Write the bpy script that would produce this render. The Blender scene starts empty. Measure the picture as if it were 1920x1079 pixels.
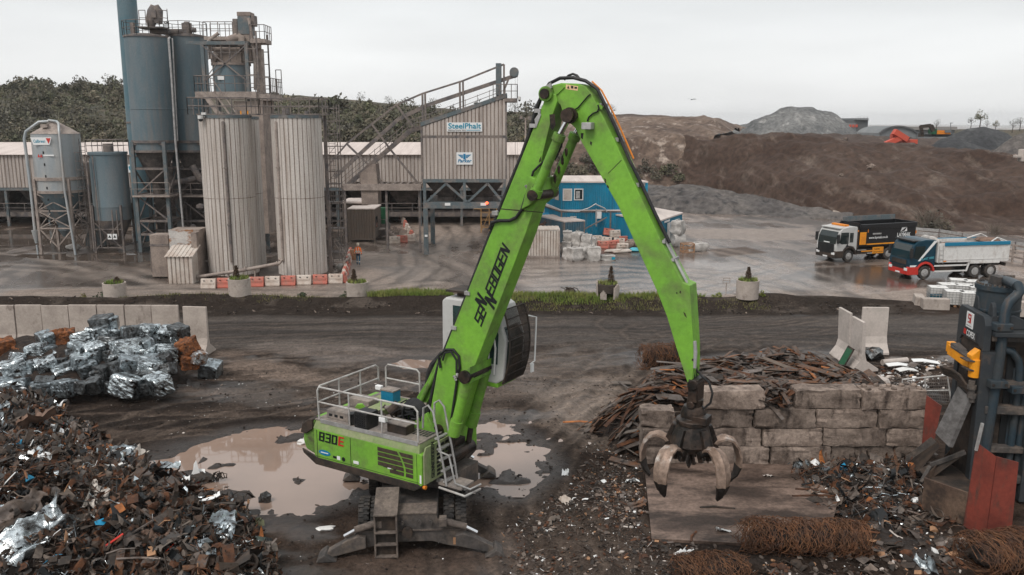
import bpy, bmesh, math, random
import numpy as np
from mathutils import Vector, Matrix
R=math.radians; PI=math.pi
sc=bpy.context.scene; COL=sc.collection
# ---------------------------------------------------------------- camera, sky, sun, exposure
CAMZ=12.0; FPX=1600.0; PITCH=R(11.03)
cam=bpy.data.objects.new("camera",bpy.data.cameras.new("camera")); COL.objects.link(cam)
cam.location=(0,0,CAMZ); cam.rotation_euler=(PI/2-PITCH,0,0)
cam.data.sensor_width=36; cam.data.lens=36*FPX/1920; cam.data.clip_start=.5; cam.data.clip_end=6000
sc.camera=cam
sc.view_settings.view_transform='Standard'; sc.view_settings.look='None'; sc.view_settings.exposure=0.34; sc.view_settings.gamma=1
W=bpy.data.worlds.new("World"); sc.world=W; W.use_nodes=True
nt=W.node_tree; N=nt.nodes; L=nt.links; N.clear()
SUN_EL,SUN_AZ=R(52),R(215)
sky=N.new('ShaderNodeTexSky'); sky.sky_type='NISHITA'; sky.sun_disc=False; sky.sun_elevation=SUN_EL; sky.sun_rotation=SUN_AZ; sky.air_density=1; sky.dust_density=3
sks=N.new('ShaderNodeMix'); sks.data_type='RGBA'; sks.blend_type='MULTIPLY'; sks.inputs[0].default_value=1
L.new(sky.outputs[0],sks.inputs[6]); sks.inputs[7].default_value=(.09,.09,.09,1)
tc=N.new('ShaderNodeTexCoord'); mp=N.new('ShaderNodeMapping'); mp.inputs['Scale'].default_value=(1.2,1.2,7)
no=N.new('ShaderNodeTexNoise'); no.inputs['Scale'].default_value=1.6; no.inputs['Detail'].default_value=4
L.new(tc.outputs['Generated'],mp.inputs['Vector']); L.new(mp.outputs[0],no.inputs['Vector'])
sx=N.new('ShaderNodeSeparateXYZ'); L.new(tc.outputs['Generated'],sx.inputs[0])
rp=N.new('ShaderNodeValToRGB'); cr=rp.color_ramp     # cloud deck: palest at the horizon, greyer overhead
cr.elements[0].position=0; cr.elements[0].color=(.79,.792,.79,1); cr.elements[1].position=.22; cr.elements[1].color=(.59,.615,.625,1)
e=cr.elements.new(.09); e.color=(.75,.76,.762,1); e=cr.elements.new(1); e.color=(.86,.88,.89,1)
L.new(sx.outputs['Z'],rp.inputs[0])
cl=N.new('ShaderNodeMapRange'); cl.inputs[1].default_value=.3; cl.inputs[2].default_value=.7; cl.inputs[3].default_value=.86; cl.inputs[4].default_value=1.06
L.new(no.outputs['Fac'],cl.inputs[0])
cm=N.new('ShaderNodeVectorMath'); cm.operation='SCALE'; L.new(rp.outputs[0],cm.inputs[0]); L.new(cl.outputs[0],cm.inputs['Scale'])
mx=N.new('ShaderNodeMix'); mx.data_type='RGBA'; mx.inputs[0].default_value=.94
L.new(sks.outputs[2],mx.inputs[6]); L.new(cm.outputs[0],mx.inputs[7])
bg=N.new('ShaderNodeBackground'); bg.inputs[1].default_value=1.0; L.new(mx.outputs[2],bg.inputs[0])
wo=N.new('ShaderNodeOutputWorld'); L.new(bg.outputs[0],wo.inputs[0])
sl=bpy.data.lights.new("sun","SUN"); sl.energy=1.6; sl.angle=R(22); sl.color=(1,.95,.90)
so=bpy.data.objects.new("sun",sl); COL.objects.link(so)
sd=Vector((math.sin(SUN_AZ)*math.cos(SUN_EL),math.cos(SUN_AZ)*math.cos(SUN_EL),math.sin(SUN_EL)))
so.rotation_euler=sd.to_track_quat('Z','Y').to_euler(); so.location=(0,0,80)
sc.cycles.max_bounces=6; sc.cycles.diffuse_bounces=3; sc.cycles.glossy_bounces=3; sc.cycles.transparent_max_bounces=8
sc.cycles.use_denoising=True
# ---------------------------------------------------------------- photo pixel -> place
SP,CP=math.sin(PITCH),math.cos(PITCH)
def ray(u,v):
    x=(u-960)/FPX; y=(539.5-v)/FPX
    return Vector((x,CP+y*SP,-SP+y*CP))
C0=Vector((0,0,CAMZ))
def P(u,v,z=0.0):                       # on the level z
    r=ray(u,v); return C0+r*((z-CAMZ)/r.z)
def Q(u,v,Y):                           # on the upright plane at depth Y
    r=ray(u,v); return C0+r*(Y/r.y)
def pix(p):
    d=Vector(p)-C0; f=d.y*CP-d.z*SP; u=d.y*SP+d.z*CP
    return (960+FPX*d.x/f, 539.5-FPX*u/f)
def rnd(a,b): return random.uniform(a,b)
random.seed(7); np.random.seed(7)
# ---------------------------------------------------------------- materials
def mat(name,c,r=.7,m=0.,c2=None,lo=.42,hi=.62,sc_=2.,st=(1,1,1),dirt=None,dlo=.5,dhi=.7,dsc=1.,dst=(1,1,1),bump=0.,bsc=20.,fine=.25,spec=.3,emit=None,rv=.0,r2=None,fsc=9.):
    M=bpy.data.materials.new(name); M.use_nodes=True; t=M.node_tree; n=t.nodes; l=t.links
    b=n['Principled BSDF']; b.inputs['Roughness'].default_value=r; b.inputs['Metallic'].default_value=m; b.inputs['Specular IOR Level'].default_value=spec
    tc=n.new('ShaderNodeTexCoord'); oi=n.new('ShaderNodeObjectInfo')
    ad=n.new('ShaderNodeVectorMath'); ad.operation='ADD'; sc1=n.new('ShaderNodeVectorMath'); sc1.operation='SCALE'; sc1.inputs['Scale'].default_value=37.
    cx=n.new('ShaderNodeCombineXYZ'); 
    for k in range(3): l.new(oi.outputs['Random'],cx.inputs[k])
    l.new(cx.outputs[0],sc1.inputs[0]); l.new(tc.outputs['Object'],ad.inputs[0]); l.new(sc1.outputs[0],ad.inputs[1])
    def noise(s,stv,det=5):
        mp=n.new('ShaderNodeMapping'); mp.inputs['Scale'].default_value=stv; l.new(ad.outputs[0],mp.inputs[0])
        q=n.new('ShaderNodeTexNoise'); q.inputs['Scale'].default_value=s; q.inputs['Detail'].default_value=det; q.inputs['Roughness'].default_value=.62; l.new(mp.outputs[0],q.inputs['Vector']); return q.outputs['Fac']
    def rng(f,a,b_,c_=0.,d_=1.):
        q=n.new('ShaderNodeMapRange'); q.inputs[1].default_value=a; q.inputs[2].default_value=b_; q.inputs[3].default_value=c_; q.inputs[4].default_value=d_; l.new(f,q.inputs[0]); return q.outputs[0]
    def mixc(f,a,b_):
        q=n.new('ShaderNodeMix'); q.data_type='RGBA'
        l.new(f,q.inputs[0])
        for s_,i in ((a,6),(b_,7)):
            if isinstance(s_,tuple): q.inputs[i].default_value=s_+(1,)
            else: l.new(s_,q.inputs[i])
        return q.outputs[2]
    col=c
    if c2: col=mixc(rng(noise(sc_,st),lo,hi),col,c2)
    rough=None
    if dirt:
        df=rng(noise(dsc,dst,7),dlo,dhi); col=mixc(df,col,dirt)
        if r2 is not None: rough=rng(df,0,1,r,r2)
    if fine or rv:
        f=rng(noise(fsc,(1,1,1),6),.3,.7,1-fine,1+fine)
        if rv:
            rr=rng(oi.outputs['Random'],0,1,1-rv,1+rv); mm=n.new('ShaderNodeMath'); mm.operation='MULTIPLY'; l.new(f,mm.inputs[0]); l.new(rr,mm.inputs[1]); f=mm.outputs[0]
        q=n.new('ShaderNodeVectorMath'); q.operation='SCALE'; l.new(f,q.inputs['Scale'])
        if isinstance(col,tuple): q.inputs[0].default_value=col
        else: l.new(col,q.inputs[0])
        col=q.outputs[0]
    if isinstance(col,tuple): b.inputs['Base Color'].default_value=col+(1,)
    else: l.new(col,b.inputs['Base Color'])
    if rough is not None: l.new(rough,b.inputs['Roughness'])
    if bump:
        bp=n.new('ShaderNodeBump'); bp.inputs['Strength'].default_value=bump; bp.inputs['Distance'].default_value=.05
        l.new(noise(bsc,(1,1,1),6),bp.inputs['Height']); l.new(bp.outputs[0],b.inputs['Normal'])
    if emit:
        b.inputs['Emission Color'].default_value=emit[0]+(1,); b.inputs['Emission Strength'].default_value=emit[1]
    return M
DUST=(.23,.185,.155)
MT={}
def S(h):    # sRGB 0-255 -> linear
    return tuple(((x/255)/12.92 if x/255<.04045 else ((x/255+.055)/1.055)**2.4) for x in h)
def mk():
    g=MT
    g['green']=mat('lime_paint',(.185,.41,.045),.42,0,(.155,.345,.045),sc_=.6,dirt=(.135,.165,.065),dlo=.47,dhi=.76,dsc=1.3,fine=.12,r2=.8)
    g['green_dirty']=mat('lime_paint_dusty',(.175,.385,.045),.5,0,(.12,.27,.04),sc_=.8,dirt=(.075,.075,.04),dlo=.47,dhi=.68,dsc=1.3,fine=.12,r2=.85)
    g['greendust']=mat('dust_over_lime',(.25,.27,.15),.8,0,(.17,.26,.08),lo=.45,hi=.75,sc_=1.5,fine=.15)
    g['deck']=mat('dusty_deck',(.26,.22,.19),.85,0,(.17,.15,.14),sc_=1.5,fine=.25,bump=.2)
    g['steel_grey']=mat('galvanised',(.42,.41,.40),.45,.3,(.3,.29,.28),sc_=3,fine=.15)
    g['rail']=mat('rail_paint',(.45,.44,.42),.5,0,(.33,.30,.28),sc_=4,fine=.15)
    g['black']=mat('black_rubber',(.018,.018,.019),.5,0,(.05,.045,.04),lo=.5,hi=.8,sc_=3,fine=.3)
    g['dark']=mat('dark_steel',(.028,.0225,.019),.7,.0,(.062,.043,.032),sc_=2,fine=.3,bump=.15)
    g['greasy']=mat('greasy_black',(.02,.017,.015),.38,.3,(.06,.04,.03),sc_=3,fine=.4,bump=.3)
    g['under']=mat('muddy_steel',(.085,.073,.066),.75,.05,(.05,.046,.044),sc_=1.4,dirt=(.16,.125,.10),dlo=.5,dhi=.72,dsc=1.8,fine=.3,bump=.25)
    g['mudtop']=mat('dried_mud',(.15,.12,.10),.9,0,(.09,.073,.064),sc_=2,fine=.35,bump=.4)
    g['tyre']=mat('tyre',(.03,.028,.027),.8,0,(.11,.09,.075),lo=.45,hi=.75,sc_=3,fine=.3)
    g['chrome']=mat('chrome_rod',(.75,.75,.76),.12,1,fine=.05)
    g['tine']=mat('worn_tine',(.29,.21,.165),.5,.25,(.17,.115,.085),sc_=1.7,dirt=(.48,.43,.39),dlo=.54,dhi=.66,dsc=2.2,fine=.3,bump=.15)
    g['tip']=mat('tine_tip',(.04,.033,.03),.5,.5,fine=.4)
    g['white']=mat('white_paint',(.64,.63,.61),.5,0,(.5,.47,.44),lo=.5,hi=.8,sc_=1.6,dirt=(.34,.29,.25),dlo=.54,dhi=.75,dsc=1.1,dst=(1.5,1.5,.5),fine=.08)
    g['cabwhite']=mat('cab_white',(.48,.475,.46),.45,0,(.36,.345,.32),lo=.5,hi=.8,sc_=1.4,fine=.05)
    g['glass']=mat('dark_glass',(.012,.02,.02),.06,0,fine=0,spec=.8)
    g['glassteal']=mat('cab_glass',(.02,.05,.048),.05,0,(.012,.02,.02),sc_=1.2,fine=0,spec=.9)
    g['red']=mat('red_paint',(.5,.035,.025),.4,fine=.08)
    g['orange']=mat('orange_paint',(.72,.23,.02),.5,0,(.5,.16,.03),lo=.5,hi=.8,sc_=3,dirt=(.1,.06,.03),dlo=.6,dhi=.75,dsc=2,fine=.12)
    g['hiviz']=mat('hiviz_orange',(.95,.19,.02),.7,fine=.12)
    g['lampred']=mat('red_lamp',(.8,.1,.05),.4,fine=0,emit=((1,.12,.04),2.5))
    g['refl']=mat('reflective_band',(.72,.72,.66),.5,fine=.05)
    g['skin']=mat('skin',(.5,.28,.2),.6,fine=.05)
    g['trouser']=mat('blue_workwear',(.02,.11,.19),.8,fine=.15); g['navy']=mat('navy_cloth',(.012,.018,.032),.8,fine=.2)
    g['yellow']=mat('amber_paint',(.78,.30,.015),.45,0,(.6,.22,.02),lo=.5,hi=.7,sc_=2,fine=.1)
    g['clad']=mat('grey_cladding',(.45,.395,.355),.65,.05,(.30,.26,.235),lo=.4,hi=.7,sc_=1.1,st=(1.5,1.5,.15),dirt=(.2,.15,.12),dlo=.56,dhi=.76,dsc=1.2,dst=(3,3,.2),fine=.12)
    g['tankclad']=mat('tank_cladding',(.53,.485,.445),.6,.05,(.40,.35,.31),lo=.42,hi=.68,sc_=1.,st=(1.6,1.6,.12),dirt=(.25,.185,.145),dlo=.55,dhi=.75,dsc=1.6,dst=(3,3,.12),fine=.12)
    g['claddark']=mat('dark_cladding',(.17,.12,.095),.8,0,(.27,.22,.19),sc_=1,st=(1,1,.3),fine=.3)  # darker brown for rib grooves and tank bands
    g['roof']=mat('pale_roof',(.60,.52,.475),.75,0,(.47,.40,.365),lo=.4,hi=.7,sc_=.4,st=(3,.4,1),fine=.1)
    g['bluesteel']=mat('blue_silo',(.105,.15,.172),.6,.05,(.155,.175,.185),lo=.4,hi=.65,sc_=.5,st=(1.5,1.5,.4),dirt=(.20,.18,.165),dlo=.52,dhi=.75,dsc=.8,dst=(1.6,1.6,.16),fine=.1)
    g['chimney']=mat('blue_chimney',(.085,.155,.185),.5,.1,(.12,.17,.19),sc_=.5,dirt=(.17,.19,.19),dlo=.55,dhi=.8,dsc=.7,dst=(2,2,.1),fine=.08)
    g['silver']=mat('silver_silo',(.34,.37,.385),.45,.35,(.42,.42,.41),sc_=.8,st=(1.5,1.5,.3),dirt=(.30,.25,.21),dlo=.54,dhi=.75,dsc=.9,dst=(2,2,.2),fine=.08)
    g['frame']=mat('dusty_frame',(.20,.165,.145),.8,0,(.11,.10,.10),sc_=1.5,fine=.25)
    g['framepale']=mat('pale_frame',(.33,.275,.24),.8,0,(.22,.18,.16),sc_=1.5,fine=.2)
    g['framedark']=mat('dark_frame',(.06,.052,.048),.8,0,(.12,.10,.09),sc_=1.5,fine=.25)
    g['frameblue']=mat('bluegrey_frame',(.10,.125,.135),.6,0,(.19,.165,.15),lo=.45,hi=.65,sc_=1.2,fine=.2)
    g['dustplate']=mat('dust_brown_plate',(.29,.235,.20),.85,0,(.2,.16,.14),sc_=1,fine=.2)
    g['cabinblue']=mat('cabin_blue',(.006,.20,.33),.45,0,(.012,.155,.25),sc_=.7,st=(1,1,.4),dirt=(.10,.16,.19),dlo=.56,dhi=.78,dsc=1.3,dst=(2,2,.3),fine=.1)
    g['contblue']=mat('container_blue',(.045,.115,.16),.6,0,(.10,.13,.15),sc_=1,dirt=(.2,.19,.18),dlo=.53,dhi=.74,dsc=1.5,dst=(2,2,.3),fine=.15)
    g['contwhite']=mat('container_white',(.52,.47,.42),.65,0,(.42,.35,.30),sc_=1,dirt=(.3,.2,.14),dlo=.57,dhi=.74,dsc=1.6,dst=(3,3,.3),fine=.12)
    g['contbrown']=mat('container_brown',(.13,.10,.08),.75,0,(.12,.1,.085),sc_=1,fine=.2)
    g['bluetank']=mat('blue_plastic',(.01,.2,.36),.4,fine=.1)
    g['concrete']=mat('precast_concrete',(.42,.36,.315),.85,0,(.33,.28,.245),lo=.4,hi=.65,sc_=1.2,dirt=(.17,.135,.115),dlo=.57,dhi=.75,dsc=2.1,dst=(1,1,.6),fine=.12,bump=.1,rv=.08)
    g['conc_pale']=mat('pale_concrete',(.50,.44,.40),.85,0,(.40,.355,.32),lo=.4,hi=.65,sc_=1.1,dirt=(.22,.18,.155),dlo=.6,dhi=.78,dsc=2,fine=.1,bump=.1,rv=.06)
    g['block']=mat('weathered_block',(.275,.215,.178),.95,0,(.14,.106,.087),lo=.4,hi=.62,sc_=1.3,dirt=(.055,.040,.033),dlo=.52,dhi=.68,dsc=1.9,dst=(1.5,1.5,.6),fine=.28,bump=.8,bsc=9,rv=.28)
    g['rust']=mat('rust',(.12,.05,.024),.9,0,(.06,.032,.022),sc_=3,fine=.35,bump=.2,rv=.25)
    g['rustplate']=mat('rusty_strip',(.115,.075,.055),.75,.1,(.17,.075,.035),lo=.45,hi=.62,sc_=1.6,dirt=(.10,.09,.085),dlo=.5,dhi=.65,dsc=2,fine=.3,rv=.3)
    g['rustorange']=mat('orange_rust',(.36,.13,.04),.85,0,(.2,.075,.03),sc_=2,fine=.3,rv=.2)
    g['steelstrip']=mat('grey_strip',(.15,.125,.112),.55,.35,(.09,.066,.052),sc_=2,fine=.25,rv=.25)
    g['wire']=mat('rusty_wire',(.15,.07,.034),.85,.0,(.08,.042,.026),sc_=3,fine=.3)
    g['plasticred']=mat('red_barrier',(.50,.145,.105),.6,0,(.42,.17,.13),sc_=2,dirt=(.3,.2,.16),dlo=.56,dhi=.78,dsc=2,fine=.1)
    g['plasticwhite']=mat('white_barrier',(.56,.49,.43),.6,0,(.45,.36,.3),sc_=2,dirt=(.28,.2,.16),dlo=.58,dhi=.78,dsc=2,fine=.1)
    g['bag']=mat('white_bulk_bag',(.48,.45,.42),.75,0,(.30,.28,.26),sc_=2.5,dirt=(.22,.2,.18),dlo=.58,dhi=.76,dsc=2.4,fine=.12,bump=.5,bsc=6)
    g['ibc']=mat('white_plastic',(.66,.645,.62),.5,0,(.5,.48,.45),lo=.5,hi=.8,sc_=1.5,fine=.06)
    g['timber']=mat('timber',(.36,.20,.11),.8,0,(.25,.14,.08),sc_=2,fine=.2)
    g['scaff']=mat('yellow_scaffold',(.45,.26,.10),.7,0,(.33,.2,.1),sc_=2,fine=.2)
    g['teal']=mat('teal_sign',(.0,.24,.36),.5,fine=0); g['signblue']=mat('blue_sign',(.005,.17,.34),.5,fine=0)
    g['signwhite']=mat('sign_white',(.72,.72,.71),.5,fine=.03)
    g['ink']=mat('black_ink',(.012,.013,.014),.5,fine=0)
    g['leaf']=mat('scrub_leaf',(.10,.098,.066),.9,0,(.155,.13,.092),sc_=.5,fine=.3,rv=.42)
    g['leafgrey']=mat('pale_scrub_leaf',(.125,.115,.092),.85,0,(.085,.08,.062),sc_=.5,fine=.25,rv=.2)
    g['leafgreen']=mat('green_leaf',(.10,.105,.062),.85,0,(.13,.13,.075),sc_=.6,fine=.3,rv=.4)
    g['leafyellow']=mat('yellowing_leaf',(.16,.14,.05),.7,0,(.22,.17,.07),sc_=.6,fine=.3)
    g['twig']=mat('bare_twig',(.12,.095,.075),.9,0,(.17,.14,.115),sc_=1,fine=.2)
    g['grass']=mat('grass',(.12,.175,.028),.75,0,(.20,.21,.06),lo=.4,hi=.6,sc_=.8,fine=.3)
    g['trunk']=mat('bark',(.055,.043,.035),.9,fine=.3)
mk()
MT['truckteal']=mat('teal_cab',(.005,.038,.062),.3,0,(.006,.03,.05),sc_=1,fine=.05)
MT['truckblack']=mat('black_body',(.010,.010,.011),.3,fine=.1)
# ---------------------------------------------------------------- mesh builder
class MB:
    def __init__(s): s.v=[]; s.f=[]; s.m=[]
    def add(s,vs,fs,mi=0):
        o=len(s.v); s.v+= [tuple(p) for p in vs]; s.f+=[tuple(o+i for i in q) for q in fs]; s.m+=[mi]*len(fs); return s
    def box(s,x0,y0,z0,x1,y1,z1,mi=0,M=None):
        vs=[Vector(p) for p in ((x0,y0,z0),(x1,y0,z0),(x1,y1,z0),(x0,y1,z0),(x0,y0,z1),(x1,y0,z1),(x1,y1,z1),(x0,y1,z1))]
        if M is not None: vs=[M@p for p in vs]
        return s.add(vs,[(3,2,1,0),(4,5,6,7),(0,1,5,4),(1,2,6,5),(2,3,7,6),(3,0,4,7)],mi)
    def beam(s,a,b,w,h=None,mi=0,up=(0,0,1)):
        a=Vector(a); b=Vector(b); d=(b-a); 
        if d.length<1e-6: return s
        d.normalize(); up=Vector(up)
        if abs(d.dot(up))>.98: up=Vector((0,1,0))
        x=d.cross(up).normalized(); z=x.cross(d); h=h or w
        c=[x*(-w/2)+z*(-h/2),x*(w/2)+z*(-h/2),x*(w/2)+z*(h/2),x*(-w/2)+z*(h/2)]
        return s.add([a+q for q in c]+[b+q for q in c],[(0,3,2,1),(4,5,6,7),(0,1,5,4),(1,2,6,5),(2,3,7,6),(3,0,4,7)][:1]+[(4,5,6,7)]+[(0,1,5,4),(1,2,6,5),(2,3,7,6),(3,0,4,7)],mi)
    def tube(s,pts,r,n=8,mi=0,cap=True):
        pts=[Vector(p) for p in pts]; rs=r if isinstance(r,(list,tuple)) else [r]*len(pts)
        vs=[]; prev=None
        for i,p in enumerate(pts):
            d=(pts[min(i+1,len(pts)-1)]-pts[max(i-1,0)])
            if d.length<1e-9: d=Vector((0,0,1))
            d.normalize()
            if prev is None:
                up=Vector((0,0,1)) if abs(d.z)<.9 else Vector((1,0,0))
                x=d.cross(up).normalized()
            else:
                x=(prev-d*prev.dot(d))
                if x.length<1e-6: x=d.orthogonal()
                x.normalize()
            prev=x; y=d.cross(x)
            for k in range(n):
                a=2*PI*k/n; vs.append(p+(x*math.cos(a)+y*math.sin(a))*rs[i])
        fs=[]
        for i in range(len(pts)-1):
            for k in range(n):
                k2=(k+1)%n; fs.append((i*n+k,i*n+k2,(i+1)*n+k2,(i+1)*n+k))
        if cap: fs.append(tuple(range(n-1,-1,-1))); fs.append(tuple((len(pts)-1)*n+k for k in range(n)))
        return s.add(vs,fs,mi)
    def cyl(s,a,b,r,r2=None,n=20,mi=0,cap=True): return s.tube([a,b],[r,r if r2 is None else r2],n,mi,cap)
    def prism(s,poly,o,ux,uy,dep,mi=0):         # polygon in (ux,uy) at o, extruded by dep
        o=Vector(o); ux=Vector(ux); uy=Vector(uy); dep=Vector(dep); n=len(poly)
        A=[o+ux*p[0]+uy*p[1] for p in poly]; B=[p+dep for p in A]
        area=sum(poly[i][0]*poly[(i+1)%n][1]-poly[(i+1)%n][0]*poly[i][1] for i in range(n))
        flip=(area*ux.cross(uy).dot(dep))<0
        fs=[tuple(range(n-1,-1,-1)),tuple(range(n,2*n))]+[(i,(i+1)%n,n+(i+1)%n,n+i) for i in range(n)]
        if flip: fs=[tuple(reversed(q)) for q in fs]
        return s.add(A+B,fs,mi)
    def lathe(s,prof,c=(0,0,0),n=28,mi=0):
        c=Vector(c); vs=[]; fs=[]
        for r,z in prof:
            for k in range(n): a=2*PI*k/n; vs.append(c+Vector((r*math.cos(a),r*math.sin(a),z)))
        for i in range(len(prof)-1):
            for k in range(n):
                k2=(k+1)%n; fs.append((i*n+k,i*n+k2,(i+1)*n+k2,(i+1)*n+k))
        fs.append(tuple(range(n-1,-1,-1))); fs.append(tuple((len(prof)-1)*n+k for k in range(n)))
        return s.add(vs,fs,mi)
    def quad(s,a,b,c,d,mi=0): return s.add([a,b,c,d],[(0,1,2,3)],mi)
    def blob(s,c,rx,ry,rz,n=2,jit=.12,mi=0,rot=None):
        bm=bmesh.new(); bmesh.ops.create_icosphere(bm,subdivisions=n,radius=1)
        c=Vector(c); vs=[]
        for q in bm.verts:
            k=1+random.uniform(-jit,jit); p=Vector((q.co.x*rx*k,q.co.y*ry*k,q.co.z*rz*k))
            if rot is not None: p=rot@p
            vs.append(c+p)
        fs=[tuple(x.index for x in f.verts) for f in bm.faces]; bm.free(); return s.add(vs,fs,mi)
    def build(s,name,m,parent=None,smooth=False,bevel=0.,world=False,ang=40):
        me=bpy.data.meshes.new(name); me.from_pydata(s.v,[],s.f)
        ms=m if isinstance(m,(list,tuple)) else [m]
        for q in ms: me.materials.append(MT[q] if isinstance(q,str) else q)
        if len(ms)>1: me.polygons.foreach_set('material_index',s.m)
        if smooth:
            me.polygons.foreach_set('use_smooth',[True]*len(me.polygons)); me.set_sharp_from_angle(angle=R(ang))
        me.update()
        o=bpy.data.objects.new(name,me); COL.objects.link(o)
        if parent is not None:
            o.parent=parent
            if world: o.matrix_parent_inverse=wm(parent).inverted()
        if bevel:
            b=o.modifiers.new('bevel','BEVEL'); b.width=bevel; b.segments=2; b.limit_method='ANGLE'; b.angle_limit=R(50)
        return o
def wm(o):
    m=Matrix.LocRotScale(o.location,o.rotation_euler,o.scale)
    return (wm(o.parent)@o.matrix_parent_inverse@m) if o.parent else m
def T(name,label,cat,loc=(0,0,0),rz=0.,group=None):
    o=bpy.data.objects.new(name,None); o.empty_display_size=.3; COL.objects.link(o); o.location=loc; o.rotation_euler=(0,0,rz)
    return tag(o,label,cat,group)
def tag(o,label,cat,group=None,kind=None):
    o['label']=label; o['category']=cat
    if group: o['group']=group
    if kind: o['kind']=kind
    return o
def struct(o): o['kind']='structure'; return o
def dup(o,parent=None,loc=None,rz=None,label=None):
    c=o.copy(); COL.objects.link(c)
    if parent is not None: c.parent=parent
    if loc is not None: c.location=loc
    if rz is not None: c.rotation_euler=(c.rotation_euler[0],c.rotation_euler[1],rz)
    if label: c['label']=label
    for ch in o.children: dup(ch,c)
    return c
def one(name,mb,m,label,cat,loc=None,rz=0,group=None,smooth=False,bevel=0.,kind=None):
    o=mb.build(name,m,None,smooth,bevel)
    if loc is not None: o.location=loc; o.rotation_euler=(0,0,rz)
    return tag(o,label,cat,group,kind)
def rot3(rx,ry,rz): return Matrix.Rotation(rz,3,'Z')@Matrix.Rotation(ry,3,'Y')@Matrix.Rotation(rx,3,'X')
# lettering: strokes on a 3 x 5 grid, bold and slanted; other writing from the built-in font
STK={'S':[(0,0,3,0),(3,0,3,2.5),(0,2.5,3,2.5),(0,2.5,0,5),(0,5,3,5)],'E':[(0,0,0,5),(0,0,3,0),(0,2.5,2.7,2.5),(0,5,3,5)],'N':[(0,0,0,5),(3,0,3,5),(0,5,3,0)],
'B':[(0,0,0,5),(0,0,3,0),(3,0,3,5),(0,2.5,3,2.5),(0,5,3,5)],'O':[(0,0,0,5),(3,0,3,5),(0,0,3,0),(0,5,3,5)],'G':[(0,0,0,5),(0,0,3,0),(0,5,3,5),(3,0,3,2.5),(1.5,2.5,3,2.5)],
'8':[(0,0,0,5),(3,0,3,5),(0,0,3,0),(0,5,3,5),(0,2.5,3,2.5)],'3':[(3,0,3,5),(0,0,3,0),(0,5,3,5),(.6,2.5,3,2.5)],'0':[(0,0,0,5),(3,0,3,5),(0,0,3,0),(0,5,3,5)]}
def strokes(mb,txt,o,ux,uy,h,slant=.25,th=1.05,dep=.01,mi=0,wd=1.,sp=4.4):
    o=Vector(o); ux=Vector(ux).normalized(); uy=Vector(uy).normalized(); nn=ux.cross(uy).normalized(); k=h/6.; x=0
    sh=lambda a,b:(o+ux*((x+a*wd+b*slant)*k)+uy*(b*k))
    lay=0
    for ch in txt:
        for (a,b,c,d) in STK[ch]:
            lay+=1; e=nn*(dep+.0006*(lay%5))
            if abs(a-c)>.01 and abs(b-d)>.01: q=[(a-.75,b+.5),(a+.75,b+.5),(c+.75,d-.5),(c-.75,d-.5)]
            elif abs(a-c)<.01: q=[(a-th/2/wd,b-.5),(a+th/2/wd,b-.5),(c+th/2/wd,d+.5),(c-th/2/wd,d+.5)]
            else: q=[(a-th/2/wd,b-.5),(c+th/2/wd,b-.5),(c+th/2/wd,b+.5),(a-th/2/wd,b+.5)]
            mb.add([sh(*p)+e for p in q],[(0,1,2,3)],mi)
        x+=sp*wd
    return x*k
def text(txt,o,ux,uy,h,name,m,parent,off=.0,dep=.008,bold=.02,shear=0.,width=None,align='LEFT',world=True):
    cu=bpy.data.curves.new('t','FONT'); cu.body=txt; cu.size=1; cu.offset=bold; cu.shear=shear; cu.align_x=align
    ob=bpy.data.objects.new('t',cu); COL.objects.link(ob)
    dg=bpy.context.evaluated_depsgraph_get(); me=bpy.data.meshes.new_from_object(ob.evaluated_get(dg)); bpy.data.objects.remove(ob); bpy.data.curves.remove(cu)
    o=Vector(o); ux=Vector(ux).normalized(); uy=Vector(uy).normalized(); nn=ux.cross(uy)
    xs=[q.co.x for q in me.vertices]; k=h/.7; kx=k
    if width: kx=width/(max(xs)-min(xs))
    for q in me.vertices:
        p=q.co.copy(); q.co=o+ux*(p.x*kx)+uy*(p.y*k)+nn*dep
    me.materials.append(MT[m]); t=bpy.data.objects.new(name,me); COL.objects.link(t); me.name=name
    t.parent=parent
    if world: t.matrix_parent_inverse=wm(parent).inverted()
    return t
def rails(mb,pts,h=1.05,r=.025,posts=1.4,mid=True,mi=0,closed=False):
    pts=[Vector(p) for p in pts]
    if closed: pts.append(pts[0])
    up=Vector((0,0,1))
    for a,b in zip(pts,pts[1:]):
        mb.cyl(a+up*h,b+up*h,r,n=5,mi=mi)
        if mid: mb.cyl(a+up*h*.52,b+up*h*.52,r*.85,n=5,mi=mi)
        k=max(1,int(round((b-a).length/posts)))
        for i in range(k+1):
            p=a.lerp(b,i/k); mb.cyl(p,p+up*h,r*1.05,n=5,mi=mi)
    return mb
def ladder(mb,a,b,w=.45,side=(1,0,0),step=.35,r=.025,mi=0):
    a=Vector(a); b=Vector(b); sv=Vector(side)*w/2
    mb.cyl(a-sv,b-sv,r,n=5,mi=mi); mb.cyl(a+sv,b+sv,r,n=5,mi=mi)
    k=int((b-a).length/step)
    for i in range(1,k): p=a.lerp(b,i/k); mb.cyl(p-sv,p+sv,r*.8,n=5,mi=mi)
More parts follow.
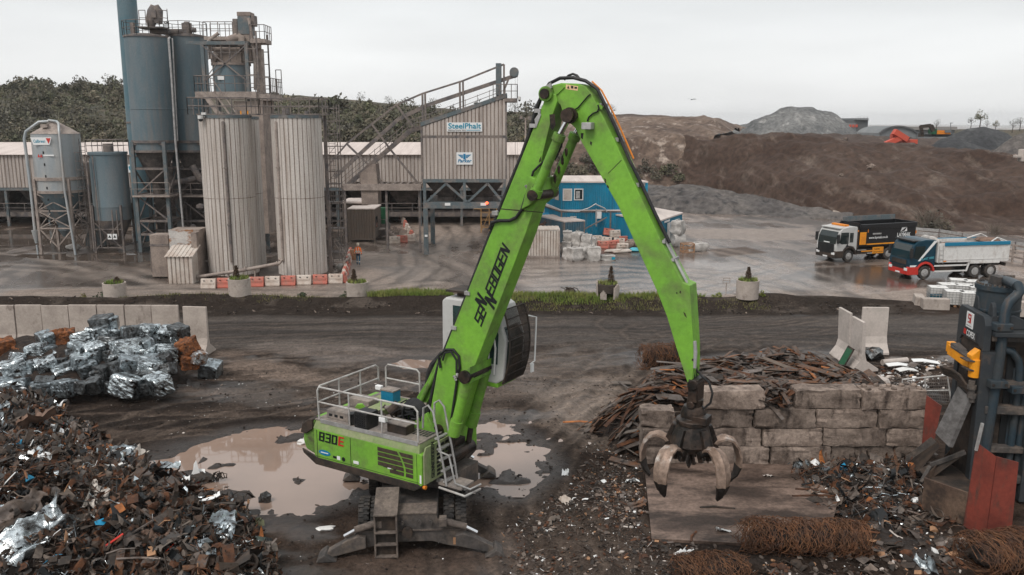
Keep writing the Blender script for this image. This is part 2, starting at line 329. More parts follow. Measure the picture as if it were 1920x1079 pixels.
def corr(mb,o,ux,uz,w,h,pitch=.25,amp=.05,mi=0,top=None,gm=None):   # ribbed sheet: o low corner, ux along, uz up, normal = ux x uz; top(x) gives the height
    o=Vector(o); ux=Vector(ux).normalized(); uz=Vector(uz).normalized(); nn=ux.cross(uz); n=max(1,int(round(w/pitch))); p=w/n; vs=[]
    for i in range(n):
        for fx,d in (((0,0),(.35,0),(.45,1),(.9,1)) if gm is None else ((0,0),(.17,0),(.27,1),(.9,1))): vs.append(((i+fx)*p,d*amp))
    vs.append((w,0)); A=[]; 
    for x,d in vs: A+= [o+ux*x+nn*d, o+ux*x+nn*d+uz*(top(x) if top else h)]
    mb.add(A,[(2*i,2*i+2,2*i+3,2*i+1) for i in range(len(vs)-1)],mi)
    if gm is not None:
        for i in range(0,len(vs)-1,4): mb.m[len(mb.m)-(len(vs)-1)+i]=gm  # low face of each rib takes the darker second material
    return mb
# ---------------------------------------------------------------- terrain
def _h(ix,iy,s):
    n=(ix.astype(np.int64)*374761393+iy.astype(np.int64)*668265263+s*982451653)&0x7fffffff
    n=((n^(n>>13))*1274126177)&0x7fffffff
    return ((n^(n>>16))&0xffff)/65535.
def vn(x,y,s=0):
    ix=np.floor(x); iy=np.floor(y); fx=x-ix; fy=y-iy; fx=fx*fx*(3-2*fx); fy=fy*fy*(3-2*fy)
    a=_h(ix,iy,s); b=_h(ix+1,iy,s); c=_h(ix,iy+1,s); d=_h(ix+1,iy+1,s)
    return (a*(1-fx)+b*fx)*(1-fy)+(c*(1-fx)+d*fx)*fy
def fbm(x,y,o=4,s=0,g=.5):
    t=0; a=1; n=0
    for i in range(o): t=t+a*vn(x,y,s+i*17); n+=a; a*=g; x=x*2.03+3.1; y=y*2.03+7.7
    return t/n
def sst(a,b,x): t=np.clip((x-a)/(b-a),0,1); return t*t*(3-2*t)
def sdf(x,y,poly):                       # >0 inside
    d=np.full(x.shape,1e9); ins=np.zeros(x.shape,bool); n=len(poly)
    for i in range(n):
        ax,ay=poly[i]; bx,by=poly[(i+1)%n]; ex,ey=bx-ax,by-ay; wx,wy=x-ax,y-ay
        t=np.clip((wx*ex+wy*ey)/(ex*ex+ey*ey+1e-12),0,1); d=np.minimum(d,(wx-ex*t)**2+(wy-ey*t)**2)
        c=((ay<=y)&(by>y))|((by<=y)&(ay>y)); 
        if abs(ey)>1e-9: ins^=c&(x<ax+(y-ay)/ey*ex)
    d=np.sqrt(d); return np.where(ins,d,-d)
def dline(x,y,pl):
    d=np.full(x.shape,1e9)
    for (ax,ay),(bx,by) in zip(pl,pl[1:]):
        ex,ey=bx-ax,by-ay; t=np.clip(((x-ax)*ex+(y-ay)*ey)/(ex*ex+ey*ey+1e-12),0,1)
        d=np.minimum(d,(x-ax-ex*t)**2+(y-ay-ey*t)**2)
    return np.sqrt(d)
def G(pts): return [tuple(P(u,v)[:2]) for u,v in pts]
PUD_A=G([(288,872),(345,838),(430,815),(500,806),(585,806),(690,815),(800,800),(930,795),(985,830),(1012,882),(960,918),(885,915),(760,900),(680,925),(600,935),(520,962),(450,950),(380,930),(330,900)])
PUDS=[G([(300,432),(330,450),(0,462),(0,432)]),G([(20,474),(300,478),(300,489),(90,487)])]
MINI=[G(p) for p in ([(735,680),(770,675),(830,677),(822,686),(760,688)],[(1310,680),(1370,672),(1450,670),(1440,690),(1320,695)])]
PAD=G([(1210,893),(1222,1013),(1395,1022),(1560,985),(1580,905),(1480,868),(1230,872)])
RUTS=[G(p) for p in ([(440,700),(620,690),(800,700),(1000,680),(1300,650)],[(1000,1079),(960,960),(1010,860),(1110,760),(1200,690),(1330,640)],[(1100,1060),(1020,940),(1060,840),(1150,770)],[(150,800),(300,780),(480,770),(620,740),(760,700)])]
BERM_Y=P(700,566)[1]
def height(x,y):
    h=(fbm(x*.25,y*.25,4,1)-.5)*.25*sst(60,45,y)
    h+= (fbm(x*1.6,y*1.6,4,5)-.5)*.09*sst(55,48,y)
    rut=fbm(x*.12+y*.05,y*1.5,3,9); h+=(rut-.5)*.10*sst(47,44,y)
    h+=(fbm(x*4.2,y*4.2,3,7)-.5)*.09*sst(50,44,y)
    for pl in RUTS:
        d=dline(x,y,pl)+(fbm(x*.8,y*.8,3,29)-.5)*.4
        for o_ in (.5,2.55): h-=.085*np.exp(-((d-o_)/.2)**2)*sst(48,45,y); h+=.05*np.exp(-((d-o_-.36)/.16)**2)*sst(48,45,y)
    edge=sst(22,30,x)                    # the berm stops at the right
    b=np.exp(-((y-BERM_Y+.9+(fbm(x*.15,x*0,3,3)-.5)*1.8)/1.1)**2)*.55*(1-edge)*(.6+.8*fbm(x*.3,y*.3,3,4))
    h+=b
    s=sdf(x,y,PUD_A)+(fbm(x*.5,y*.5,4,11)-.5)*1.5+(fbm(x*1.7,y*1.7,3,13)-.5)*1.7-2.2*sst(.60,.72,fbm(x*.8+5,y*.8,3,14))
    h=h*(1-sst(-2.4,-.4,s))-.16*sst(-.7,.6,s)
    for pl in MINI: 
        s=sdf(x,y,pl)+(fbm(x*1.2,y*1.2,3,12)-.5)*.7; h=h*(1-sst(-1.4,-.3,s))-.09*sst(-.5,.2,s)
    for pl in PUDS:
        s=sdf(x,y,pl)+(fbm(x*.3,y*.6,3,12)-.5)*2.2; h=h*(1-sst(-2,0,s))-.12*sst(-.8,.4,s)
    s=sdf(x,y,PAD); h=h*(1-sst(-.5,.1,s))-.06*sst(-.2,.1,s)
    return h
def gz(x,y): return float(height(np.array([float(x)]),np.array([float(y)]))[0])
def axis(segs):
    out=[segs[0][0]]
    for a,b,s in segs: n=max(1,int(round((b-a)/s))); out+=[a+(b-a)*(i+1)/n for i in range(n)]
    return np.array(out)
xs=axis([(-1500,-200,130),(-200,-75,5),(-75,-21,.33),(-21,21,.13),(21,75,.33),(75,200,5),(200,1500,130)])
ys=axis([(-40,14,4),(14,20,.4),(20,44,.12),(44,56,.16),(56,110,.28),(110,200,2.5),(200,3000,140)])
def grid(name,X,Y,Z,m,col=None,smooth=True):
    ny,nx=X.shape; me=bpy.data.meshes.new(name); co=np.stack([X,Y,Z],-1).reshape(-1,3).astype(np.float32)
    i=np.arange(nx*ny).reshape(ny,nx); q=np.stack([i[:-1,:-1],i[:-1,1:],i[1:,1:],i[1:,:-1]],-1).reshape(-1,4)
    me.vertices.add(len(co)); me.vertices.foreach_set('co',co.ravel()); me.loops.add(q.size); me.loops.foreach_set('vertex_index',q.ravel().astype(np.int32))
    me.polygons.add(len(q)); me.polygons.foreach_set('loop_start',np.arange(0,q.size,4,dtype=np.int32)); me.polygons.foreach_set('loop_total',np.full(len(q),4,dtype=np.int32))
    me.update(calc_edges=True); me.validate()
    if smooth: me.polygons.foreach_set('use_smooth',np.ones(len(q),bool))
    if col is not None:
        at=me.color_attributes.new('soil','FLOAT_COLOR','POINT'); at.data.foreach_set('color',col.reshape(-1,4).astype(np.float32).ravel())
    me.materials.append(m); o=bpy.data.objects.new(name,me); COL.objects.link(o); return o
X,Y=np.meshgrid(xs,ys); H=height(X,Y)
def lerp(c,t,d): return c*(1-t[...,None])+np.array(d)*t[...,None]
def ground_colour(x,y):
    n1=fbm(x*.18,y*.22,5,21); n2=fbm(x*.7,y*1.1,4,22); n3=fbm(x*.10,y*.9,4,23)      # n3: streaks along the road
    c=np.ones(x.shape+(3,))*np.array((.030,.0225,.0185)); ro=np.full(x.shape,.85)
    c=lerp(c,sst(.45,.7,n1),(.054,.039,.031)); c=lerp(c,sst(.55,.75,n2)*.6,(.019,.015,.0135))
    def zone(poly,soft,nz,col,r=None,amt=1.,sx=.35,sy=.6,sd=31):
        nonlocal c,ro
        s=sdf(x,y,G(poly))+(fbm(x*sx,y*sy,4,sd)-.5)*nz; t=sst(-soft,soft,s)*amt; c=lerp(c,t,col)
        if r is not None: ro=ro*(1-t)+r*t
        return t
    wt=sst(.54,.66,fbm(x*.33,y*.5,4,36)); ro=ro*(1-wt)+.30*wt; c=c*(1-.25*wt)[...,None]
    # lower haul road: grey and streaky
    t=sst(42.5,45,y+(fbm(x*.2,y*.3,3,24)-.5)*3)*sst(53.5,51.8,y); c=lerp(c,t,(.062,.055,.051)); c=lerp(c,t*sst(.45,.68,n3)*.8,(.095,.083,.075)); c=lerp(c,t*sst(.52,.3,n3)*.6,(.024,.021,.0195)); ro=ro*(1-t)+.72*t
    st=fbm(x*.09-y*.02,y*1.5,4,25); t=sst(30,33,y)*sst(45,43,y); c=lerp(c,t*sst(.56,.72,st)*.7,(.12,.096,.081)); c=lerp(c,t*sst(.48,.34,st)*.6,(.017,.014,.0125))
    # pale churned mud
    zone([(1000,735),(1090,700),(1200,690),(1200,770),(1110,830),(1040,790)],1.2,2.4,(.23,.19,.16),.6,.9)
    zone([(930,700),(1010,660),(1130,655),(1180,690),(1010,740),(900,790),(880,740)],1.6,3,(.12,.098,.083),.6,.75)
    zone([(470,720),(640,690),(780,700),(720,740),(560,750),(440,760)],1.,3.5,(.10,.082,.07),.7,.55)
    zone([(395,655),(470,672),(560,690),(650,705),(610,722),(500,712),(430,690)],.5,1.6,(.20,.16,.135),.75,.8,1.1,2.2)
    zone([(560,640),(700,655),(780,668),(700,690),(480,655)],1.,2.,(.17,.145,.13),.6,.7)
    zone([(800,660),(860,640),(960,650),(880,690)],1.,2.4,(.15,.125,.108),.5,.6)
    zone([(930,900),(1020,860),(1060,930),(1010,1000),(930,980)],.8,2.2,(.115,.092,.078),.7,.7)
    zone([(940,980),(1130,880),(1200,960),(1290,1079),(960,1079)],.6,1.2,(.040,.031,.026),.9,.8)
    zone([(1000,990),(1090,960),(1180,1010),(1250,1079),(1010,1079)],.6,1.2,(.10,.08,.068),.9,.7,1.2,1.6)
    zone([(680,1060),(860,1040),(960,1000),(1010,1079),(690,1079)],.8,1.5,(.085,.062,.050),.45,.8)
    # upper yard: wet concrete, pale dry lanes, black tyre sweeps
    up=sst(56.2,57.4,y+(fbm(x*.3,y*.3,3,26)-.5)*1.6); c=lerp(c,up,(.205,.170,.150)); ro=ro*(1-up)+.28*up
    m1=fbm(x*.06+3,y*.09,5,27); m2=fbm(x*.45,y*.16,5,28); m3=fbm(x*.9+y*.3,y*.28,5,35)
    c=lerp(c,up*sst(.45,.65,m1)*.8,(.33,.275,.24)); ro=ro+up*sst(.45,.65,m1)*.25
    c=lerp(c,up*sst(.53,.33,m1)*.75,(.085,.068,.058)); c=lerp(c,up*sst(.54,.68,m2)*.7,(.05,.039,.033)); c=lerp(c,up*sst(.54,.66,m3)*.5,(.36,.30,.265)); wt=up*sst(.54,.44,m2); ro=ro*(1-wt)+.15*wt
    lf=up*sst(-14,-22,x)*sst(57,62,y); c=lerp(c,lf*.85,(.068,.051,.041)); c=lerp(c,lf*sst(.5,.62,m3)*.8,(.20,.165,.142)); c=lerp(c,lf*sst(.52,.42,m2)*.6,(.035,.028,.024))
    zone([(0,545),(330,535),(640,545),(780,535),(830,545),(640,565),(300,560),(0,562)],.5,.9,(.31,.262,.228),.75,.95)
    zone([(660,470),(790,480),(830,520),(760,548),(640,550),(650,500)],1.2,2.5,(.27,.232,.205),.65,.8)
    zone([(760,410),(905,405),(905,440),(840,470),(780,450)],1.2,3,(.34,.285,.245),.7,.85)
    zone([(1310,555),(1430,548),(1530,585),(1440,588)],.4,1.2,(.30,.255,.225),.7,.9)
    zone([(1625,552),(1740,540),(1920,535),(1920,552),(1740,566),(1640,566)],.4,1.2,(.33,.285,.255),.7,.95)
    zone([(1260,430),(1520,428),(1520,450),(1420,452),(1280,445)],.8,2,(.30,.26,.235),.6,.8)
    zone([(1750,455),(1920,468),(1920,490),(1870,480)],.8,1.5,(.33,.28,.25),.7,.9)
    zone([(980,490),(1240,485),(1500,500),(1640,530),(1560,545),(1240,548),(980,545)],1.5,3,(.25,.225,.21),.17,.8)
    zone([(1320,468),(1400,462),(1440,475),(1350,482)],.4,1.,(.10,.072,.056),.6,1.)
    zone([(1500,490),(1660,500),(1880,520),(1900,535),(1660,540),(1480,520)],.8,1.5,(.075,.06,.052),.12,.9)
    zone([(690,500),(830,495),(960,500),(960,540),(760,530)],1.,2.5,(.135,.125,.118),.3,.7)
    for pl in ([(640,560),(740,535),(800,505),(790,470),(700,455)],[(660,565),(780,540),(830,500),(810,450),(880,400)],[(850,400),(880,430),(850,470),(900,500),(990,510)],[(800,400),(850,440),(840,480),(930,520)],
               [(100,480),(180,500),(330,530),(640,540)],[(0,500),(120,505),(260,535),(420,545)],[(980,505),(1150,500),(1400,520),(1560,560),(1600,600)],[(1000,530),(1200,520),(1420,545),(1560,590)],[(1250,450),(1400,480),(1560,530),(1620,570)],[(0,470),(90,480),(220,520),(340,560)],
               [(1150,560),(1300,545),(1480,500),(1640,490)],[(0,555),(300,548),(640,553),(820,535)],[(0,549),(300,542),(640,545)]):
        d=dline(x,y,G(pl))+(fbm(x*.4,y*.4,3,29)-.5)*.5; q=fbm(x*.5,y*.5,2,30)
        for off,wd,dk in ((0,.28,1),(2.1,.28,1),(1.05,.5,0)):
            t=np.exp(-((d-off)/wd)**2)*up*(.35+.6*q); c=lerp(c,t*.75,(.052,.045,.04) if dk else (.30,.262,.235)); ro=ro*(1-t*.3)+(.25 if dk else .6)*t*.3
    for pl in ([(440,700),(620,690),(800,700),(1000,680),(1300,650),(1560,620)],[(430,680),(640,665),(900,690),(1150,690)],[(1000,1079),(960,960),(1010,860),(1110,760),(1200,690),(1330,640)],[(1100,1060),(1020,940),(1060,840),(1150,770)],[(150,800),(300,780),(480,770),(620,740),(760,700)],[(200,830),(360,790),(560,760),(760,720)],
               [(390,640),(700,628),(1100,625),(1560,640),(1800,660)],[(390,615),(800,600),(1200,600),(1560,608)],[(1200,610),(1420,590),(1560,560)],[(1250,625),(1450,610),(1640,580)]):
        d=dline(x,y,G(pl))+(fbm(x*.8,y*.8,3,29)-.5)*.4; q=fbm(x*.6,y*.6,2,33)
        for off,wd,dk in ((.25,.16,1),(.75,.16,1),(2.3,.16,1),(2.8,.16,1),(.5,.15,0),(2.55,.15,0)):
            t=np.exp(-((d-off)/wd)**2)*(1-up)*(.2+.8*q); c=lerp(c,t*.6,(.024,.02,.018) if dk else (.135,.11,.093))
    # berm soil, shores
    b=sst(51.4,52.8,y+(fbm(x*.3,y*0,3,34)-.5)*1.8)*sst(57.2,56.,y+(fbm(x*.3,y*.3,3,26)-.5)*1.6)*sst(30,22,x); c=lerp(c,b*.95,(.029,.0235,.020)); c=lerp(c,b*sst(.58,.75,n2)*.8,(.075,.064,.056)); ro=np.maximum(ro,b*.9)
    for pl in [PUD_A]+MINI:
        s=sdf(x,y,pl)+(fbm(x*.5,y*.5,4,11)-.5)*1.1; t=sst(-1.6,-.2,s); c=lerp(c,t*.8,(.026,.019,.0155)); ro=ro*(1-t)+.38*t
    k=.62+.76*fbm(x*3.1,y*3.1,4,40); c=c*k[...,None]
    c=c*(1-.17*up)[...,None]*np.array((1.05,.985,.935))
    return np.concatenate([c,ro[...,None]],-1)
gm=bpy.data.materials.new('yard_soil'); gm.use_nodes=True; t=gm.node_tree; n=t.nodes; l=t.links; b=n['Principled BSDF']
a=n.new('ShaderNodeAttribute'); a.attribute_name='soil'; ge=n.new('ShaderNodeNewGeometry')
q1=n.new('ShaderNodeTexNoise'); q1.inputs['Scale'].default_value=7; q1.inputs['Detail'].default_value=8; q1.inputs['Roughness'].default_value=.72; l.new(ge.outputs['Position'],q1.inputs['Vector'])
r1=n.new('ShaderNodeMapRange'); r1.inputs[1].default_value=.3; r1.inputs[2].default_value=.72; r1.inputs[3].default_value=.4; r1.inputs[4].default_value=1.65; l.new(q1.outputs['Fac'],r1.inputs[0])
v1=n.new('ShaderNodeVectorMath'); v1.operation='SCALE'; l.new(a.outputs['Color'],v1.inputs[0]); l.new(r1.outputs[0],v1.inputs['Scale']); 
q2=n.new('ShaderNodeTexVoronoi'); q2.inputs['Scale'].default_value=5.5; l.new(ge.outputs['Position'],q2.inputs['Vector'])       # scattered pale stones
r2=n.new('ShaderNodeMapRange'); r2.inputs[1].default_value=.16; r2.inputs[2].default_value=.10; l.new(q2.outputs['Distance'],r2.inputs[0])
r3=n.new('ShaderNodeSeparateColor'); l.new(q2.outputs['Color'],r3.inputs[0]); r4=n.new('ShaderNodeMapRange'); r4.inputs[1].default_value=.86; r4.inputs[2].default_value=.9; l.new(r3.outputs[0],r4.inputs[0])
m4=n.new('ShaderNodeMath'); m4.operation='MULTIPLY'; l.new(r2.outputs[0],m4.inputs[0]); l.new(r4.outputs[0],m4.inputs[1])
m6=n.new('ShaderNodeMath'); m6.operation='MULTIPLY'; l.new(m4.outputs[0],m6.inputs[0]); m6.inputs[1].default_value=.55
m5=n.new('ShaderNodeMix'); m5.data_type='RGBA'; l.new(m6.outputs[0],m5.inputs[0]); l.new(v1.outputs[0],m5.inputs[6]); m5.inputs[7].default_value=(.24,.20,.175,1)
l.new(m5.outputs[2],b.inputs['Base Color']); l.new(a.outputs['Alpha'],b.inputs['Roughness']); rs_=n.new('ShaderNodeMapRange'); rs_.inputs[1].default_value=.25; rs_.inputs[2].default_value=.8; rs_.inputs[3].default_value=.5; rs_.inputs[4].default_value=.06; l.new(a.outputs['Alpha'],rs_.inputs[0]); l.new(rs_.outputs[0],b.inputs['Specular IOR Level'])
bp=n.new('ShaderNodeBump'); rb_=n.new('ShaderNodeMapRange'); rb_.inputs[1].default_value=.2; rb_.inputs[2].default_value=.7; rb_.inputs[3].default_value=.06; rb_.inputs[4].default_value=.95; l.new(a.outputs['Alpha'],rb_.inputs[0]); l.new(rb_.outputs[0],bp.inputs['Strength']); bp.inputs['Distance'].default_value=.12; l.new(q1.outputs['Fac'],bp.inputs['Height']); l.new(bp.outputs[0],b.inputs['Normal'])
struct(grid('ground',X,Y,H,gm,ground_colour(X,Y)))
MT['soil']=gm
wm_=mat('muddy_water',(.28,.197,.154),.02,0,(.225,.16,.126),sc_=.12,fine=.0,spec=.8)
wm2=mat('yard_water',(.10,.078,.064),.03,0,fine=0,spec=.6)
def water(name,poly,z,m,grow=1.2):
    cx=sum(p[0] for p in poly)/len(poly); cy=sum(p[1] for p in poly)/len(poly); mb=MB()
    vs=[]
    for x,y in poly:
        d=Vector((x-cx,y-cy)); d=d*(1+grow/max(.5,d.length)); vs.append((cx+d.x,cy+d.y,z))
    vs.append((cx,cy,z)); k=len(vs)-1; mb.add(vs,[(i,(i+1)%k,k) for i in range(k)]); return struct(mb.build(name,m))
water('puddle',PUD_A,-.06,wm_,1.5)
for p in MINI: water('puddle',p,-.045,wm_,.9)
for p in PUDS: water('puddle',p,-.06,wm2,1.6)
# ---- slopes and hills behind
def earth(name,c1,c2,c3,sc_=.08,st=(1,1,1),bump=.6,bsc=1.2,lo=.4,hi=.6):
    return mat(name,c1,.95,0,c2,lo,hi,sc_,st,dirt=c3,dlo=.55,dhi=.68,dsc=sc_*3.3,dst=st,fine=.42,bump=bump,bsc=bsc,fsc=1.3)
E_brown=earth('brown_earth',(.044,.0255,.018),(.066,.042,.031),(.115,.085,.067),.13,(1.3,.35,.6),1.,1.1,.38,.62)
E_scrub=earth('hill_turf',(.045,.043,.03),(.08,.066,.045),(.115,.088,.063),.05)
E_grey=earth('grey_aggregate',(.165,.163,.158),(.085,.087,.088),(.26,.252,.24),.10,(1,1,.35),.8,.8)
E_dark=earth('dark_aggregate',(.036,.037,.040),(.055,.056,.058),(.10,.1,.098),.08)
E_rub=earth('grey_rubble',(.078,.070,.067),(.115,.102,.094),(.03,.03,.032),.22,bump=1.,bsc=1.6)
E_pale=earth('pale_rocky_earth',(.16,.115,.088),(.085,.058,.045),(.33,.27,.225),.16,(1,1,.8),.9,.9)
E_sand=earth('pale_ballast',(.26,.215,.18),(.20,.165,.14),(.3,.26,.22),.2)
def loft(name,curves,nx,ny,amp,fr,m,seed=50,rid=0.):
    # curves: 3-D polylines listed from front to back, blended into one sheet, roughened along the normal
    def samp(c,n):
        c=[Vector(p) for p in c]; ls=[0]
        for a,b in zip(c,c[1:]): ls.append(ls[-1]+(b-a).length)
        out=[]
        for i in range(n):
            t=ls[-1]*i/(n-1); k=0
            while k<len(c)-2 and ls[k+1]<t: k+=1
            out.append(c[k].lerp(c[k+1],(t-ls[k])/max(1e-6,ls[k+1]-ls[k])))
        return np.array([tuple(p) for p in out])
    cs=[samp(c,nx) for c in curves]; rows=[]
    for a,b in zip(cs,cs[1:]):
        for j in range(ny): rows.append(a+(b-a)*(j/ny))
    rows.append(cs[-1]); V=np.array(rows); x,y,z=V[...,0],V[...,1],V[...,2]
    ii=np.arange(nx)[None,:]*np.ones((len(rows),1)); jj=np.arange(len(rows))[:,None]*np.ones((1,nx))
    d=(fbm(x*fr+z*fr*.7,y*fr+z*fr,5,seed)-.5)*2*amp
    if rid: d=d+rid*(fbm((x+z*.9)*fr*2.5,jj*.03,3,seed+3)-.5)
    z=z+d; y=y-d*.7
    o=grid(name,x,y,z,m); return o
def PZ(u,v,Y): return tuple(Q(u,v,Y))
def B0(u,Y): p=Q(u,300,Y); return (p.x,p.y,-1.2)
# the high scrub hill on the left
struct(loft('hill',[[B0(-360,150),B0(200,138),B0(560,134),B0(800,130),B0(1060,128)],
  [PZ(-260,262,168),PZ(200,262,160),PZ(560,250,155),PZ(800,255,150),PZ(1010,262,146)],
  [PZ(-260,190,205),PZ(0,195,200),PZ(200,195,195),PZ(480,205,188),PZ(600,208,185),PZ(800,225,180),PZ(1010,222,175)],
  [PZ(-260,162,235),PZ(0,165,230),PZ(200,165,222),PZ(330,172,220),PZ(520,176,215),PZ(620,182,210),PZ(740,196,205),PZ(850,205,202),PZ(1010,214,196)],
  [(-190,300,8),(-60,300,8),(20,300,4)]],90,16,1.1,.07,E_scrub,51))
struct(loft('far_ridge',[[PZ(1560,262,395),PZ(2000,262,395)],[PZ(1560,250,405),PZ(1640,246,405),PZ(1720,247,405),PZ(1800,243,405),PZ(1880,246,405),PZ(2000,242,405)],[PZ(1560,262,420),PZ(2000,262,420)]],60,6,1.2,.06,E_scrub,58))
# bare brown bench to the right, with a flat top the stockpiles stand on
struct(loft('earth_bank',[[B0(960,150),B0(1120,150),B0(1250,150),B0(1380,135),B0(1530,112),B0(1700,98),B0(1920,92),B0(2150,88)],
  [PZ(960,330,156),PZ(1120,318,156),PZ(1250,318,154),PZ(1380,315,141),PZ(1530,330,121),PZ(1700,350,109),PZ(1920,365,102),PZ(2150,372,98)],
  [PZ(960,262,164),PZ(1110,255,164),PZ(1240,258,160),PZ(1330,256,150),PZ(1450,255,142),PZ(1560,258,136),PZ(1700,276,128),PZ(1800,286,120),PZ(1920,300,112),PZ(2150,310,106)],
  [PZ(960,258,175),PZ(1110,252,175),PZ(1240,254,172),PZ(1330,252,160),PZ(1450,252,152),PZ(1560,256,146),PZ(1700,274,137),PZ(1800,283,132),PZ(1920,296,126),PZ(2150,304,118)],
  [PZ(960,250,420),PZ(1240,250,420),PZ(1450,254,420),PZ(1700,259,420),PZ(1920,261,420),PZ(2150,262,420)]],200,34,.9,.2,E_brown,52,1.6))
struct(loft('rocky_bank',[[B0(930,146),B0(1060,146),B0(1180,147),B0(1290,148)],[PZ(960,270,158),PZ(1060,268,158),PZ(1180,262,157),PZ(1340,255,154)],
  [PZ(960,224,172),PZ(1060,222,172),PZ(1150,221,172),PZ(1260,222,172),PZ(1340,226,170),PZ(1372,246,168)],[PZ(960,222,230),PZ(1060,220,230),PZ(1150,218,228),PZ(1260,218,228),PZ(1330,222,225),PZ(1400,240,225)]],110,24,.8,.15,E_pale,53,1.2))
struct(loft('upper_bank',[[PZ(930,262,168),PZ(1060,236,176),PZ(1150,234,176),PZ(1260,234,176),PZ(1335,244,174)],[PZ(930,226,190),PZ(1060,219,195),PZ(1150,217,195),PZ(1260,219,194),PZ(1330,228,190)],[PZ(930,216,230),PZ(1060,217,240),PZ(1200,216,240),PZ(1330,226,235)]],70,10,.5,.12,E_brown,54))
struct(loft('rubble_bank',[[B0(1195,116),B0(1260,112),B0(1400,108),B0(1530,104),B0(1600,102)],[PZ(1195,362,122),PZ(1262,358,119),PZ(1320,352,118),PZ(1420,368,115),PZ(1520,385,110),PZ(1600,402,107)],[PZ(1195,352,130),PZ(1262,350,126),PZ(1320,356,124),PZ(1420,380,121),PZ(1520,400,116),PZ(1600,412,112)]],130,22,.95,.28,E_rub,55))
struct(loft('ballast_ramp',[[B0(1390,112),B0(1560,106),B0(1720,100)],[PZ(1390,388,117),PZ(1560,392,113),PZ(1720,408,106)],[PZ(1390,386,122),PZ(1560,388,118),PZ(1720,404,112)]],60,8,.15,.3,E_sand,56))
struct(loft('slope_skirt',[[B0(1640,88),B0(1760,84),B0(1920,81),B0(2150,78)],[PZ(1640,428,98),PZ(1760,430,95),PZ(1920,432,93),PZ(2150,440,88)],[PZ(1640,390,110),PZ(1760,385,108),PZ(1920,380,106),PZ(2150,390,100)]],70,12,.5,.25,E_brown,57))
def heap(name,u,v,Y,pts,m,label,cat,seed,amp=.5,dep=1.):
    # a poured heap from its silhouette (photo points) with a round plan
    o=[Vector(PZ(a,b,Y)) for a,b in pts]; zb=min(p.z for p in o); cx=Vector(PZ(u,v,Y)).x
    n=len(o); vs=[]
    nx=80; S_=[ (p.x,p.z) for p in o]; xs_=np.linspace(S_[0][0],S_[-1][0],nx); prof=np.interp(xs_,[s[0] for s in S_],[s[1]-zb for s in S_])
    half=(S_[-1][0]-S_[0][0])/2*dep; tt=np.linspace(-1,1,60); XX,TT=np.meshgrid(xs_,tt)
    hp=np.interp(XX,xs_,prof); hm=prof.max(); wd=half*np.sqrt(np.clip(hp/hm,0.02,1))
    ZZ=hp*(1-np.abs(TT)**1.25)+zb-.6; YY=Y+TT*wd; d=(fbm(XX*.25+YY*.05,YY*.25+ZZ*.1,5,seed)-.5)*2*amp*sst(0,1.5,hp); 
    return tag(grid(name,XX,YY,ZZ+d,m),label,cat)
heap('aggregate_heap',1500,200,232,[(1375,254),(1392,236),(1410,224),(1440,208),(1462,197),(1500,195),(1525,196),(1550,204),(1580,222),(1608,246),(1630,262)],E_grey,'tall pale grey flat-topped heap of crushed stone on the skyline','stone heap',61,1.1,.8)
heap('aggregate_heap',1395,240,252,[(1335,252),(1365,236),(1400,228),(1418,219),(1440,228),(1480,254)],E_grey,'smaller grey stone heap half hidden behind the tall pale one','stone heap',62,.5,.6)
heap('aggregate_heap',1825,240,150,[(1738,276),(1760,256),(1790,244),(1815,234),(1845,232),(1868,238),(1888,245),(1925,268),(1940,276)],E_dark,'black smooth heap of coal-dark aggregate beside the far digger','stone heap',63,.3,.6)
heap('aggregate_heap',1930,250,134,[(1855,284),(1880,262),(1905,246),(1935,236),(1990,228),(2060,280)],E_rub,'rough grey rubble heap at the right edge of the skyline','stone heap',64,.5,.5)
heap('aggregate_heap',1760,268,141,[(1712,282),(1735,270),(1770,256),(1800,254),(1850,272),(1880,284)],E_dark,'low dark aggregate ramp below the far digger','stone heap',65,.3,.5)
# ---------------------------------------------------------------- asphalt plant
def zq(v,Y,u=300): return Q(u,v,Y).z
def xq(u,v,Y): return Q(u,v,Y).x
def ribcyl(mb,cx,cy,z0,z1,r,n=34,amp=.045,mi=0):
    for k in range(n):
        q=[]
        for fx,d in ((0,0),(.13,0),(.2,1),(.93,1),(1,0)):
            a=2*PI*(k+fx)/n; q.append((cx+(r+d*amp)*math.cos(a),cy+(r+d*amp)*math.sin(a)))
        for i in range(4): (xa,ya),(xb,yb)=q[i],q[i+1]; mb.add([(xa,ya,z0),(xb,yb,z0),(xb,yb,z1),(xa,ya,z1)],[(0,1,2,3)],1 if i==0 else 0)  # groove face of each rib gets the darker material
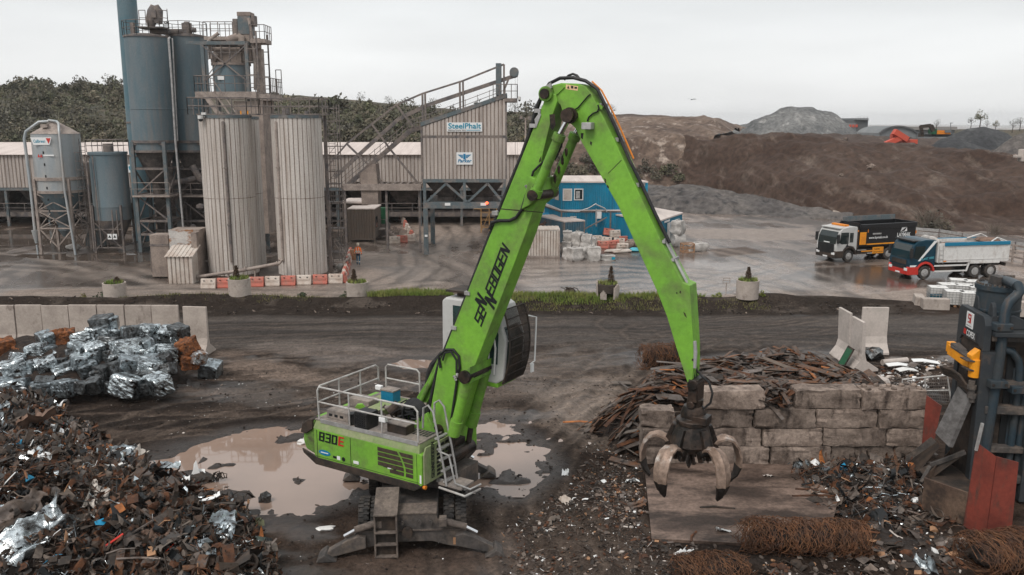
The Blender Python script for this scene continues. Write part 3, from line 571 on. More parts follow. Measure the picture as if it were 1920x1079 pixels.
# ---- clad bitumen tanks
def clad_tank(u,Y,r,vt,label,pipe_u=None,inner=False):
    cx=xq(u,370,Y); zt=zq(vt,Y-r,u); root=T('bitumen_tank',label,'tank',(cx,Y,0),0,'ribbed bitumen tanks')
    b=MB(); zs=zt*.51; ribcyl(b,0,0,.3,zs-.02,r); ribcyl(b,0,0,zs+.02,zt,r+.012)
    b.build('cladding',['tankclad','claddark'],root)
    s=MB(); s.cyl((0,0,zs-.05),(0,0,zs+.05),r+.035,n=60); s.cyl((0,0,0),(0,0,.32),r-.05,n=40); s.build('seam_band','claddark',root)
    c=MB(); c.cyl((0,0,zt),(0,0,zt+.22),r+.1,n=48); c.build('roof_rim','frameblue',root,True)
    h=MB(); 
    for q in range(3): a=rnd(0,6); h.cyl((r*.5*math.cos(a),r*.5*math.sin(a),zt+.2),(r*.5*math.cos(a),r*.5*math.sin(a),zt+rnd(.5,.8)),.16,n=10)
    h.build('roof_vents','frame',root)
    if pipe_u:
        px=xq(pipe_u,300,Y-r)-cx; py=-math.sqrt(max(.01,r*r-px*px))-.14
        p=MB(); p.tube([(px,py+.2,zt-.35),(px,py-.02,zt-.3),(px,py,zt-.5),(px,py,1.4)],.11,n=10)
        for z in (zt*.7,zt*.35): p.cyl((px,py,z-.06),(px,py,z+.06),.16,n=10)
        p.build('pipe','framepale' if pipe_u>500 else 'frame',root,True)
    return root
TKY=66.5
clad_tank(448,TKY+3.9,1.86,224,'ribbed tank standing half hidden behind the left clad tank')
ta=clad_tank(431,TKY,1.88,222,'left front ribbed grey tank with a dark standpipe down its middle',423)
tb=clad_tank(562,TKY,1.83,222,'right ribbed grey tank with a pale standpipe on its left edge',519)
t=T('transfer_pipe','long dusty pipe sloping down across the foot of the ribbed tanks','pipe',tuple(P(450,520)))
m=MB(); m.tube([Q(523,486,TKY-2.3),Q(529,489,TKY-2.4),Q(524,494,TKY-2.5),Q(450,508,TKY-2.6),Q(368,520,TKY-2.7)],.13,n=10)
for q in (.3,.62): p=Q(524,494,TKY-2.5).lerp(Q(368,520,TKY-2.7),q); m.beam(p,(p.x,p.y,0),.08)
m.build('pipe_run','framepale',t,True,world=True)
m=MB()
for q in (.02,.4,.97): 
    a=Q(524,494,TKY-2.5).lerp(Q(368,520,TKY-2.7),q); b=Q(524,494,TKY-2.5).lerp(Q(368,520,TKY-2.7),q+.012); m.cyl(a,b,.2,n=10)
m.build('flange','framepale',t,True,world=True)
# walkway and rails on top of the tanks
t=T('tank_top_walkway','railed steel walkway across the tops of the ribbed tanks','walkway',(ta.location.x,TKY,0))
zt=zq(222,TKY-2,430); x0,x1=ta.location.x-2.1,tb.location.x+2.2
m=MB(); m.box(x0,TKY-.2,zt+.24,x1,TKY+1.6,zt+.34); m.beam((x0+.2,TKY+1,zt+.2),(x0+.2,TKY+1,0.1),.2); m.beam((x1-.2,TKY+1,zt+.2),(x1-.2,TKY+1,.1),.2); m.build('deck','frame',t,world=True)
m=MB(); rails(m,[(x0,TKY-1.9,zt+.25),((x0+x1)/2-.5,TKY-1.9,zt+.25),((x0+x1)/2-.5,TKY+1.6,zt+.25),(x0,TKY+1.6,zt+.25)],1.25,.035,1.1,closed=True)
rails(m,[((x0+x1)/2+.4,TKY-1.9,zt+.25),(x1,TKY-1.9,zt+.25),(x1,TKY+1.6,zt+.25),((x0+x1)/2+.4,TKY+1.6,zt+.25)],1.2,.035,1.3,closed=True)
m.build('guard_rail','frame',t,world=True)
m=MB(); 
for u in (452,465,608,617,626,660): 
    p=Q(u,217,TKY-.4); 
    if p.x<x1: m.cyl((p.x,p.y,zt+.3),(p.x,p.y,zt+.55),.05,n=6)
m.build('valve','yellow',t,world=True)
t=T('security_camera','white dome camera on the corner of the left ribbed tank','camera',tuple(Q(376,222,TKY-1.9)))
m=MB(); m.cyl((0,0,.1),(.45,.3,.1),.05,n=8); m.cyl((0,0,-.05),(0,0,.2),.2,n=14); m.build('housing','white',t,True)
m=MB(); m.blob((0,0,-.1),.16,.16,.16,2,0); m.build('dome','black',t,True)
m=MB(); m.box(.1,-.1,.25,.4,.12,.42); m.build('bracket','white',t)
# ---- access tower right of the tanks
t=T('ladder_tower','rusty lattice ladder tower right of the ribbed tanks','ladder tower',tuple(P(632,500)))
bx=P(632,500); ox,oy=bx.x,bx.y; zt=zq(196,oy,620)
m=MB()
for dx in (-.55,.55):
    for dy in (-.5,.5): m.beam((ox+dx,oy+dy,0),(ox+dx,oy+dy,zt),.07)
k=0
z=.8
while z<zt:
    for dy in (-.5,.5): m.beam((ox-.55,oy+dy,z),(ox+(.95 if k%2 else .55),oy+dy,z),.05)
    for dx in (-.55,.55): m.beam((ox+dx,oy-.5,z),(ox+dx,oy+.5,z),.05)
    if k%2==0 and z<zt-1: m.beam((ox-.55,oy-.5,z),(ox+.55,oy-.5,min(zt,z+1.25)),.035)
    z+=1.02; k+=1
m.build('frame','frame',t,world=True)
m=MB(); ladder(m,(ox,oy-.1,0),(ox,oy-.1,zt),.5); m.build('ladder','frame',t,world=True)
m=MB(); 
for z0 in (1.2,3.2,5.4): m.box(ox-.6,oy-.6,z0,ox+.7,oy+.6,z0+.06)
rails(m,[(ox-.6,oy-.6,5.4),(ox+.7,oy-.6,5.4),(ox+.7,oy+.6,5.4)],1.,.02,.7); m.build('landing','frame',t,world=True)
m=MB(); m.prism([(0,0),(.35,0),(2.0,2.35),(1.65,2.35)],(ox-.1,oy-.9,0),(-1,0,0),(0,0,1),(0,.08,0)); m.prism([(0,0),(.35,0),(2.0,2.35),(1.65,2.35)],(ox-.1,oy-.1,0),(-1,0,0),(0,0,1),(0,.08,0))
for i in range(9): m.box(ox-.3-.18*i,oy-.85,.2+i*.25,ox-.05-.18*i,oy-.1,.24+i*.25)
rails(m,[(ox+1.2,oy-1,0),(ox+.1,oy-1,1.6)],1.,.02,.6)
m.build('stairs','framepale',t,world=True)
# ---- silver feed silo on a braced stand
Y0=79; cx=xq(119,400,Y0); r=2.02
t=T('feed_silo','silver pale silo with a conical roof on a braced stand','silo',(cx,Y0,0))
za,zb,zr,zc,zd=zq(226,Y0,113),zq(251,Y0,113),zq(334,Y0,118),zq(358,Y0,118),zq(432,Y0,122)
m=MB(); m.lathe([(r,zc),(r,zr-.02),(r+.005,zr+.02),(r,(zr+zb)/2-.01),(r+.02,(zr+zb)/2),(r,(zr+zb)/2+.01),(r,zb)],n=36); m.build('shell','silver',t,True,ang=25)
m=MB(); m.lathe([(r+.05,zb),(.35,za-.15),(.3,za)],n=32); m.box(-.5,-1.5,zb+.55,.1,-1.1,zb+.85); m.build('roof','framepale',t,True,ang=25)
m=MB(); m.lathe([(r+.02,zc),(.55,zd+.5),(.55,zd),(.2,zd-.6)],n=32); m.build('hopper','bluesteel',t,True,ang=25)
m=MB(); m.cyl((0,0,zr-.15),(0,0,zr+.15),r+.1,n=36); m.cyl((0,0,zc-.12),(0,0,zc+.12),r+.08,n=36); m.build('ring','framepale',t,True)
m=MB(); w=1.55
cs=[(-w,-w),(w,-w),(w,w),(-w,w)]
for x,y in cs: m.beam((x,y,0),(x,y,zr),.22)
for i in range(4):
    a,b=cs[i],cs[(i+1)%4]
    for z0,z1 in ((zc*.42,zc*.70),(zc*.70,zc*.98)):
        m.beam((*a,z0),(*b,z0),.12); m.beam((*a,z0),(*b,z1),.09); m.beam((*b,z0),(*a,z1),.09)
    m.beam((*a,zc*.42),((a[0]+b[0])/2,(a[1]+b[1])/2,zc*.12),.1); m.beam((*b,zc*.42),((a[0]+b[0])/2,(a[1]+b[1])/2,zc*.12),.1)
m.build('stand','framepale',t)
m=MB(); m.tube([(-.2,-.6,za-.1),(-.9,-.9,zb+1.05),(-r-.1,-1.0,zb+.2),(-r-.25,-1.1,zb-.4),(-r-.1,-1.2,zc),(-r+.1,-1.6,zq(428,Y0))],.13,n=10); m.cyl((-r+.1,-1.6,zq(428,Y0)),(-r+.12,-1.6,zq(452,Y0)),.3,.12,n=12); m.beam((-r+.12,-1.6,zq(455,Y0)),(-r+.14,-1.6,0),.12)
m.tube([(-.3,-.4,za),(.6,-.7,za-.1),(1.0,-1.2,zb+.9),(1.25,-1.75,zb),(1.3,-1.85,zc),(1.75,-1.95,0)],.11,n=10); m.build('fill_pipe','silver',t,True)
m=MB(); 
for i in range(8): z=zb-.7-i*1.05; m.box(-.24,-r-.03,z,-.14,-r+.05,z+.22)
m.build('sight_glass','ink',t)
sg=MB(); p=[(-.95,.33),(.95,.33),(.72,-.33),(-.72,-.33)]; sg.prism(p,(-.25,-r-.05,zq(265,Y0-r)),(1,0,0),(0,0,1),(0,.04,0)); s_=sg.build('sign','signwhite',t)
text('Callbreon',(-.95,-r-.05,zq(265,Y0-r)-.13),(1,0,0),(0,0,1),.26,'lettering','teal',s_,width=1.05,world=False)
m=MB(); m.add([(.18,-r-.06,zq(265,Y0-r)+.26),(.62,-r-.06,zq(265,Y0-r)+.26),(.4,-r-.06,zq(265,Y0-r)-.26)],[(2,1,0)]); m.build('emblem','red',s_)
m=MB()
for i in range(2): zz=zq(292,Y0-r); x=-.72+i*.22; m.add([(x,-r-.04,zz-.16),(x+.11,-r-.04,zz+.16),(x+.22,-r-.04,zz-.16)],[(0,1,2)])
m.build('mark','red',t)
m=MB(); m.box(-.2,-r-.03,zq(292,Y0-r)-.06,.75,-r+.03,zq(292,Y0-r)+.07); m.build('mark_panel','signwhite',t)
one('cement_bag',MB().blob((0,0,.28),.75,.4,.32,2,.12),'bag','slumped dusty bag lying under the silver silo','bag',tuple(P(138,469)),.1,smooth=True)
# ---- blue filler silo with a caged ladder
Y0=79.5; cx=xq(210,380,Y0); r=1.62
t=T('filler_silo','squat blue silo with a caged ladder on its left','silo',(cx,Y0,0))
zt,zc,zd=zq(285,Y0,205),zq(411,Y0,208),zq(450,Y0,212)
m=MB(); m.lathe([(r,zc),(r,zc+1.2),(r+.03,zc+1.22),(r,zc+1.3),(r,zt-.25),(r+.08,zt-.22),(r+.08,zt)],n=36); m.build('shell','bluesteel',t,True,ang=25)
m=MB(); m.lathe([(r,zc),(.7,zd),(.5,zd-.4)],n=32); m.build('hopper','frame',t,True,ang=25)
m=MB(); m.cyl((.1,0,zt),(.1,0,zt+.75),.45,n=16); m.build('filter_unit','frame',t,True)
m=MB(); rails(m,[(-1.4,-1.1,zt),(1.5,-1.1,zt),(1.5,1.1,zt),(-1.4,1.1,zt)],1.1,.03,1.4,closed=True); m.build('guard_rail','frame',t)
m=MB()
for x,y in ((-1.3,-1.2),(1.3,-1.2),(1.3,1.2),(-1.3,1.2)): m.beam((x,y,0),(x,y,zc+1.4),.17)
for z in (.5,2.2): 
    m.beam((-1.3,-1.2,z),(1.3,-1.2,z),.11); m.beam((-1.3,1.2,z),(1.3,1.2,z),.11)
m.beam((-1.3,-1.2,.3),(1.3,-1.2,2.9),.1); m.beam((1.3,-1.2,.3),(-1.3,-1.2,2.9),.1); m.beam((.7,-1.7,1.6),(.7,-1.7,zc+1.),.09); m.beam((1.1,-1.65,1.6),(1.1,-1.65,zc+1.),.09)
m.build('stand','frame',t)
m=MB(); ladder(m,(-2.1,-.6,0),(-2.0,-.6,zt+1.2),.5)
for i in range(10):
    z=2.2+i*.78; m.tube([(-2.25,-.6,z),(-2.55,-1.1,z),(-2.3,-1.5,z),(-1.85,-1.5,z),(-1.6,-1.1,z),(-1.78,-.6,z)],.02,n=4)
for dx,dy in ((-2.5,-1.1),(-2.25,-1.5),(-1.75,-1.5)): m.cyl((dx,dy,2.2),(dx,dy,zt),.02,n=4)
m.build('ladder','frame',t)
m=MB(); m.tube([(-.9,-1.65,zt-.5),(-.9,-1.75,zt-.3),(-1.2,-1.7,zt-.4),(-1.2,-1.75,.2)],.09,n=8); m.tube([(-.6,-1.72,zt-.3),(-.5,-1.72,.6)],.05,n=6); m.build('fill_pipe','frame',t,True)
m=MB()
for x in (.15,.62): m.box(x,-1.78,1.35,x+.38,-1.74,1.85)
m.build('notice','signwhite',t)
m=MB()
for x in (.2,.67): m.add([(x,-1.79,1.5),(x+.28,-1.79,1.5),(x+.14,-1.79,1.75)],[(0,1,2)])
m.build('notice_symbol','ink',t)
# ---- tall chimney
Y0=87; a=Q(246,0,Y0); b=P(262,430); cx=xq(254,200,Y0)
t=T('chimney','tall plain blue steel chimney left of the tall silos','chimney',(cx,Y0,0))
m=MB(); m.lathe([(.98,0),(.96,12),(.9,26),(.88,32)],n=32); m.build('stack','chimney',t,True)
m=MB(); 
for v in (230,292): z=zq(v,Y0); m.cyl((0,0,z-.08),(0,0,z+.08),1.03,n=32)
m.build('flange','frame',t)
# ---- twin tall silos and their steelwork
def tall_silo(u,Y0,r,label,big):
    cx=xq(u,160,Y0); t=T('dust_silo',label,'silo',(cx,Y0,0),0,'tall blue twin silos')
    zt,z1,z2,z3,zd=[zq(v,Y0-r*.6,u) for v in (66,205,266,284,322)]
    m=MB(); m.lathe([(r,z3),(r,z2-.02),(r+.02,z2),(r,z1-.02),(r+.04,z1),(r,z1+.03),(r,zt-.15)],n=40); m.build('shell','bluesteel',t,True,ang=20)
    m=MB(); m.lathe([(r+.09,zt-.15),(r+.09,zt),(r*.5,zt+.2)],n=40); m.build('roof','frame',t,True,ang=20)
    m=MB(); m.lathe([(r*.95,z3),(.5,zd-1.2),(.45,zd-2.6)],n=28); m.build('hopper','framedark',t,True,ang=20)
    m=MB(); m.cyl((0,0,z2-.12),(0,0,z2+.12),r+.14,n=40); m.cyl((0,0,z3-.1),(0,0,z3+.1),r+.1,n=40); m.build('ring','frame',t,True)
    w=1.45; cs=[(-w,-w),(w,-w),(w,w),(-w,w)]
    m=MB()
    [MB().beam((x,y,0),(x,y,z2),.30).build('column','frameblue',t) for x,y in cs]
    m=MB(); zs=[zq(v,Y0-1.5,u) for v in (317,367,415,440)]
    for i in range(4):
        p,q=cs[i],cs[(i+1)%4]
        for z in zs: m.beam((*p,z),(*q,z),.2)
        m.beam((*p,zs[1]),(*q,zs[0]),.12); m.beam((*q,zs[2]),(*p,zs[1]),.12); m.beam((*p,zs[2]),(*q,.2),.12)
    m.beam((-w,-w,z2-.2),(w,-w,z2-.2),.22); m.build('bracing','frame',t)
    m=MB(); m.box(-w-.2,-w-.5,zs[1]-.12,w+.4,w,zs[1]+.02); rails(m,[(-w-.2,-w-.5,zs[1]),(w+.4,-w-.5,zs[1])],1.2,.03,1.4); m.build('walkway','framepale',t)
    m=MB()
    if big:
        rails(m,[((r+.1)*math.cos(k*PI/6),(r+.1)*math.sin(k*PI/6),zt) for k in range(12)],1.25,.03,1.,closed=True)
    else: rails(m,[((r+.1)*math.cos(k*PI/6),(r+.1)*math.sin(k*PI/6),zt) for k in range(12)],1.2,.03,1.,closed=True)
    m.build('guard_rail','frame',t)
    return t,zt,r
sa,zt,ra=tall_silo(281,80.5,1.86,'left one of the twin tall blue silos with a curved fan duct on top',True)
sb,zt2,rb=tall_silo(356,83.5,1.8,'right one of the twin tall blue silos with a filter unit on top',False)
m=MB(); X0=sa.location.x
m.box(X0-.3,79.5,zt+.6,X0+1.9,81.2,zt+.75); m.build('fan_platform','framedark',sa,world=True)
m=MB(); m.tube([Q(283,52,80.2),Q(284,38,80.2),Q(287,22,80.2),Q(290,11,80.2)],[.3,.5,.5,.34],n=14); m.tube([Q(290,11,80.2),Q(295,22,80.3),Q(296,44,80.3)],[.34,.5,.42],n=14); m.box(X0+.95,79.7,zq(34,80.),X0+1.35,80.6,zq(19,80.)); m.build('fan_duct','frame',sa,True,world=True)
m=MB(); rails(m,[Q(262,49,79.6),Q(274,49,79.6)],1.35,.035,.6); rails(m,[Q(298,48,79.6),Q(315,50,79.6),Q(315,46,81.5)],1.35,.035,.6); m.box(X0-1.0,79.6,zt,X0-.7,80.,zt+1.1); m.build('fan_rail','frame',sa,world=True)
m=MB(); m.cyl(Q(282,60,80.6),Q(345,60,82.5),.26,n=12); m.build('duct','frame',sa,True,world=True)
m=MB(); c=Q(351,62,82.6); m.cyl((c.x,c.y,zt-.2),(c.x,c.y,zq(44,82.6)),.46,n=18); m.cyl((c.x,c.y,zq(44,82.6)),(c.x,c.y,zq(41,82.6)),.3,.2,n=16); m.cyl(Q(360,57,82.4),Q(367,57,82.4),.22,n=10); m.build('filter_unit','frame',sb,True,world=True)
m=MB(); m.tube([Q(318,71,79.6),Q(316,73,79.4),Q(322,150,79.3),Q(329,265,79.2),Q(344,430,79.)],.1,n=8); m.tube([Q(323,72,79.7),Q(327,150,79.6),Q(333,265,79.4)],.07,n=8); m.build('down_pipe','steel_grey',sa,True,world=True)
# plant equipment in the shade under the twin silos
t=T('pipework','tangle of dusty ducts and motors under the twin silos','pipework',(X0+2,82,0))
m=MB(); z=zq(345,80); 
m.tube([(X0-.5,81,z-.5),(X0+1.2,81,z),(X0+3.2,82,z+.4),(X0+5.,82,z+.2)],.28,n=10); m.tube([(X0+3,81.5,z+1.6),(X0+3.6,81.5,z+.4),(X0+4.4,82,z-.4)],.3,n=10)
for i in range(9): x=X0+rnd(-1.,5.2); zz=rnd(1.2,7.2); m.blob((x,rnd(80.5,83),zz),rnd(.25,.5),.35,rnd(.25,.5),1,.1)
for i in range(8): x=X0+rnd(-1.2,5.4); m.beam((x,rnd(81,84),0),(x+rnd(-.3,.3),rnd(81,84),rnd(2,5)),.16)
m.build('duct','frame',t,True,world=True)
m=MB(); m.box(X0-1.9,84.2,0,X0+6,84.6,zq(306,84)); m.build('dark_backdrop','framedark',t,world=True)  # added dark sheet, stands in for the darkness between the silo legs
t=T('filter_house','grey sloped duct house between the squat blue silo and the tall silos','duct',tuple(P(250,445)))
m=MB(); m.prism([(-1.4,.1),(.5,.1),(.9,.8),(.9,5.),(.2,5.2),(-.1,4.4),(-1.2,2.)],(P(250,445).x,82,0),(1,0,0),(0,0,1),(0,2,0)); m.build('casing','frameblue',t,world=True)
m=MB(); m.box(P(250,445).x-1.6,82.4,5.0,P(250,445).x+.8,84,8.2); m.build('duct_box','dustplate',t,world=True,bevel=.2)
# ---- mixing tower
Yt=79; 
t=T('mixing_tower','tall dusty mixing tower with railed platforms behind the left ribbed tanks','tower',(xq(436,150,Yt),Yt,0))
xl,xr=xq(394,130,Yt),xq(474,130,Yt); zp=zq(174,Yt,430); ztop=zq(84,Yt,430)
m=MB()
for x in (xl,xr):
    for y in (Yt-1.6,Yt+1.8): MB().beam((x,y,0),(x,y,ztop),.28).build('column','frameblue',t,world=True)
m.beam((xq(348,83,Yt-1.6),Yt-1.6,ztop),(xr,Yt-1.6,ztop),.3); m.beam((xl,Yt+1.8,ztop),(xr,Yt+1.8,ztop),.3); m.beam((xl,Yt-1.6,ztop),(xl,Yt+1.8,ztop),.3); m.beam((xr,Yt-1.6,ztop),(xr,Yt+1.8,ztop),.3)
m.build('top_beam','frameblue',t,world=True)
m=MB(); m.beam((xl,Yt-1.7,ztop-.2),(xr,Yt-1.7,zp+.9),.1); m.beam((xr,Yt-1.7,ztop-.2),(xl,Yt-1.7,zp+.9),.1)
for z in (3,6.5,9.5): m.beam((xl,Yt-1.6,z),(xr,Yt-1.6,z),.18); m.beam((xl,Yt-1.6,z),(xr,Yt-1.6,z-3),.1)
m.build('bracing','frame',t,world=True)
m=MB(); m.box(xq(367,175,Yt-2.4),Yt-2.6,zp-.55,xr+.9,Yt+2.4,zp); m.box(xr+.9,Yt-2.2,zp-.75,xr+2.0,Yt+2.,zp-.2); m.build('platform','framepale',t,world=True)
m=MB(); xa=xq(367,175,Yt-2.4); rails(m,[(xa,Yt-2.6,zp),(xr+.9,Yt-2.6,zp)],1.35,.035,.9); rails(m,[(xa,Yt+2.4,zp),(xa,Yt-2.6,zp)],1.35,.035,.9); rails(m,[(xr+.9,Yt-2.2,zp-.2),(xr+2.,Yt-2.2,zp-.2),(xr+2.,Yt+2,zp-.2)],1.4,.035,.5); rails(m,[(xr+1.5,Yt+2,zp-.2),(xr+2.,Yt+2,zp-.2)],2.3,.04,.5); m.build('guard_rail','frame',t,world=True)
zd0,zd1=zp,zq(122,Yt-1.3,440); cx=(xl+xr)/2
m=MB(); m.cyl((cx,Yt,zd0),(cx,Yt,zd1),1.62,n=32); m.build('mixer_drum','bluesteel',t,True,world=True)
m=MB(); m.cyl((cx,Yt,zd1),(cx,Yt,zd1+.2),1.72,n=32); m.cyl((cx-1.3,Yt-.6,zd1+.95),(cx+1.2,Yt-.6,zd1+.95),.22,n=12); m.cyl((cx-1.3,Yt-.9,zd1+1.35),(cx+1.2,Yt-.9,zd1+1.35),.2,n=12); m.box(cx-.9,Yt-.9,zd1+.2,cx+1.2,Yt+1,zd1+.85)
m.box(cx-1.4,Yt-1.2,zd1+.2,cx-1.,Yt-.2,zd1+1.1); m.build('screen_deck','dustplate',t,True,world=True)
m=MB(); rails(m,[(xl+.4,Yt-1.5,zd1+.4),(xr-.3,Yt-1.5,zd1+.4)],1.2,.03,.6); rails(m,[(xl+.4,Yt+1.5,zd1+.6),(xr-.3,Yt+1.5,zd1+.6)],1.3,.03,.6); m.build('inner_rail','frame',t,world=True)
m=MB(); xe0,xe1=xq(449,40,Yt),xq(473,40,Yt); m.box(xe0,Yt-.6,zq(66,Yt,460),xe1,Yt+.7,zq(32,Yt,460)); m.build('elevator_head','frameblue',t,world=True,bevel=.03)
m=MB(); m.box(xe0-.02,Yt-.62,zq(31.8,Yt,460),xe1+.02,Yt+.72,zq(24,Yt,460)); m.build('elevator_cap','dustplate',t,world=True,bevel=.03)
m=MB(); m.box(xe0+.02,Yt-.55,ztop-1.6,xe1-.1,Yt+.6,zq(66,Yt,460)-.005); m.cyl(Q(425,78,Yt-1),Q(446,70,Yt-.8),.38,n=14); m.tube([Q(446,70,Yt-.8),Q(452,72,Yt-.8),Q(454,86,Yt-.8)],.36,n=14); m.build('duct','dustplate',t,True,world=True)
m=MB(); m.box(xe0-.55,Yt-.3,zq(68,Yt,443),xe0-.1,Yt+.2,zq(36,Yt,443)); m.box(xe1+.02,Yt-.5,zq(50,Yt),xe1+.35,Yt+.4,zq(30,Yt)); m.beam((xe1-.15,Yt-.75,zq(84,Yt)),(xe1+.12,Yt-.75,zq(36,Yt)),.1); m.build('motor','frame',t,world=True,bevel=.05)
m=MB(); zu=zq(69,Yt,420); m.box(xq(387,69,Yt+.5),Yt-.2,zu-.3,xe0,Yt+1.6,zu); m.box(xe1+.05,Yt-1.2,zu-.65,xe1+1.35,Yt+1.,zu-.3); m.build('upper_platform','framepale',t,world=True)
m=MB(); rails(m,[(xq(387,69,Yt+.5),Yt-.2,zu),(xe0-.6,Yt-.2,zu)],1.25,.035,.7); rails(m,[(xq(387,69,Yt+.5),Yt+1.6,zu),(xe0-.6,Yt+1.6,zu)],1.25,.035,1.); rails(m,[(xe1+.05,Yt-1.2,zu-.3),(xe1+1.35,Yt-1.2,zu-.3),(xe1+1.35,Yt+1.,zu-.3)],1.2,.035,.5); m.build('upper_rail','frame',t,world=True)
m=MB(); m.box(xr+.35,Yt-.3,zp-.3,xr+.95,Yt+.5,zq(92,Yt,482)); m.box(xr+.5,Yt-.8,ztop-.4,xr+1.,Yt-.35,ztop+.5); m.build('down_chute','framepale',t,world=True,bevel=.04)
m=MB(); m.box(xr-1.2,Yt-2.2,2,xr+1.3,Yt+1.5,zp-.8); m.build('hot_bin','dustplate',t,world=True); 
m=MB(); m.box(cx-.75,Yt-1.64,zd0+1.05,cx-.15,Yt-1.60,zd0+1.4); m.build('notice','signwhite',t,world=True)
m=MB(); a=(xl+.2,Yt-2.7,zp-.1); b=(xl+2.6,Yt-3.5,zp-3.3); m.beam(a,b,.3); m.beam((a[0]+.9,a[1],a[2]+.1),(b[0]+.9,b[1],b[2]),.12); m.beam((a[0]+.9,a[1],a[2]+1.1),(b[0]+.9,b[1],b[2]+1),.06); m.build('stairs','framepale',t,world=True)
m=MB()
for k in range(5): z=ztop-.5-k*1.1; m.beam((xr+.15,Yt-1.7,z),(xr+.95,Yt-1.7,z),.07); m.beam((xr+.15,Yt+1.9,z),(xr+.95,Yt+1.9,z),.07)
for x in (xl+.8,xl+1.6,xl+2.4): m.beam((x,Yt-1.65,ztop-.1),(x,Yt-1.65,zd1+.2),.06)
m.beam((xr+.95,Yt-1.7,zp),(xr+.95,Yt-1.7,zq(62,Yt)),.12); m.beam((xr+.95,Yt+1.9,zp),(xr+.95,Yt+1.9,zq(62,Yt)),.12); m.beam((xl+.1,Yt-1.9,zp+1.),(xl+1.4,Yt-1.9,zp+2.6),.06); m.build('secondary_steel','frame',t,world=True)
m=MB(); m.tube([(xr+.4,Yt-1.0,zp+.2),(xr+.5,Yt-1.0,zp+2.5),(xr+.3,Yt-.8,ztop+.8),(xe1-.1,Yt-.7,ztop+2.2)],.13,n=8); m.tube([(xl+.5,Yt-1.2,zd1+.5),(xl+.5,Yt-1.2,ztop+.3),(xl+1.3,Yt-1.,ztop+.9)],.16,n=8); m.blob((xl+.9,Yt-1.3,zd1+.7),.4,.35,.4,1,.08); m.build('vent_pipe','framepale',t,True,world=True)
# ---- long storage shed at the back
Ys=99
t=T('storage_shed','long ribbed storage shed with a pale roof standing on posts behind the plant','shed',(xq(480,350,Ys),Ys,0))
xa,xb=xq(-230,320,Ys),xq(1003,320,Ys); ze,zb_,zr=zq(291,Ys),zq(352,Ys),zq(268,Ys+9)
m=MB(); corr(m,(xa,Ys,zb_),(1,0,0),(0,0,1),xb-xa,ze-zb_,.42,.06,gm=1); m.quad((xb,Ys,zb_),(xb,Ys+14,zb_),(xb,Ys+14,ze),(xb,Ys,ze)); m.build('wall',['clad','claddark'],t,world=True)
m=MB(); k=int((xb-xa)/1.1)
for i in range(k):
    x0=xa+(xb-xa)*i/k; x1=xa+(xb-xa)*(i+1)/k; m.box(x0+.01,0,0,x1-.01,1,.05,M=Matrix(((1,0,0,0),(0,9.3,0,Ys-.35),(0,zr-ze,1,ze+.02),(0,0,0,1))))
m.quad((xa,Ys+8.9,zr+.06),(xb,Ys+8.9,zr+.06),(xb,Ys+18,ze),(xa,Ys+18,ze)); m.build('roof','roof',t,world=True)
m=MB(); x=xa
while x<xb: 
    m.beam((x,Ys+.2,0),(x,Ys+.2,zb_),.28); m.beam((x,Ys+8,0),(x,Ys+8,zb_),.28); x+=4.8
m.box(xa,Ys,zb_-.35,xb,Ys+.25,zb_-.01); m.build('post','frameblue',t,world=True)
m=MB(); m.box(xa,Ys+9,-.2,xb,Ys+9.2,ze); m.build('back_wall','framedark',t,world=True)
m=MB(); x=xa+1.
while x<xb-4:
    m.add([(x,Ys+1,zb_-.4),(x+3.9,Ys+1,zb_-.4),(x+3.9,Ys+5,zb_-.4),(x,Ys+5,zb_-.4),(x+1.2,Ys+2,zb_-2.3),(x+2.7,Ys+2,zb_-2.3),(x+2.7,Ys+4,zb_-2.3),(x+1.2,Ys+4,zb_-2.3)],[(0,1,5,4),(1,2,6,5),(2,3,7,6),(3,0,4,7),(4,5,6,7)]); x+=4.8
m.build('feed_hopper','framedark',t,world=True)
m=MB(); zc=zb_-2.9; m.box(xa,Ys+2.3,zc-.35,xb,Ys+3.7,zc); m.box(xa,Ys+1.,1.,xb,Ys+1.15,1.5); 
rails(m,[(xa,Ys-.1,1.55),(xb,Ys-.1,1.55)],1.1,.04,2.4); m.build('conveyor','frame',t,world=True)
def sgn(u0,v0,u1,v1,Y,nm='sign',par=None,mt='signwhite'):
    a=Q(u0,v1,Y); b=Q(u1,v0,Y); q=MB().box(a.x,Y-.06,a.z,b.x,Y-.005,b.z); return q.build(nm,mt,par,world=True),a,b
s_,a,b=sgn(166,309,251,324,Ys-.06,par=t)
text('SteelPhalt',(a.x+.25,Ys-.13,a.z+.28),(1,0,0),(0,0,1),.62,'lettering','teal',s_,width=b.x-a.x-.5,bold=.015)
# ---- lean-to huts by the tanks
p=P(337,532); 
t=T('rusty_hut','small ribbed lean-to hut with a rust-stained upper box left of the ribbed tanks','hut',tuple(p))
xa,xb=xq(314,510,p.y),xq(362,510,p.y); y0=p.y; ze=zq(482,y0); zr=zq(460,y0+1.6)
m=MB(); corr(m,(xa,y0,0),(1,0,0),(0,0,1),xb-xa,ze,.3,.045,gm=1); m.quad((xb,y0,0),(xb,y0+1.6,0),(xb,y0+1.6,zr-.05),(xb,y0,ze)); m.quad((xa,y0+1.6,0),(xa,y0,0),(xa,y0,ze),(xa,y0+1.6,zr-.05)); m.build('wall',['contwhite','claddark'],t,world=True)
m=MB(); corr(m,(xa-.12,y0-.15,ze),(1,0,0),(0,1.75,zr-ze),xb-xa+.24,math.hypot(1.75,zr-ze),.3,.05); m.build('roof','contwhite',t,world=True)
xa,xb=xq(317,450,y0+1.7),xq(374,450,y0+1.7); zt=zq(431,y0+1.7)
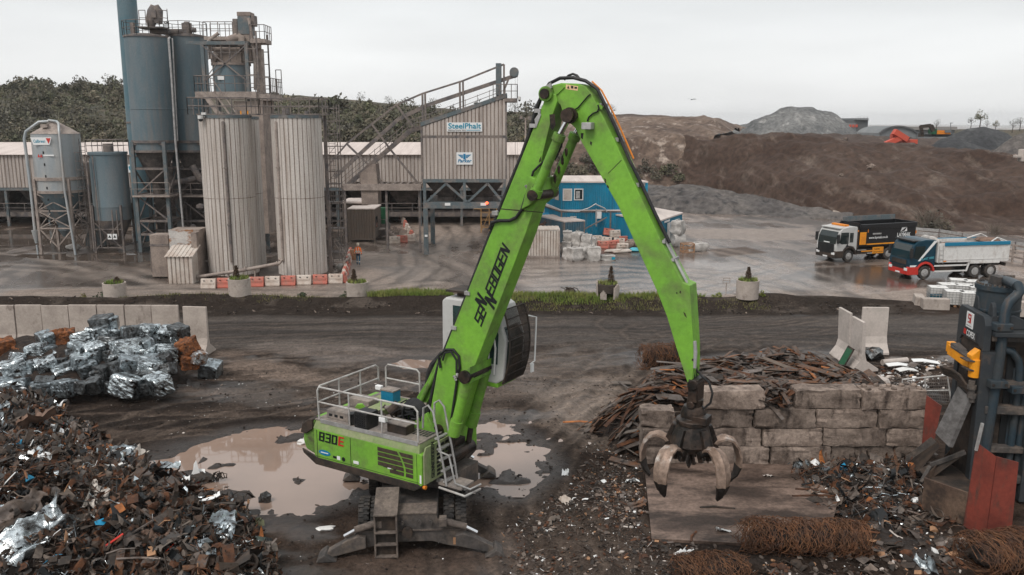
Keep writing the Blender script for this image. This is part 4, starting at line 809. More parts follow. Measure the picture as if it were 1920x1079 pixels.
MT['ruststain']=mat('rust_stained_panel',(.42,.40,.38),.7,0,(.50,.47,.44),sc_=1,dirt=(.25,.115,.05),dlo=.5,dhi=.62,dsc=1.1,dst=(1,1,2.2),fine=.15)
m=MB(); m.box(xa,y0+1.7,zr-1.2,xb-.45,y0+1.75,zt); m.build('rusty_panel','ruststain',t,world=True)
m=MB(); m.box(xa+.02,y0+1.76,.0,xb,y0+3.6,zt-.02); m.box(xb-.42,y0+1.1,0,xb,y0+1.74,zt-.15); m.build('back_box','dustplate',t,world=True)
p=P(303,522); t=T('control_kiosk','plain brown steel kiosk behind the rusty hut','kiosk',tuple(p))
m=MB(); m.box(-.7,0,.1,.75,1.4,zq(441,p.y)); m.build('cabinet','dustplate',t,bevel=.03)
m=MB(); m.box(-.72,-.03,zq(462,p.y),.77,0,zq(458,p.y)); m.box(-.75,-.02,.5,-.70,.4,zq(470,p.y)); m.build('trim','orange',t) if 0 else m.build('trim','frame',t)
m=MB(); m.beam((0,0,.4),(2.6,3.2,3.2),.5); m.beam((2.2,0,0),(2.2,0,4.3),.14); m.beam((.6,.3,.2),(2.8,.3,1.4),.12); m.beam((.2,0,1.3),(3,0,1.3),.12); one('chute_frame',m,'frame','dusty braced chute between the rusty hut and the left tank','chute',tuple(P(366,520)),0)
# ---- signed loading bin building
YB=P(798,477)[1]
xa,xb=xq(792,300,YB),xq(948.5,300,YB); zb0,zm,zl,zh=zq(336,YB,870),zq(257,YB,870),zq(238,YB,795),zq(184,YB,948)
t=T('loading_bin','tall ribbed loading bin with a sloping roof and two signs','bin',((xa+xb)/2,YB,0))
m=MB(); corr(m,(xa,YB,zb0),(1,0,0),(0,0,1),xb-xa,zm-.12-zb0,.34,.06,gm=1); corr(m,(xa,YB,zm+.12),(1,0,0),(0,0,1),xb-xa,1,.34,.06,gm=1,top=lambda x:zl-zm-.12+(zh-zl)*x/(xb-xa))
m.quad((xb,YB,zb0),(xb,YB+7,zb0),(xb,YB+7,zh),(xb,YB,zh)); m.quad((xa,YB+7,zb0),(xa,YB,zb0),(xa,YB,zl),(xa,YB+7,zl)); m.quad((xb,YB+7,zb0),(xa,YB+7,zb0),(xa,YB+7,zl),(xb,YB+7,zh)); m.build('wall',['clad','claddark'],t,world=True)
m=MB(); sl_=(zh-zl)/(xb-xa); m.prism([(xa-.1,zl+.02),(xb+.1,zh+.06),(xb+.1,zh+.42),(xa-.1,zl+.38)],(0,YB-.12,0),(1,0,0),(0,0,1),(0,7.3,0)); m.build('roof','frameblue',t,world=True)
m=MB(); m.box(xa-.02,YB-.03,zm-.12,xb+.02,YB+.05,zm+.12); m.box(xa-.12,YB-.1,zb0,xa+.05,YB+.1,zl); m.box(xb-.05,YB-.1,zb0,xb+.1,YB+.1,zh); m.build('seam_rail','frame',t,world=True)
zf0,zf1=zq(391,YB,800),zq(379,YB,800)
m=MB(); m.box(xa,YB-.15,zf0,xb,YB+.25,zf1); m.box(xa,YB+6.5,zf0,xb,YB+6.9,zf1); m.box(xa,YB-.15,zb0-.3,xb,YB+.2,zb0-.01)
for x in (xa+.15,(xa+xb)/2,xb-.15): m.beam((x,YB,zf1),(x,YB,zb0),.25)
for x0,x1 in ((xa+.3,xa+2.1),(xa+4.,xa+2.1),((xa+xb)/2+.3,(xa+xb)/2+2.1),(xb-.3,(xa+xb)/2+2.1)): m.beam((x0,YB-.05,zf1),(x1,YB-.05,zb0-.4),.2)
m.build('hopper_frame','frameblue',t,world=True)
m=MB()
for c in (xa+2.0,xb-2.0):
    for dy in (1.2,4.6): m.add([(c-1.8,YB+dy-.9,zb0-.3),(c+1.8,YB+dy-.9,zb0-.3),(c+1.8,YB+dy+2.2,zb0-.3),(c-1.8,YB+dy+2.2,zb0-.3),(c-.7,YB+dy,zf1+.35),(c+.7,YB+dy,zf1+.35),(c+.7,YB+dy+1.2,zf1+.35),(c-.7,YB+dy+1.2,zf1+.35)],[(0,1,5,4),(1,2,6,5),(2,3,7,6),(3,0,4,7),(4,5,6,7)]); m.box(c-.8,YB+dy-.1,zf1,c+.8,YB+dy+1.3,zf1+.34)
m.build('hopper','framedark',t,world=True)
m=MB()
for x in (xa+.2,xb-.2):
    for y in (YB,YB+6.7): MB().beam((x,y,0),(x,y,zf0),.42,.3).beam((x+.16,y-.0,0),(x+.16,y,zf0),.08,.42).build('column','frameblue',t,world=True)
m=MB()
for u in (839,906): a=Q(u-5,383,YB-.2); m.box(a.x,YB-.2,a.z-.15,a.x+.5,YB-.16,a.z+.1)
m.box(xa+.1,YB-.25,zq(444,YB),xa+.35,YB-.22,zq(440,YB)); m.build('number_plate','signwhite',t,world=True)
m=MB(); a=Q(913,381,YB-.3); m.blob(a,.13,.13,.13,2,0); m.build('red_lamp','lampred',t,True,world=True)
s_,a,b=sgn(838,230,904,247,YB-.09,par=t)
text('SteelPhalt',(a.x+.12,YB-.16,a.z+.27),(1,0,0),(0,0,1),.46,'lettering','teal',s_,width=b.x-a.x-.24,bold=.018)
text('Making Roads Safer',(a.x+.12,YB-.16,a.z+.08),(1,0,0),(0,0,1),.1,'small_lettering','ink',s_,width=1.6,bold=.015)
m=MB(); m.box(a.x+1.75,YB-.16,a.z+.09,b.x-.15,YB-.155,a.z+.15); m.build('underline','teal',s_,world=True)
s_,a,b=sgn(856,286,886,309,YB-.09,par=t)
text('Parker',(a.x+.1,YB-.16,a.z+.2),(1,0,0),(0,0,1),.3,'lettering','signblue',s_,width=b.x-a.x-.2,bold=.02,shear=.25)
m=MB(); cx=(a.x+b.x)/2; cz=a.z+.74
for sgn_ in (-1,1):
    for i in range(3): m.add([(cx+sgn_*.12,YB-.16,cz+.12-i*.11),(cx+sgn_*(.62-i*.13),YB-.16,cz+.16-i*.11),(cx+sgn_*(.52-i*.13),YB-.16,cz+.07-i*.11),(cx+sgn_*.12,YB-.16,cz+.04-i*.11)],[(0,1,2,3)] if sgn_<0 else [(3,2,1,0)])
m.box(cx-.1,YB-.165,cz-.28,cx+.1,YB-.15,cz+.22); m.build('emblem','signblue',s_,world=True)
# ---- skip hoist track over it
t=T('skip_hoist','long inclined skip hoist track climbing over the loading bin roof','hoist',tuple(P(650,420)))
Yh=YB+1.4
lo=[(642,356),(700,305),(770,245),(800,236),(945,180)]; up_=[(627,333),(690,275),(747,224),(800,198),(970,141)]; tp=[(650,270),(743,197),(792,176),(868,152),(945,121)]
def trk(mb,pts,y,w,h): 
    for a,b in zip(pts,pts[1:]): mb.beam(Q(*a,y),Q(*b,y),w,h)
m=MB()
for y in (Yh,Yh+2.): trk(m,lo,y,.22,.42); trk(m,up_,y,.2,.34)
m.build('track_beam','frame',t,world=True)
m=MB()
for y in (Yh-.1,Yh+2.1): trk(m,tp,y,.16,.16); trk(m,[(612,315),(650,270)],y,.14,.14)
for a,b in (((650,270),(700,318)),((697,233),(733,282)),((743,197),(775,238)),((792,176),(793,235)),((797,175),(798,234)),((862,154),(863,210)),((868,152),(869,208)),((937,123),(937,183)),((945,121),(945,183)),((733,282),(790,352)),((700,318),(720,350)),((953,150),(944,172))):
    for y in (Yh-.1,Yh+2.1): m.beam(Q(*a,y),Q(*b,y),.17)
m.build('gantry_frame','frame',t,world=True)
m=MB(); 
for dv in (0,9): trk(m,[(640,344-dv),(770,234-dv),(800,225-dv),(940,172-dv)],Yh-.7,.05,.05)
for k in range(26):
    s=k/25; i=min(3,int(s*4)); 
    pts=[(640,352),(705,296),(770,242),(800,233),(940,180)]; f=s*4-i; u=pts[i][0]+(pts[i+1][0]-pts[i][0])*f; v=pts[i][1]+(pts[i+1][1]-pts[i][1])*f
    m.beam(Q(u,v,Yh-.7),Q(u,v-19,Yh-.7),.045)
m.build('hand_rail','frame',t,world=True)
m=MB(); a=Q(964,137,Yh+1); m.cyl((a.x,Yh-.3,a.z),(a.x,Yh+2.3,a.z),.42,n=16); a=Q(936,175,Yh); m.box(a.x-.3,Yh-.3,a.z-.2,a.x+.2,Yh+2,a.z+2.6); m.build('head_sheave','frameblue',t,True,world=True)
m=MB(); a=Q(946,188,Yh-1.6); b=Q(970,188,Yh-1.6); m.box(a.x,Yh-1.8,a.z-.15,b.x,Yh+2.5,a.z+.15); rails(m,[(a.x-1,Yh-1.8,a.z+.15),(b.x,Yh-1.8,a.z+.15),(b.x,Yh+2.5,a.z+.15)],1.2,.035,.6); m.build('top_platform','frame',t,world=True)
m=MB(); a=Q(678,384,Yh-.5); b=Q(708,345,Yh-.5); c=Q(704,308,Yh-.5); m.prism([(a.x,a.z),(b.x,a.z),(b.x,b.z),(c.x,c.z),(c.x-.35,c.z),(a.x-.1,b.z+.9),(a.x,b.z)],(0,Yh-.5,0),(1,0,0),(0,0,1),(0,2,0)); m.build('skip_bucket','dustplate',t,world=True)
m=MB(); a=Q(645,357,Yh-.4); b=Q(790,345,Yh-.4); m.box(a.x,Yh-.66,a.z,b.x,Yh-.46,b.z); m.box(a.x,Yh+2.2,a.z,b.x,Yh+2.4,b.z)
for k in range(12): x=a.x+(b.x-a.x)*k/11; m.beam((x,Yh-.4,b.z-.05),(x,Yh+2.3,b.z-.05),.12)
m.build('base_beam','framepale',t,world=True)
m=MB()
for u in (646,724,786): 
    for y in (Yh-.3,Yh+2.2): a=Q(u,356,y); m.beam(a,(a.x,a.y,0),.2)
for u in (968,): 
    a=Q(u,140,Yh+.2); 
    for dx in (-.1,.1): m.beam((a.x+dx,Yh-.2,a.z),(a.x+dx,Yh-.2,.0),.02)
m.build('support_post','frame',t,world=True)
t=T('security_camera','small camera hung from the railed platform at the bin roof','camera',tuple(Q(974,184,Yh-1.8)))
m=MB(); m.beam((-.2,0,.1),(.05,0,.1),.05); m.cyl((0,0,-.15),(0,0,.1),.13,n=12); m.build('housing','white',t,True); m=MB(); m.blob((0,0,-.2),.11,.11,.11,2,0); m.build('dome','black',t,True)
t=T('floodlight_mast','slim mast with a lamp head standing right of the loading bin','mast',tuple(P(985,400)))
m=MB(); zz=zq(222,P(985,400).y); m.cyl((0,0,0),(0,0,zz),.16,.1,n=8); m.build('pole','framepale',t); m=MB(); m.beam((-.6,0,zz),(.6,0,zz),.08); m.box(-.75,-.2,zz-.1,-.4,.2,zz+.3); m.box(.3,-.2,zz-.2,.75,.2,zz+.25); m.build('lamp_head','frame',t)
# ---------------------------------------------------------------- green material handler
EO=Vector((-3.05,24.9,0)); EYAW=math.atan2(-.517,.856); EM=Matrix.Translation(EO)@Matrix.Rotation(EYAW,4,'Z'); EI=EM.inverted()
def E(u,v,yl):                 # photo point -> machine coordinates on the upright lengthwise plane y = yl
    r=ray(u,v); o=EI@C0; d=EI.to_3x3()@r; return o+d*((yl-o.y)/d.y)
ex=T('material_handler','big lime green scrap handler with raised cab, folded boom and hanging orange-peel grapple','handler',tuple(EO),EYAW)
def ep(mb,name,m,smooth=False,bevel=0.,parent=None,world=False): return mb.build(name,m,parent or ex,smooth,bevel,world)
# -- upper carriage
m=MB(); m.prism([(-2.55,1.92),(-2.45,1.78),(1.5,1.78),(1.58,1.86),(1.58,2.74),(1.5,2.78),(-2.55,2.78)],(0,-1.64,0),(1,0,0),(0,0,1),(0,.9,0)); side=ep(m,'side_panel','green',bevel=.02)
m=MB(); m.add([(-2.55,-1.64,2.782),(1.5,-1.64,2.782),(1.45,-1.55,3.02),(-2.5,-1.55,3.02),(-2.55,-.7,2.782),(1.5,-.7,2.782),(1.45,-.7,3.02),(-2.5,-.7,3.02)],[(0,1,2,3),(1,5,6,2),(4,0,3,7)]); ep(m,'upper_strip','greendust')
m=MB(); m.box(-2.55,.5,1.8,1.3,1.6,2.95); m.box(-2.5,-.74,1.85,-.7,.5,2.95); ep(m,'far_body','green',bevel=.03)
m=MB(); m.prism([(-2.55,1.9),(-2.95,2.02),(-3.05,2.3),(-3.0,2.8),(-2.75,3.02),(-2.55,3.02)],(0,-1.6,0),(1,0,0),(0,0,1),(0,3.2,0)); ep(m,'counterweight','green_dirty',bevel=.06)
m=MB(); m.prism([(-2.5,1.62),(-3.0,1.9),(-3.06,2.04),(-2.4,1.86),(1.45,1.86),(1.56,1.8),(1.3,1.62)],(0,-1.66,0),(1,0,0),(0,0,1),(0,.06,0)); m.prism([(-3.08,2.55),(-3.0,2.82),(-2.72,3.05),(-2.58,3.05),(-2.58,2.75),(-2.85,2.55)],(0,-1.67,0),(1,0,0),(0,0,1),(0,.35,0)); ep(m,'bumper_strip','dark',bevel=.02)
m=MB(); m.add([(-2.4,-1.6,1.79),(1.5,-1.6,1.79),(1.3,-1.3,1.56),(-2.3,-1.3,1.56),(-2.4,1.6,1.79),(1.3,1.6,1.79),(1.2,1.3,1.56),(-2.3,1.3,1.56)],[(3,2,1,0),(4,5,6,7),(2,6,5,1),(0,4,7,3),(3,7,6,2)]); m.box(-1.2,-.6,1.3,2.0,.6,1.9); ep(m,'base_frame','under')
m=MB(); m.box(-2.55,-1.56,3.02,1.45,-.45,3.06); m.box(-2.55,-.44,3.0,-.55,1.55,3.05); m.box(-.54,.5,3.0,1.25,1.55,3.05); ep(m,'deck','deck',bevel=.01)
m=MB(); m.box(-2.3,-1.585,2.98,1.40,-1.562,3.10); ep(m,'deck_edge','steel_grey')
m=MB(); m.box(-1.075,-1.648,1.84,-1.06,-1.643,2.76); m.box(1.40,-1.648,1.84,1.41,-1.643,2.76); m.box(-2.42,-1.648,1.84,-2.405,-1.643,2.76); m.box(-2.5,-1.648,1.90,1.5,-1.643,1.91); ep(m,'panel_gap','ink')
# front face and grille
m=MB(); m.prism([(-1.6,1.84),(-.35,1.84),(-.35,2.95),(-1.5,2.95),(-1.6,2.75)],(1.585,0,0),(0,1,0),(0,0,1),(.05,0,0)); ep(m,'front_panel','greendust',bevel=.02)
m=MB()
for i in range(8):
    for j in range(3): y0=-1.0+j*.21; z0=1.93+i*.122; m.box(1.63,y0,z0,1.642,y0+.17,z0+.075)
ep(m,'front_grille','ink'); m=MB()
for i in range(7):
    for j in range(4): x0=.55+i*.12; m.box(x0,-1.05+j*.14,3.061,x0+.075,-.94+j*.14,3.066)
ep(m,'deck_grille','ink')
m=MB(); k=.17
strokes(m,'SENNEBOGEN',(1.638,-1.14,1.95),(0,0,1),(0,-1,0),.15,.15,1.1,.008); ep(m,'front_lettering','ink')
m=MB()
def tile(pts): m.add([(x,-1.652,z) for x,z in pts],[tuple(range(len(pts)))])
for i in range(5):       # side louvre split by a slanted bright rib
    z0=1.99+i*.148; z1=z0+.118; sx=lambda z: .72+.30*math.sin((2.72-z)*2.6)*.85
    a=-.02 if i>0 else .42
    tile([(a,z0),(sx(z0)-.03,z0),(sx(z1)-.03,z1),(a,z1)]); tile([(sx(z0)+.04,z0),(1.27,z0),(1.27,z1),(sx(z1)+.04,z1)])
MT['louvre']=mat('louvre_mesh',(.055,.038,.028),.8,fine=.4)
ep(m,'side_louvre','louvre')
m=MB(); w=strokes(m,'830',(-2.30,-1.648,2.45),(1,0,0),(0,0,1),.30,.12,1.25,.006,0,1.05,4.9); ep(m,'model_number','ink')
m=MB(); strokes(m,'E',(-2.30+w+.01,-1.648,2.45),(1,0,0),(0,0,1),.30,.12,1.25,.006,0,1.05); ep(m,'model_letter','red')
m=MB(); m.add([(-2.12+.24*math.cos(k*PI/12),-1.650,2.07+.085*math.sin(k*PI/12)) for k in range(24)],[tuple(range(24))]); st=ep(m,'dealer_sticker','signblue')
m=MB(); m.box(-2.27,-1.654,2.055,-1.97,-1.652,2.085); m.build('sticker_lettering','signwhite',st)
m=MB()
for x,z in ((-1.78,2.02),(.18,2.16)): m.box(x,-1.650,z-.04,x+.14,-1.645,z+.03); m.add([(x+.42+.07*math.cos(k*PI/8),-1.650,z+.07*math.sin(k*PI/8)) for k in range(16)],[tuple(range(16))])
ep(m,'warning_sticker','ink')
m=MB()
for x,z in ((-1.62,2.02),(.34,2.16)): m.box(x,-1.650,z-.06,x+.13,-1.645,z+.06)
m.box(-.95,-1.67,1.99,-.75,-1.645,2.07); m.box(1.50,-1.650,1.9,1.56,-1.645,2.15); ep(m,'notice_sticker','signwhite')
m=MB(); m.cyl((1.56,-1.55,1.77),(1.64,-1.55,1.77),.06,n=10); ep(m,'marker_lamp','orange',True)
# deck equipment
m=MB(); m.box(-2.3,-1.3,3.06,-1.35,-.75,3.33); m.box(-2.45,-.15,3.06,-1.6,.35,3.36); ep(m,'tool_box','deck',bevel=.02)
m=MB()
for i in range(3): m.box(-2.2+i*.22,-1.306,3.14,-2.07+i*.22,-1.30,3.22)
m.box(-1.64,-.2,3.02,-1.55,.3,3.2); ep(m,'box_slot','ink')
m=MB(); m.box(-1.0,-1.5,3.06,-.5,-1.02,3.55)
for i in range(6): m.box(-.98+i*.085,-1.53,3.1,-.94+i*.085,-1.5,3.5); m.box(-1.0,-1.525,3.12+i*.07,-.5,-1.5,3.15+i*.07)
m.cyl((-1.25,-1.3,3.06),(-1.25,-1.3,3.4),.14,n=12); ep(m,'air_filter','black')
m=MB(); m.box(.05,-1.28,3.06,.75,-.85,3.32); ep(m,'battery_box','dark',bevel=.02)
m=MB(); m.box(.03,-1.3,3.322,.77,-.83,3.36); ep(m,'battery_lid','deck',bevel=.01)
m=MB(); m.prism([(-.16,0),(.16,0),(.16,.25),(.08,.36),(-.08,.36),(-.16,.25)],(-1.6,-.55,3.06),(.8,.6,0),(0,0,1),(.06,-.08,0)); ep(m,'lifting_lug','green')
m=MB(); m.box(-2.25,.5,3.06,-.9,1.3,3.12); m.box(-1.5,-.35,3.06,-.9,.35,3.25); ep(m,'cover_plate','greendust',bevel=.02)
m=MB(); m.cyl((-.9,-.2,3.3),(.3,.35,3.45),.07,n=8); m.beam((-.7,.2,3.2),(.5,.75,3.35),.5,.18); ep(m,'hydraulic_block','deck',bevel=.01)
MT['boxblue']=mat('blue_box',(.01,.17,.29),.5,fine=.1)
m=MB(); m.box(-1.75,.62,3.12,-1.25,1.0,3.5); bb=ep(m,'blue_box','boxblue',bevel=.01); m=MB(); m.box(-1.77,.6,3.502,-1.23,1.02,3.54); m.build('box_lid','deck',bb)
m=MB()
for i in range(16):
    a=rnd(-.7,.5); b=rnd(-.7,.3); m.tube([(a,b,3.1),(a+rnd(-.2,.2),b+rnd(-.2,.2),3.3),(a+rnd(0,.5),b+rnd(-.1,.5),rnd(3.25,3.45)),(a+rnd(.2,.7),b+rnd(0,.5),3.15)],.03,n=6)
for i in range(7): 
    r_=.34+i*.02; m.tube([(.55+.03*i+r_*.25*math.cos(q),-.62+.02*i,3.5+r_*math.sin(q)) if 0 else (.45+r_*math.cos(q),-.62+.035*i,3.42+r_*math.sin(q)) for q in np.linspace(-.3,3.6,12)],.032,n=6)
ep(m,'hydraulic_hose','black',True)
m=MB()
for i in range(10): m.blob((rnd(-1.2,-.3),rnd(-.9,.0),3.2),.11,.1,.16,1,.1)
m.cyl((-.5,-.45,3.3),(-.3,-.3,3.55),.15,n=12); ep(m,'pump_unit','dark')
m=MB()
for p in ((-.05,-1.47,3.42),(-2.05,.75,3.45)): m.box(p[0],p[1]-.06,p[2],p[0]+.24,p[1]+.08,p[2]+.15); 
ep(m,'work_lamp','signwhite',bevel=.02)
# guard rails
m=MB(); zt=4.08
def rail(pts,mids): 
    m.tube(pts,.03,n=8)
    for q in mids: m.tube(q,.026,n=8)
ym=-1.5
rail([(-2.42,ym,3.05),(-2.45,ym,3.95),(-2.36,ym,zt),(1.24,ym,zt),(1.36,ym,3.97),(1.36,ym,3.05)],[[(-2.45,ym,3.6),(1.36,ym,3.6)],[(-1.2,ym,3.05),(-1.2,ym,zt)],[(.05,ym,3.05),(.05,ym,zt)]])
rail([(-2.45,ym,3.95),(-2.45,ym+.1,zt),(-2.45,1.22,zt),(-2.45,1.35,3.97),(-2.45,1.35,3.5),(-2.45,1.25,3.58)],[[(-2.45,ym,3.6),(-2.45,1.33,3.6)],[(-2.45,-.55,3.05),(-2.45,-.55,zt)],[(-2.45,.45,3.05),(-2.45,.45,zt)]])
rail([(-2.25,1.5,3.05),(-2.25,1.5,zt-.1),(-2.15,1.5,zt),(-.95,1.5,zt),(-.85,1.5,zt-.1),(-.85,1.5,3.05)],[[(-2.25,1.5,3.6),(-.85,1.5,3.6)]])
ep(m,'guard_rail','rail',True)
# boarding ladder and platform at the front
m=MB()
for y in (-1.12,-.58): m.tube([(1.25,y,3.35),(1.28,y,3.95),(1.45,y,4.06),(1.62,y,3.9),(1.98,y,2.2),(2.05,y,1.75)],.032,n=8)
for i in range(5): f=i/4; m.beam((1.70+f*.27,-1.12,3.1-f*1.25),(1.70+f*.27,-.58,3.1-f*1.25),.10,.04)
m.tube([(1.8,-1.12,2.75),(2.15,-1.12,2.7),(2.35,-1.12,1.9),(2.75,-.95,1.75),(2.78,-.45,1.72)],.028,n=8); ep(m,'ladder','steel_grey',True)
m=MB(); m.box(1.75,-1.1,1.72,2.55,-.45,1.78); ep(m,'step_platform','deck'); m=MB(); m.tube([(1.8,-1.14,1.66),(2.7,-1.14,1.6),(2.8,-.5,1.6)],.035,n=8); m.beam((1.5,-.8,1.7),(2.5,-.8,1.66),.1); ep(m,'platform_frame','rail',True)
# -- boom
BW=.62
def side_out(pts,y): return [(E(u,v,y).x,E(u,v,y).z) for u,v in pts]
bo=[(803,815),(806,774),(822,684),(837,647),(918,443),(940,389),(983,283),(1017,198),(1022,182),(1032,173),(1042,178),(1045,190),(1034,222),(1024,262),(1014,305),(1009,340),(1010,366),(1001,392),(985,440),(950,532),(922,604),(893,680),(884,700),(872,738),(858,790),(846,820),(826,826)]
m=MB(); m.prism(side_out(bo,-BW/2),(0,-BW/2,0),(1,0,0),(0,0,1),(0,BW,0)); boom=ep(m,'boom','green',bevel=.018)
m=MB()
for y in (-.62,.42): m.prism([(.2,2.6),(1.35,2.6),(1.3,3.1),(1.0,3.6),(.6,3.3)],(0,y,0),(1,0,0),(0,0,1),(0,.14,0))
ep(m,'boom_foot','green_dirty',bevel=.02)
m=MB(); m.box(.1,-.6,1.9,1.55,.6,2.6); ep(m,'boom_base','dark',bevel=.02)
m=MB(); c=E(835,800,0); m.cyl((c.x,-.6,c.z),(c.x,.6,c.z),.17,n=18); c=E(1036,177,0); m.cyl((c.x,-.46,c.z),(c.x,.46,c.z),.13,n=18); ep(m,'pivot_pin','greasy',True)
m=MB(); c=E(1036,177,0); m.cyl((c.x,-.40,c.z),(c.x,.40,c.z),.19,n=20); ep(m,'pivot_collar','green_dirty',True)
# lettering on the boom side
yb=-BW/2-.004; o=E(902,611,yb); d=(E(959,460,yb)-o); ux=d.normalized(); uy=Vector((-ux.z,0,ux.x)); L_=d.length; h=L_/8.2
m=MB(); k=h/6
x=strokes(m,'SE',o,ux,uy,h,.38,1.25,.004,0,1.12,4.25)
for i,off in enumerate((.42,-.42)):
    x0=x-.005*L_+i*h*.62; strokes(m,'N',o+ux*x0+uy*(off*h-.12*h),ux,uy,h*1.3,.38,1.25,.005+.0007*i,0,.95)
x1=x+h*1.5; strokes(m,'EBOGEN',o+ux*x1,ux,uy,h,.38,1.25,.004,0,1.12,4.25); ep(m,'boom_lettering','ink')
m=MB()
for (u0,v0),(u1,v1) in (((1013,308),(1016,300)),((1003,238),(1008,300)),):
    pass
def patch(pts,y): q=[E(u,v,y) for u,v in pts]; m.add(q,[tuple(range(len(q)))])
patch([(1030,215),(1040,214),(1042,235),(1036,245),(1032,240)],-BW/2-.004); patch([(1011,300),(1015,292),(1014,302),(1010,306)],-BW/2-.004); patch([(938,391),(1018,398),(1018,399.5),(938,393)],-BW/2-.004)
ep(m,'paint_chip','greasy')
# boom cylinders
for y in (-.46,.46):
    a=E(879,704,y) if y<0 else Vector((E(879,704,-.46).x,y,E(879,704,-.46).z)); bx,bz=E(851,812,-.46).x,E(851,812,-.46).z; b=Vector((bx,y,bz)); cx_,cz_=E(844,858,-.46).x,E(844,858,-.46).z; c=Vector((cx_,y,cz_))
    m=MB(); m.cyl(a,b,.155,n=20); m.cyl(a.lerp(b,.78),b.lerp(a,-.03),.19,n=20); m.cyl(a.lerp(b,.3),a.lerp(b,.34),.165,n=20); cy=ep(m,'boom_cylinder','green',True)
    m=MB(); m.cyl(b,c,.085,n=16); m.build('rod','dark',cy,True)
m=MB(); a=E(879,704,-.46); m.cyl((a.x,-.68,a.z),(a.x,.68,a.z),.15,n=20); m.cyl((a.x,-.72,a.z),(a.x,-.62,a.z),.19,n=20); m.cyl((cx_,-.65,cz_),(cx_,.65,cz_),.2,n=18); ep(m,'cylinder_pin','greasy',True)
m=MB(); a2=E(883,700,-.3); m.prism([(a.x-.1,a.z+.1),(a.x+.14,a.z+.3),(a.x+.12,a.z-.2),(a.x-.05,a.z-.25)],(0,-.6,0),(1,0,0),(0,0,1),(0,1.2,0)); ep(m,'boom_bracket','green_dirty',bevel=.02)
# stick cylinders along the underside of the boom
for y in (-.44,.44):
    a=E(1003,366,-.44); a=Vector((a.x,y,a.z)); b=E(1050,252,-.44); b=Vector((b.x,y,b.z)); c=E(1069,217,-.44); c=Vector((c.x,y,c.z))
    m=MB(); m.cyl(a,b,.125,n=18); m.cyl(a.lerp(b,.90),b,.165,n=18); m.cyl(a.lerp(b,-.02),a.lerp(b,.1),.16,n=18); cy=ep(m,'stick_cylinder','green_dirty',True)
    m=MB(); m.cyl(b,c,.075,n=16); m.build('rod','chrome',cy,True)
    m=MB()
    if y>0:
        for q in (.25,.4,.55,.7): p=a.lerp(b,q); m.blob((p.x,y-.12,p.z),.05,.04,.14,1,.2)
        m.build('oil_stain','greasy',cy)
m=MB(); a=E(1003,366,-.44); m.cyl((a.x,-.62,a.z),(a.x,.62,a.z),.14,n=18); c=E(1069,217,-.44); m.cyl((c.x,-.6,c.z),(c.x,.6,c.z),.135,n=18); m.cyl((c.x,-.64,c.z),(c.x,-.58,c.z),.17,n=20); m.cyl((c.x,-.42,c.z),(c.x,-.5,c.z),.2,n=20); ep(m,'stick_pin','greasy',True)
m=MB(); m.prism(side_out([(1000,330),(1012,335),(1014,372),(1000,384),(985,392)],-.3),(0,-.52,0),(1,0,0),(0,0,1),(0,1.04,0)); ep(m,'cylinder_lug','green_dirty',bevel=.02)
# -- stick
SW=.50
so_=[(1026,170),(1036,160),(1052,156),(1082,157),(1097,162),(1110,177),(1119,197),(1136,230),(1152,263),(1193,352),(1242,458),(1280,530),(1293,536),(1297,600),(1300,650),(1300,690),(1297,722),(1290,722),(1267,650),(1250,593),(1231,545),(1196,468),(1160,389),(1123,324),(1091,268),(1078,240),(1066,229),(1056,214),(1050,196),(1036,190),(1028,182)]
m=MB(); m.prism(side_out(so_,-SW/2),(0,-SW/2,0),(1,0,0),(0,0,1),(0,SW,0)); ep(m,'stick','green',bevel=.018)
m=MB(); ys=-SW/2-.004
patch([(1089,250),(1094,250),(1093,262),(1089,259)],ys); patch([(1107,265),(1110,267),(1109,274),(1106,270)],ys); patch([(1133,334),(1136,336),(1137,344),(1134,342)],ys); patch([(1138,346),(1142,351),(1141,354),(1138,351)],ys); patch([(1281,585),(1285,588),(1288,597),(1284,593)],ys); patch([(1297,673),(1300,673),(1300,677),(1297,677)],ys); patch([(1275,545),(1277,547),(1276,551),(1274,549)],ys)
patch([(1140,325),(1165,300),(1165.6,301),(1140.6,326)],ys); patch([(1268,548),(1270,548),(1270,552),(1268,551)],ys); ep(m,'stick_chip','greasy')
m=MB(); patch([(1061,158.5),(1084,162),(1083,170.5),(1061,167.5)],ys); wl_=ep(m,'warning_plate','orange'); MT['platecream']=mat('cream_plate',(.72,.50,.28),.5,fine=.03); wl_.data.materials[0]=MT['platecream']
m=MB(); patch([(1063,166),(1068,167),(1065.5,160.5)],ys-.003); patch([(1070.5,166),(1075,166.8),(1075,161.6),(1070.5,161)],ys-.003); patch([(1077,166.5),(1082,167),(1082,163.5),(1077,163)],ys-.003); m.build('warning_symbol','ink',wl_)
m=MB(); a=E(1097,243,ys); b=E(1115,230,ys); m.box(a.x,ys-.22,a.z,b.x,ys,b.z); ep(m,'junction_box','steel_grey',bevel=.015)
m=MB(); m.tube([E(u,v,ys-.03) for u,v in ((1062,208),(1066,206),(1078,206),(1084,202),(1102,181),(1107,177))],.017,n=6); m.tube([E(u,v,ys-.03) for u,v in ((1101,228),(1104,220),(1112,213),(1120,210),(1123,203),(1121,197))],.02,n=6); ep(m,'cable','ink',True)
m=MB(); p=[(1118,192),(1124,196),(1130,201),(1128,206),(1119,201)]; m.prism(side_out(p,ys),(0,ys,0),(1,0,0),(0,0,1),(0,.06,0)); p=[(1037,163),(1052,160),(1058,164),(1045,177),(1040,178)]; m.prism(side_out(p,ys-.03),(0,ys-.03,0),(1,0,0),(0,0,1),(0,.03,0)); ep(m,'stick_lug','green')
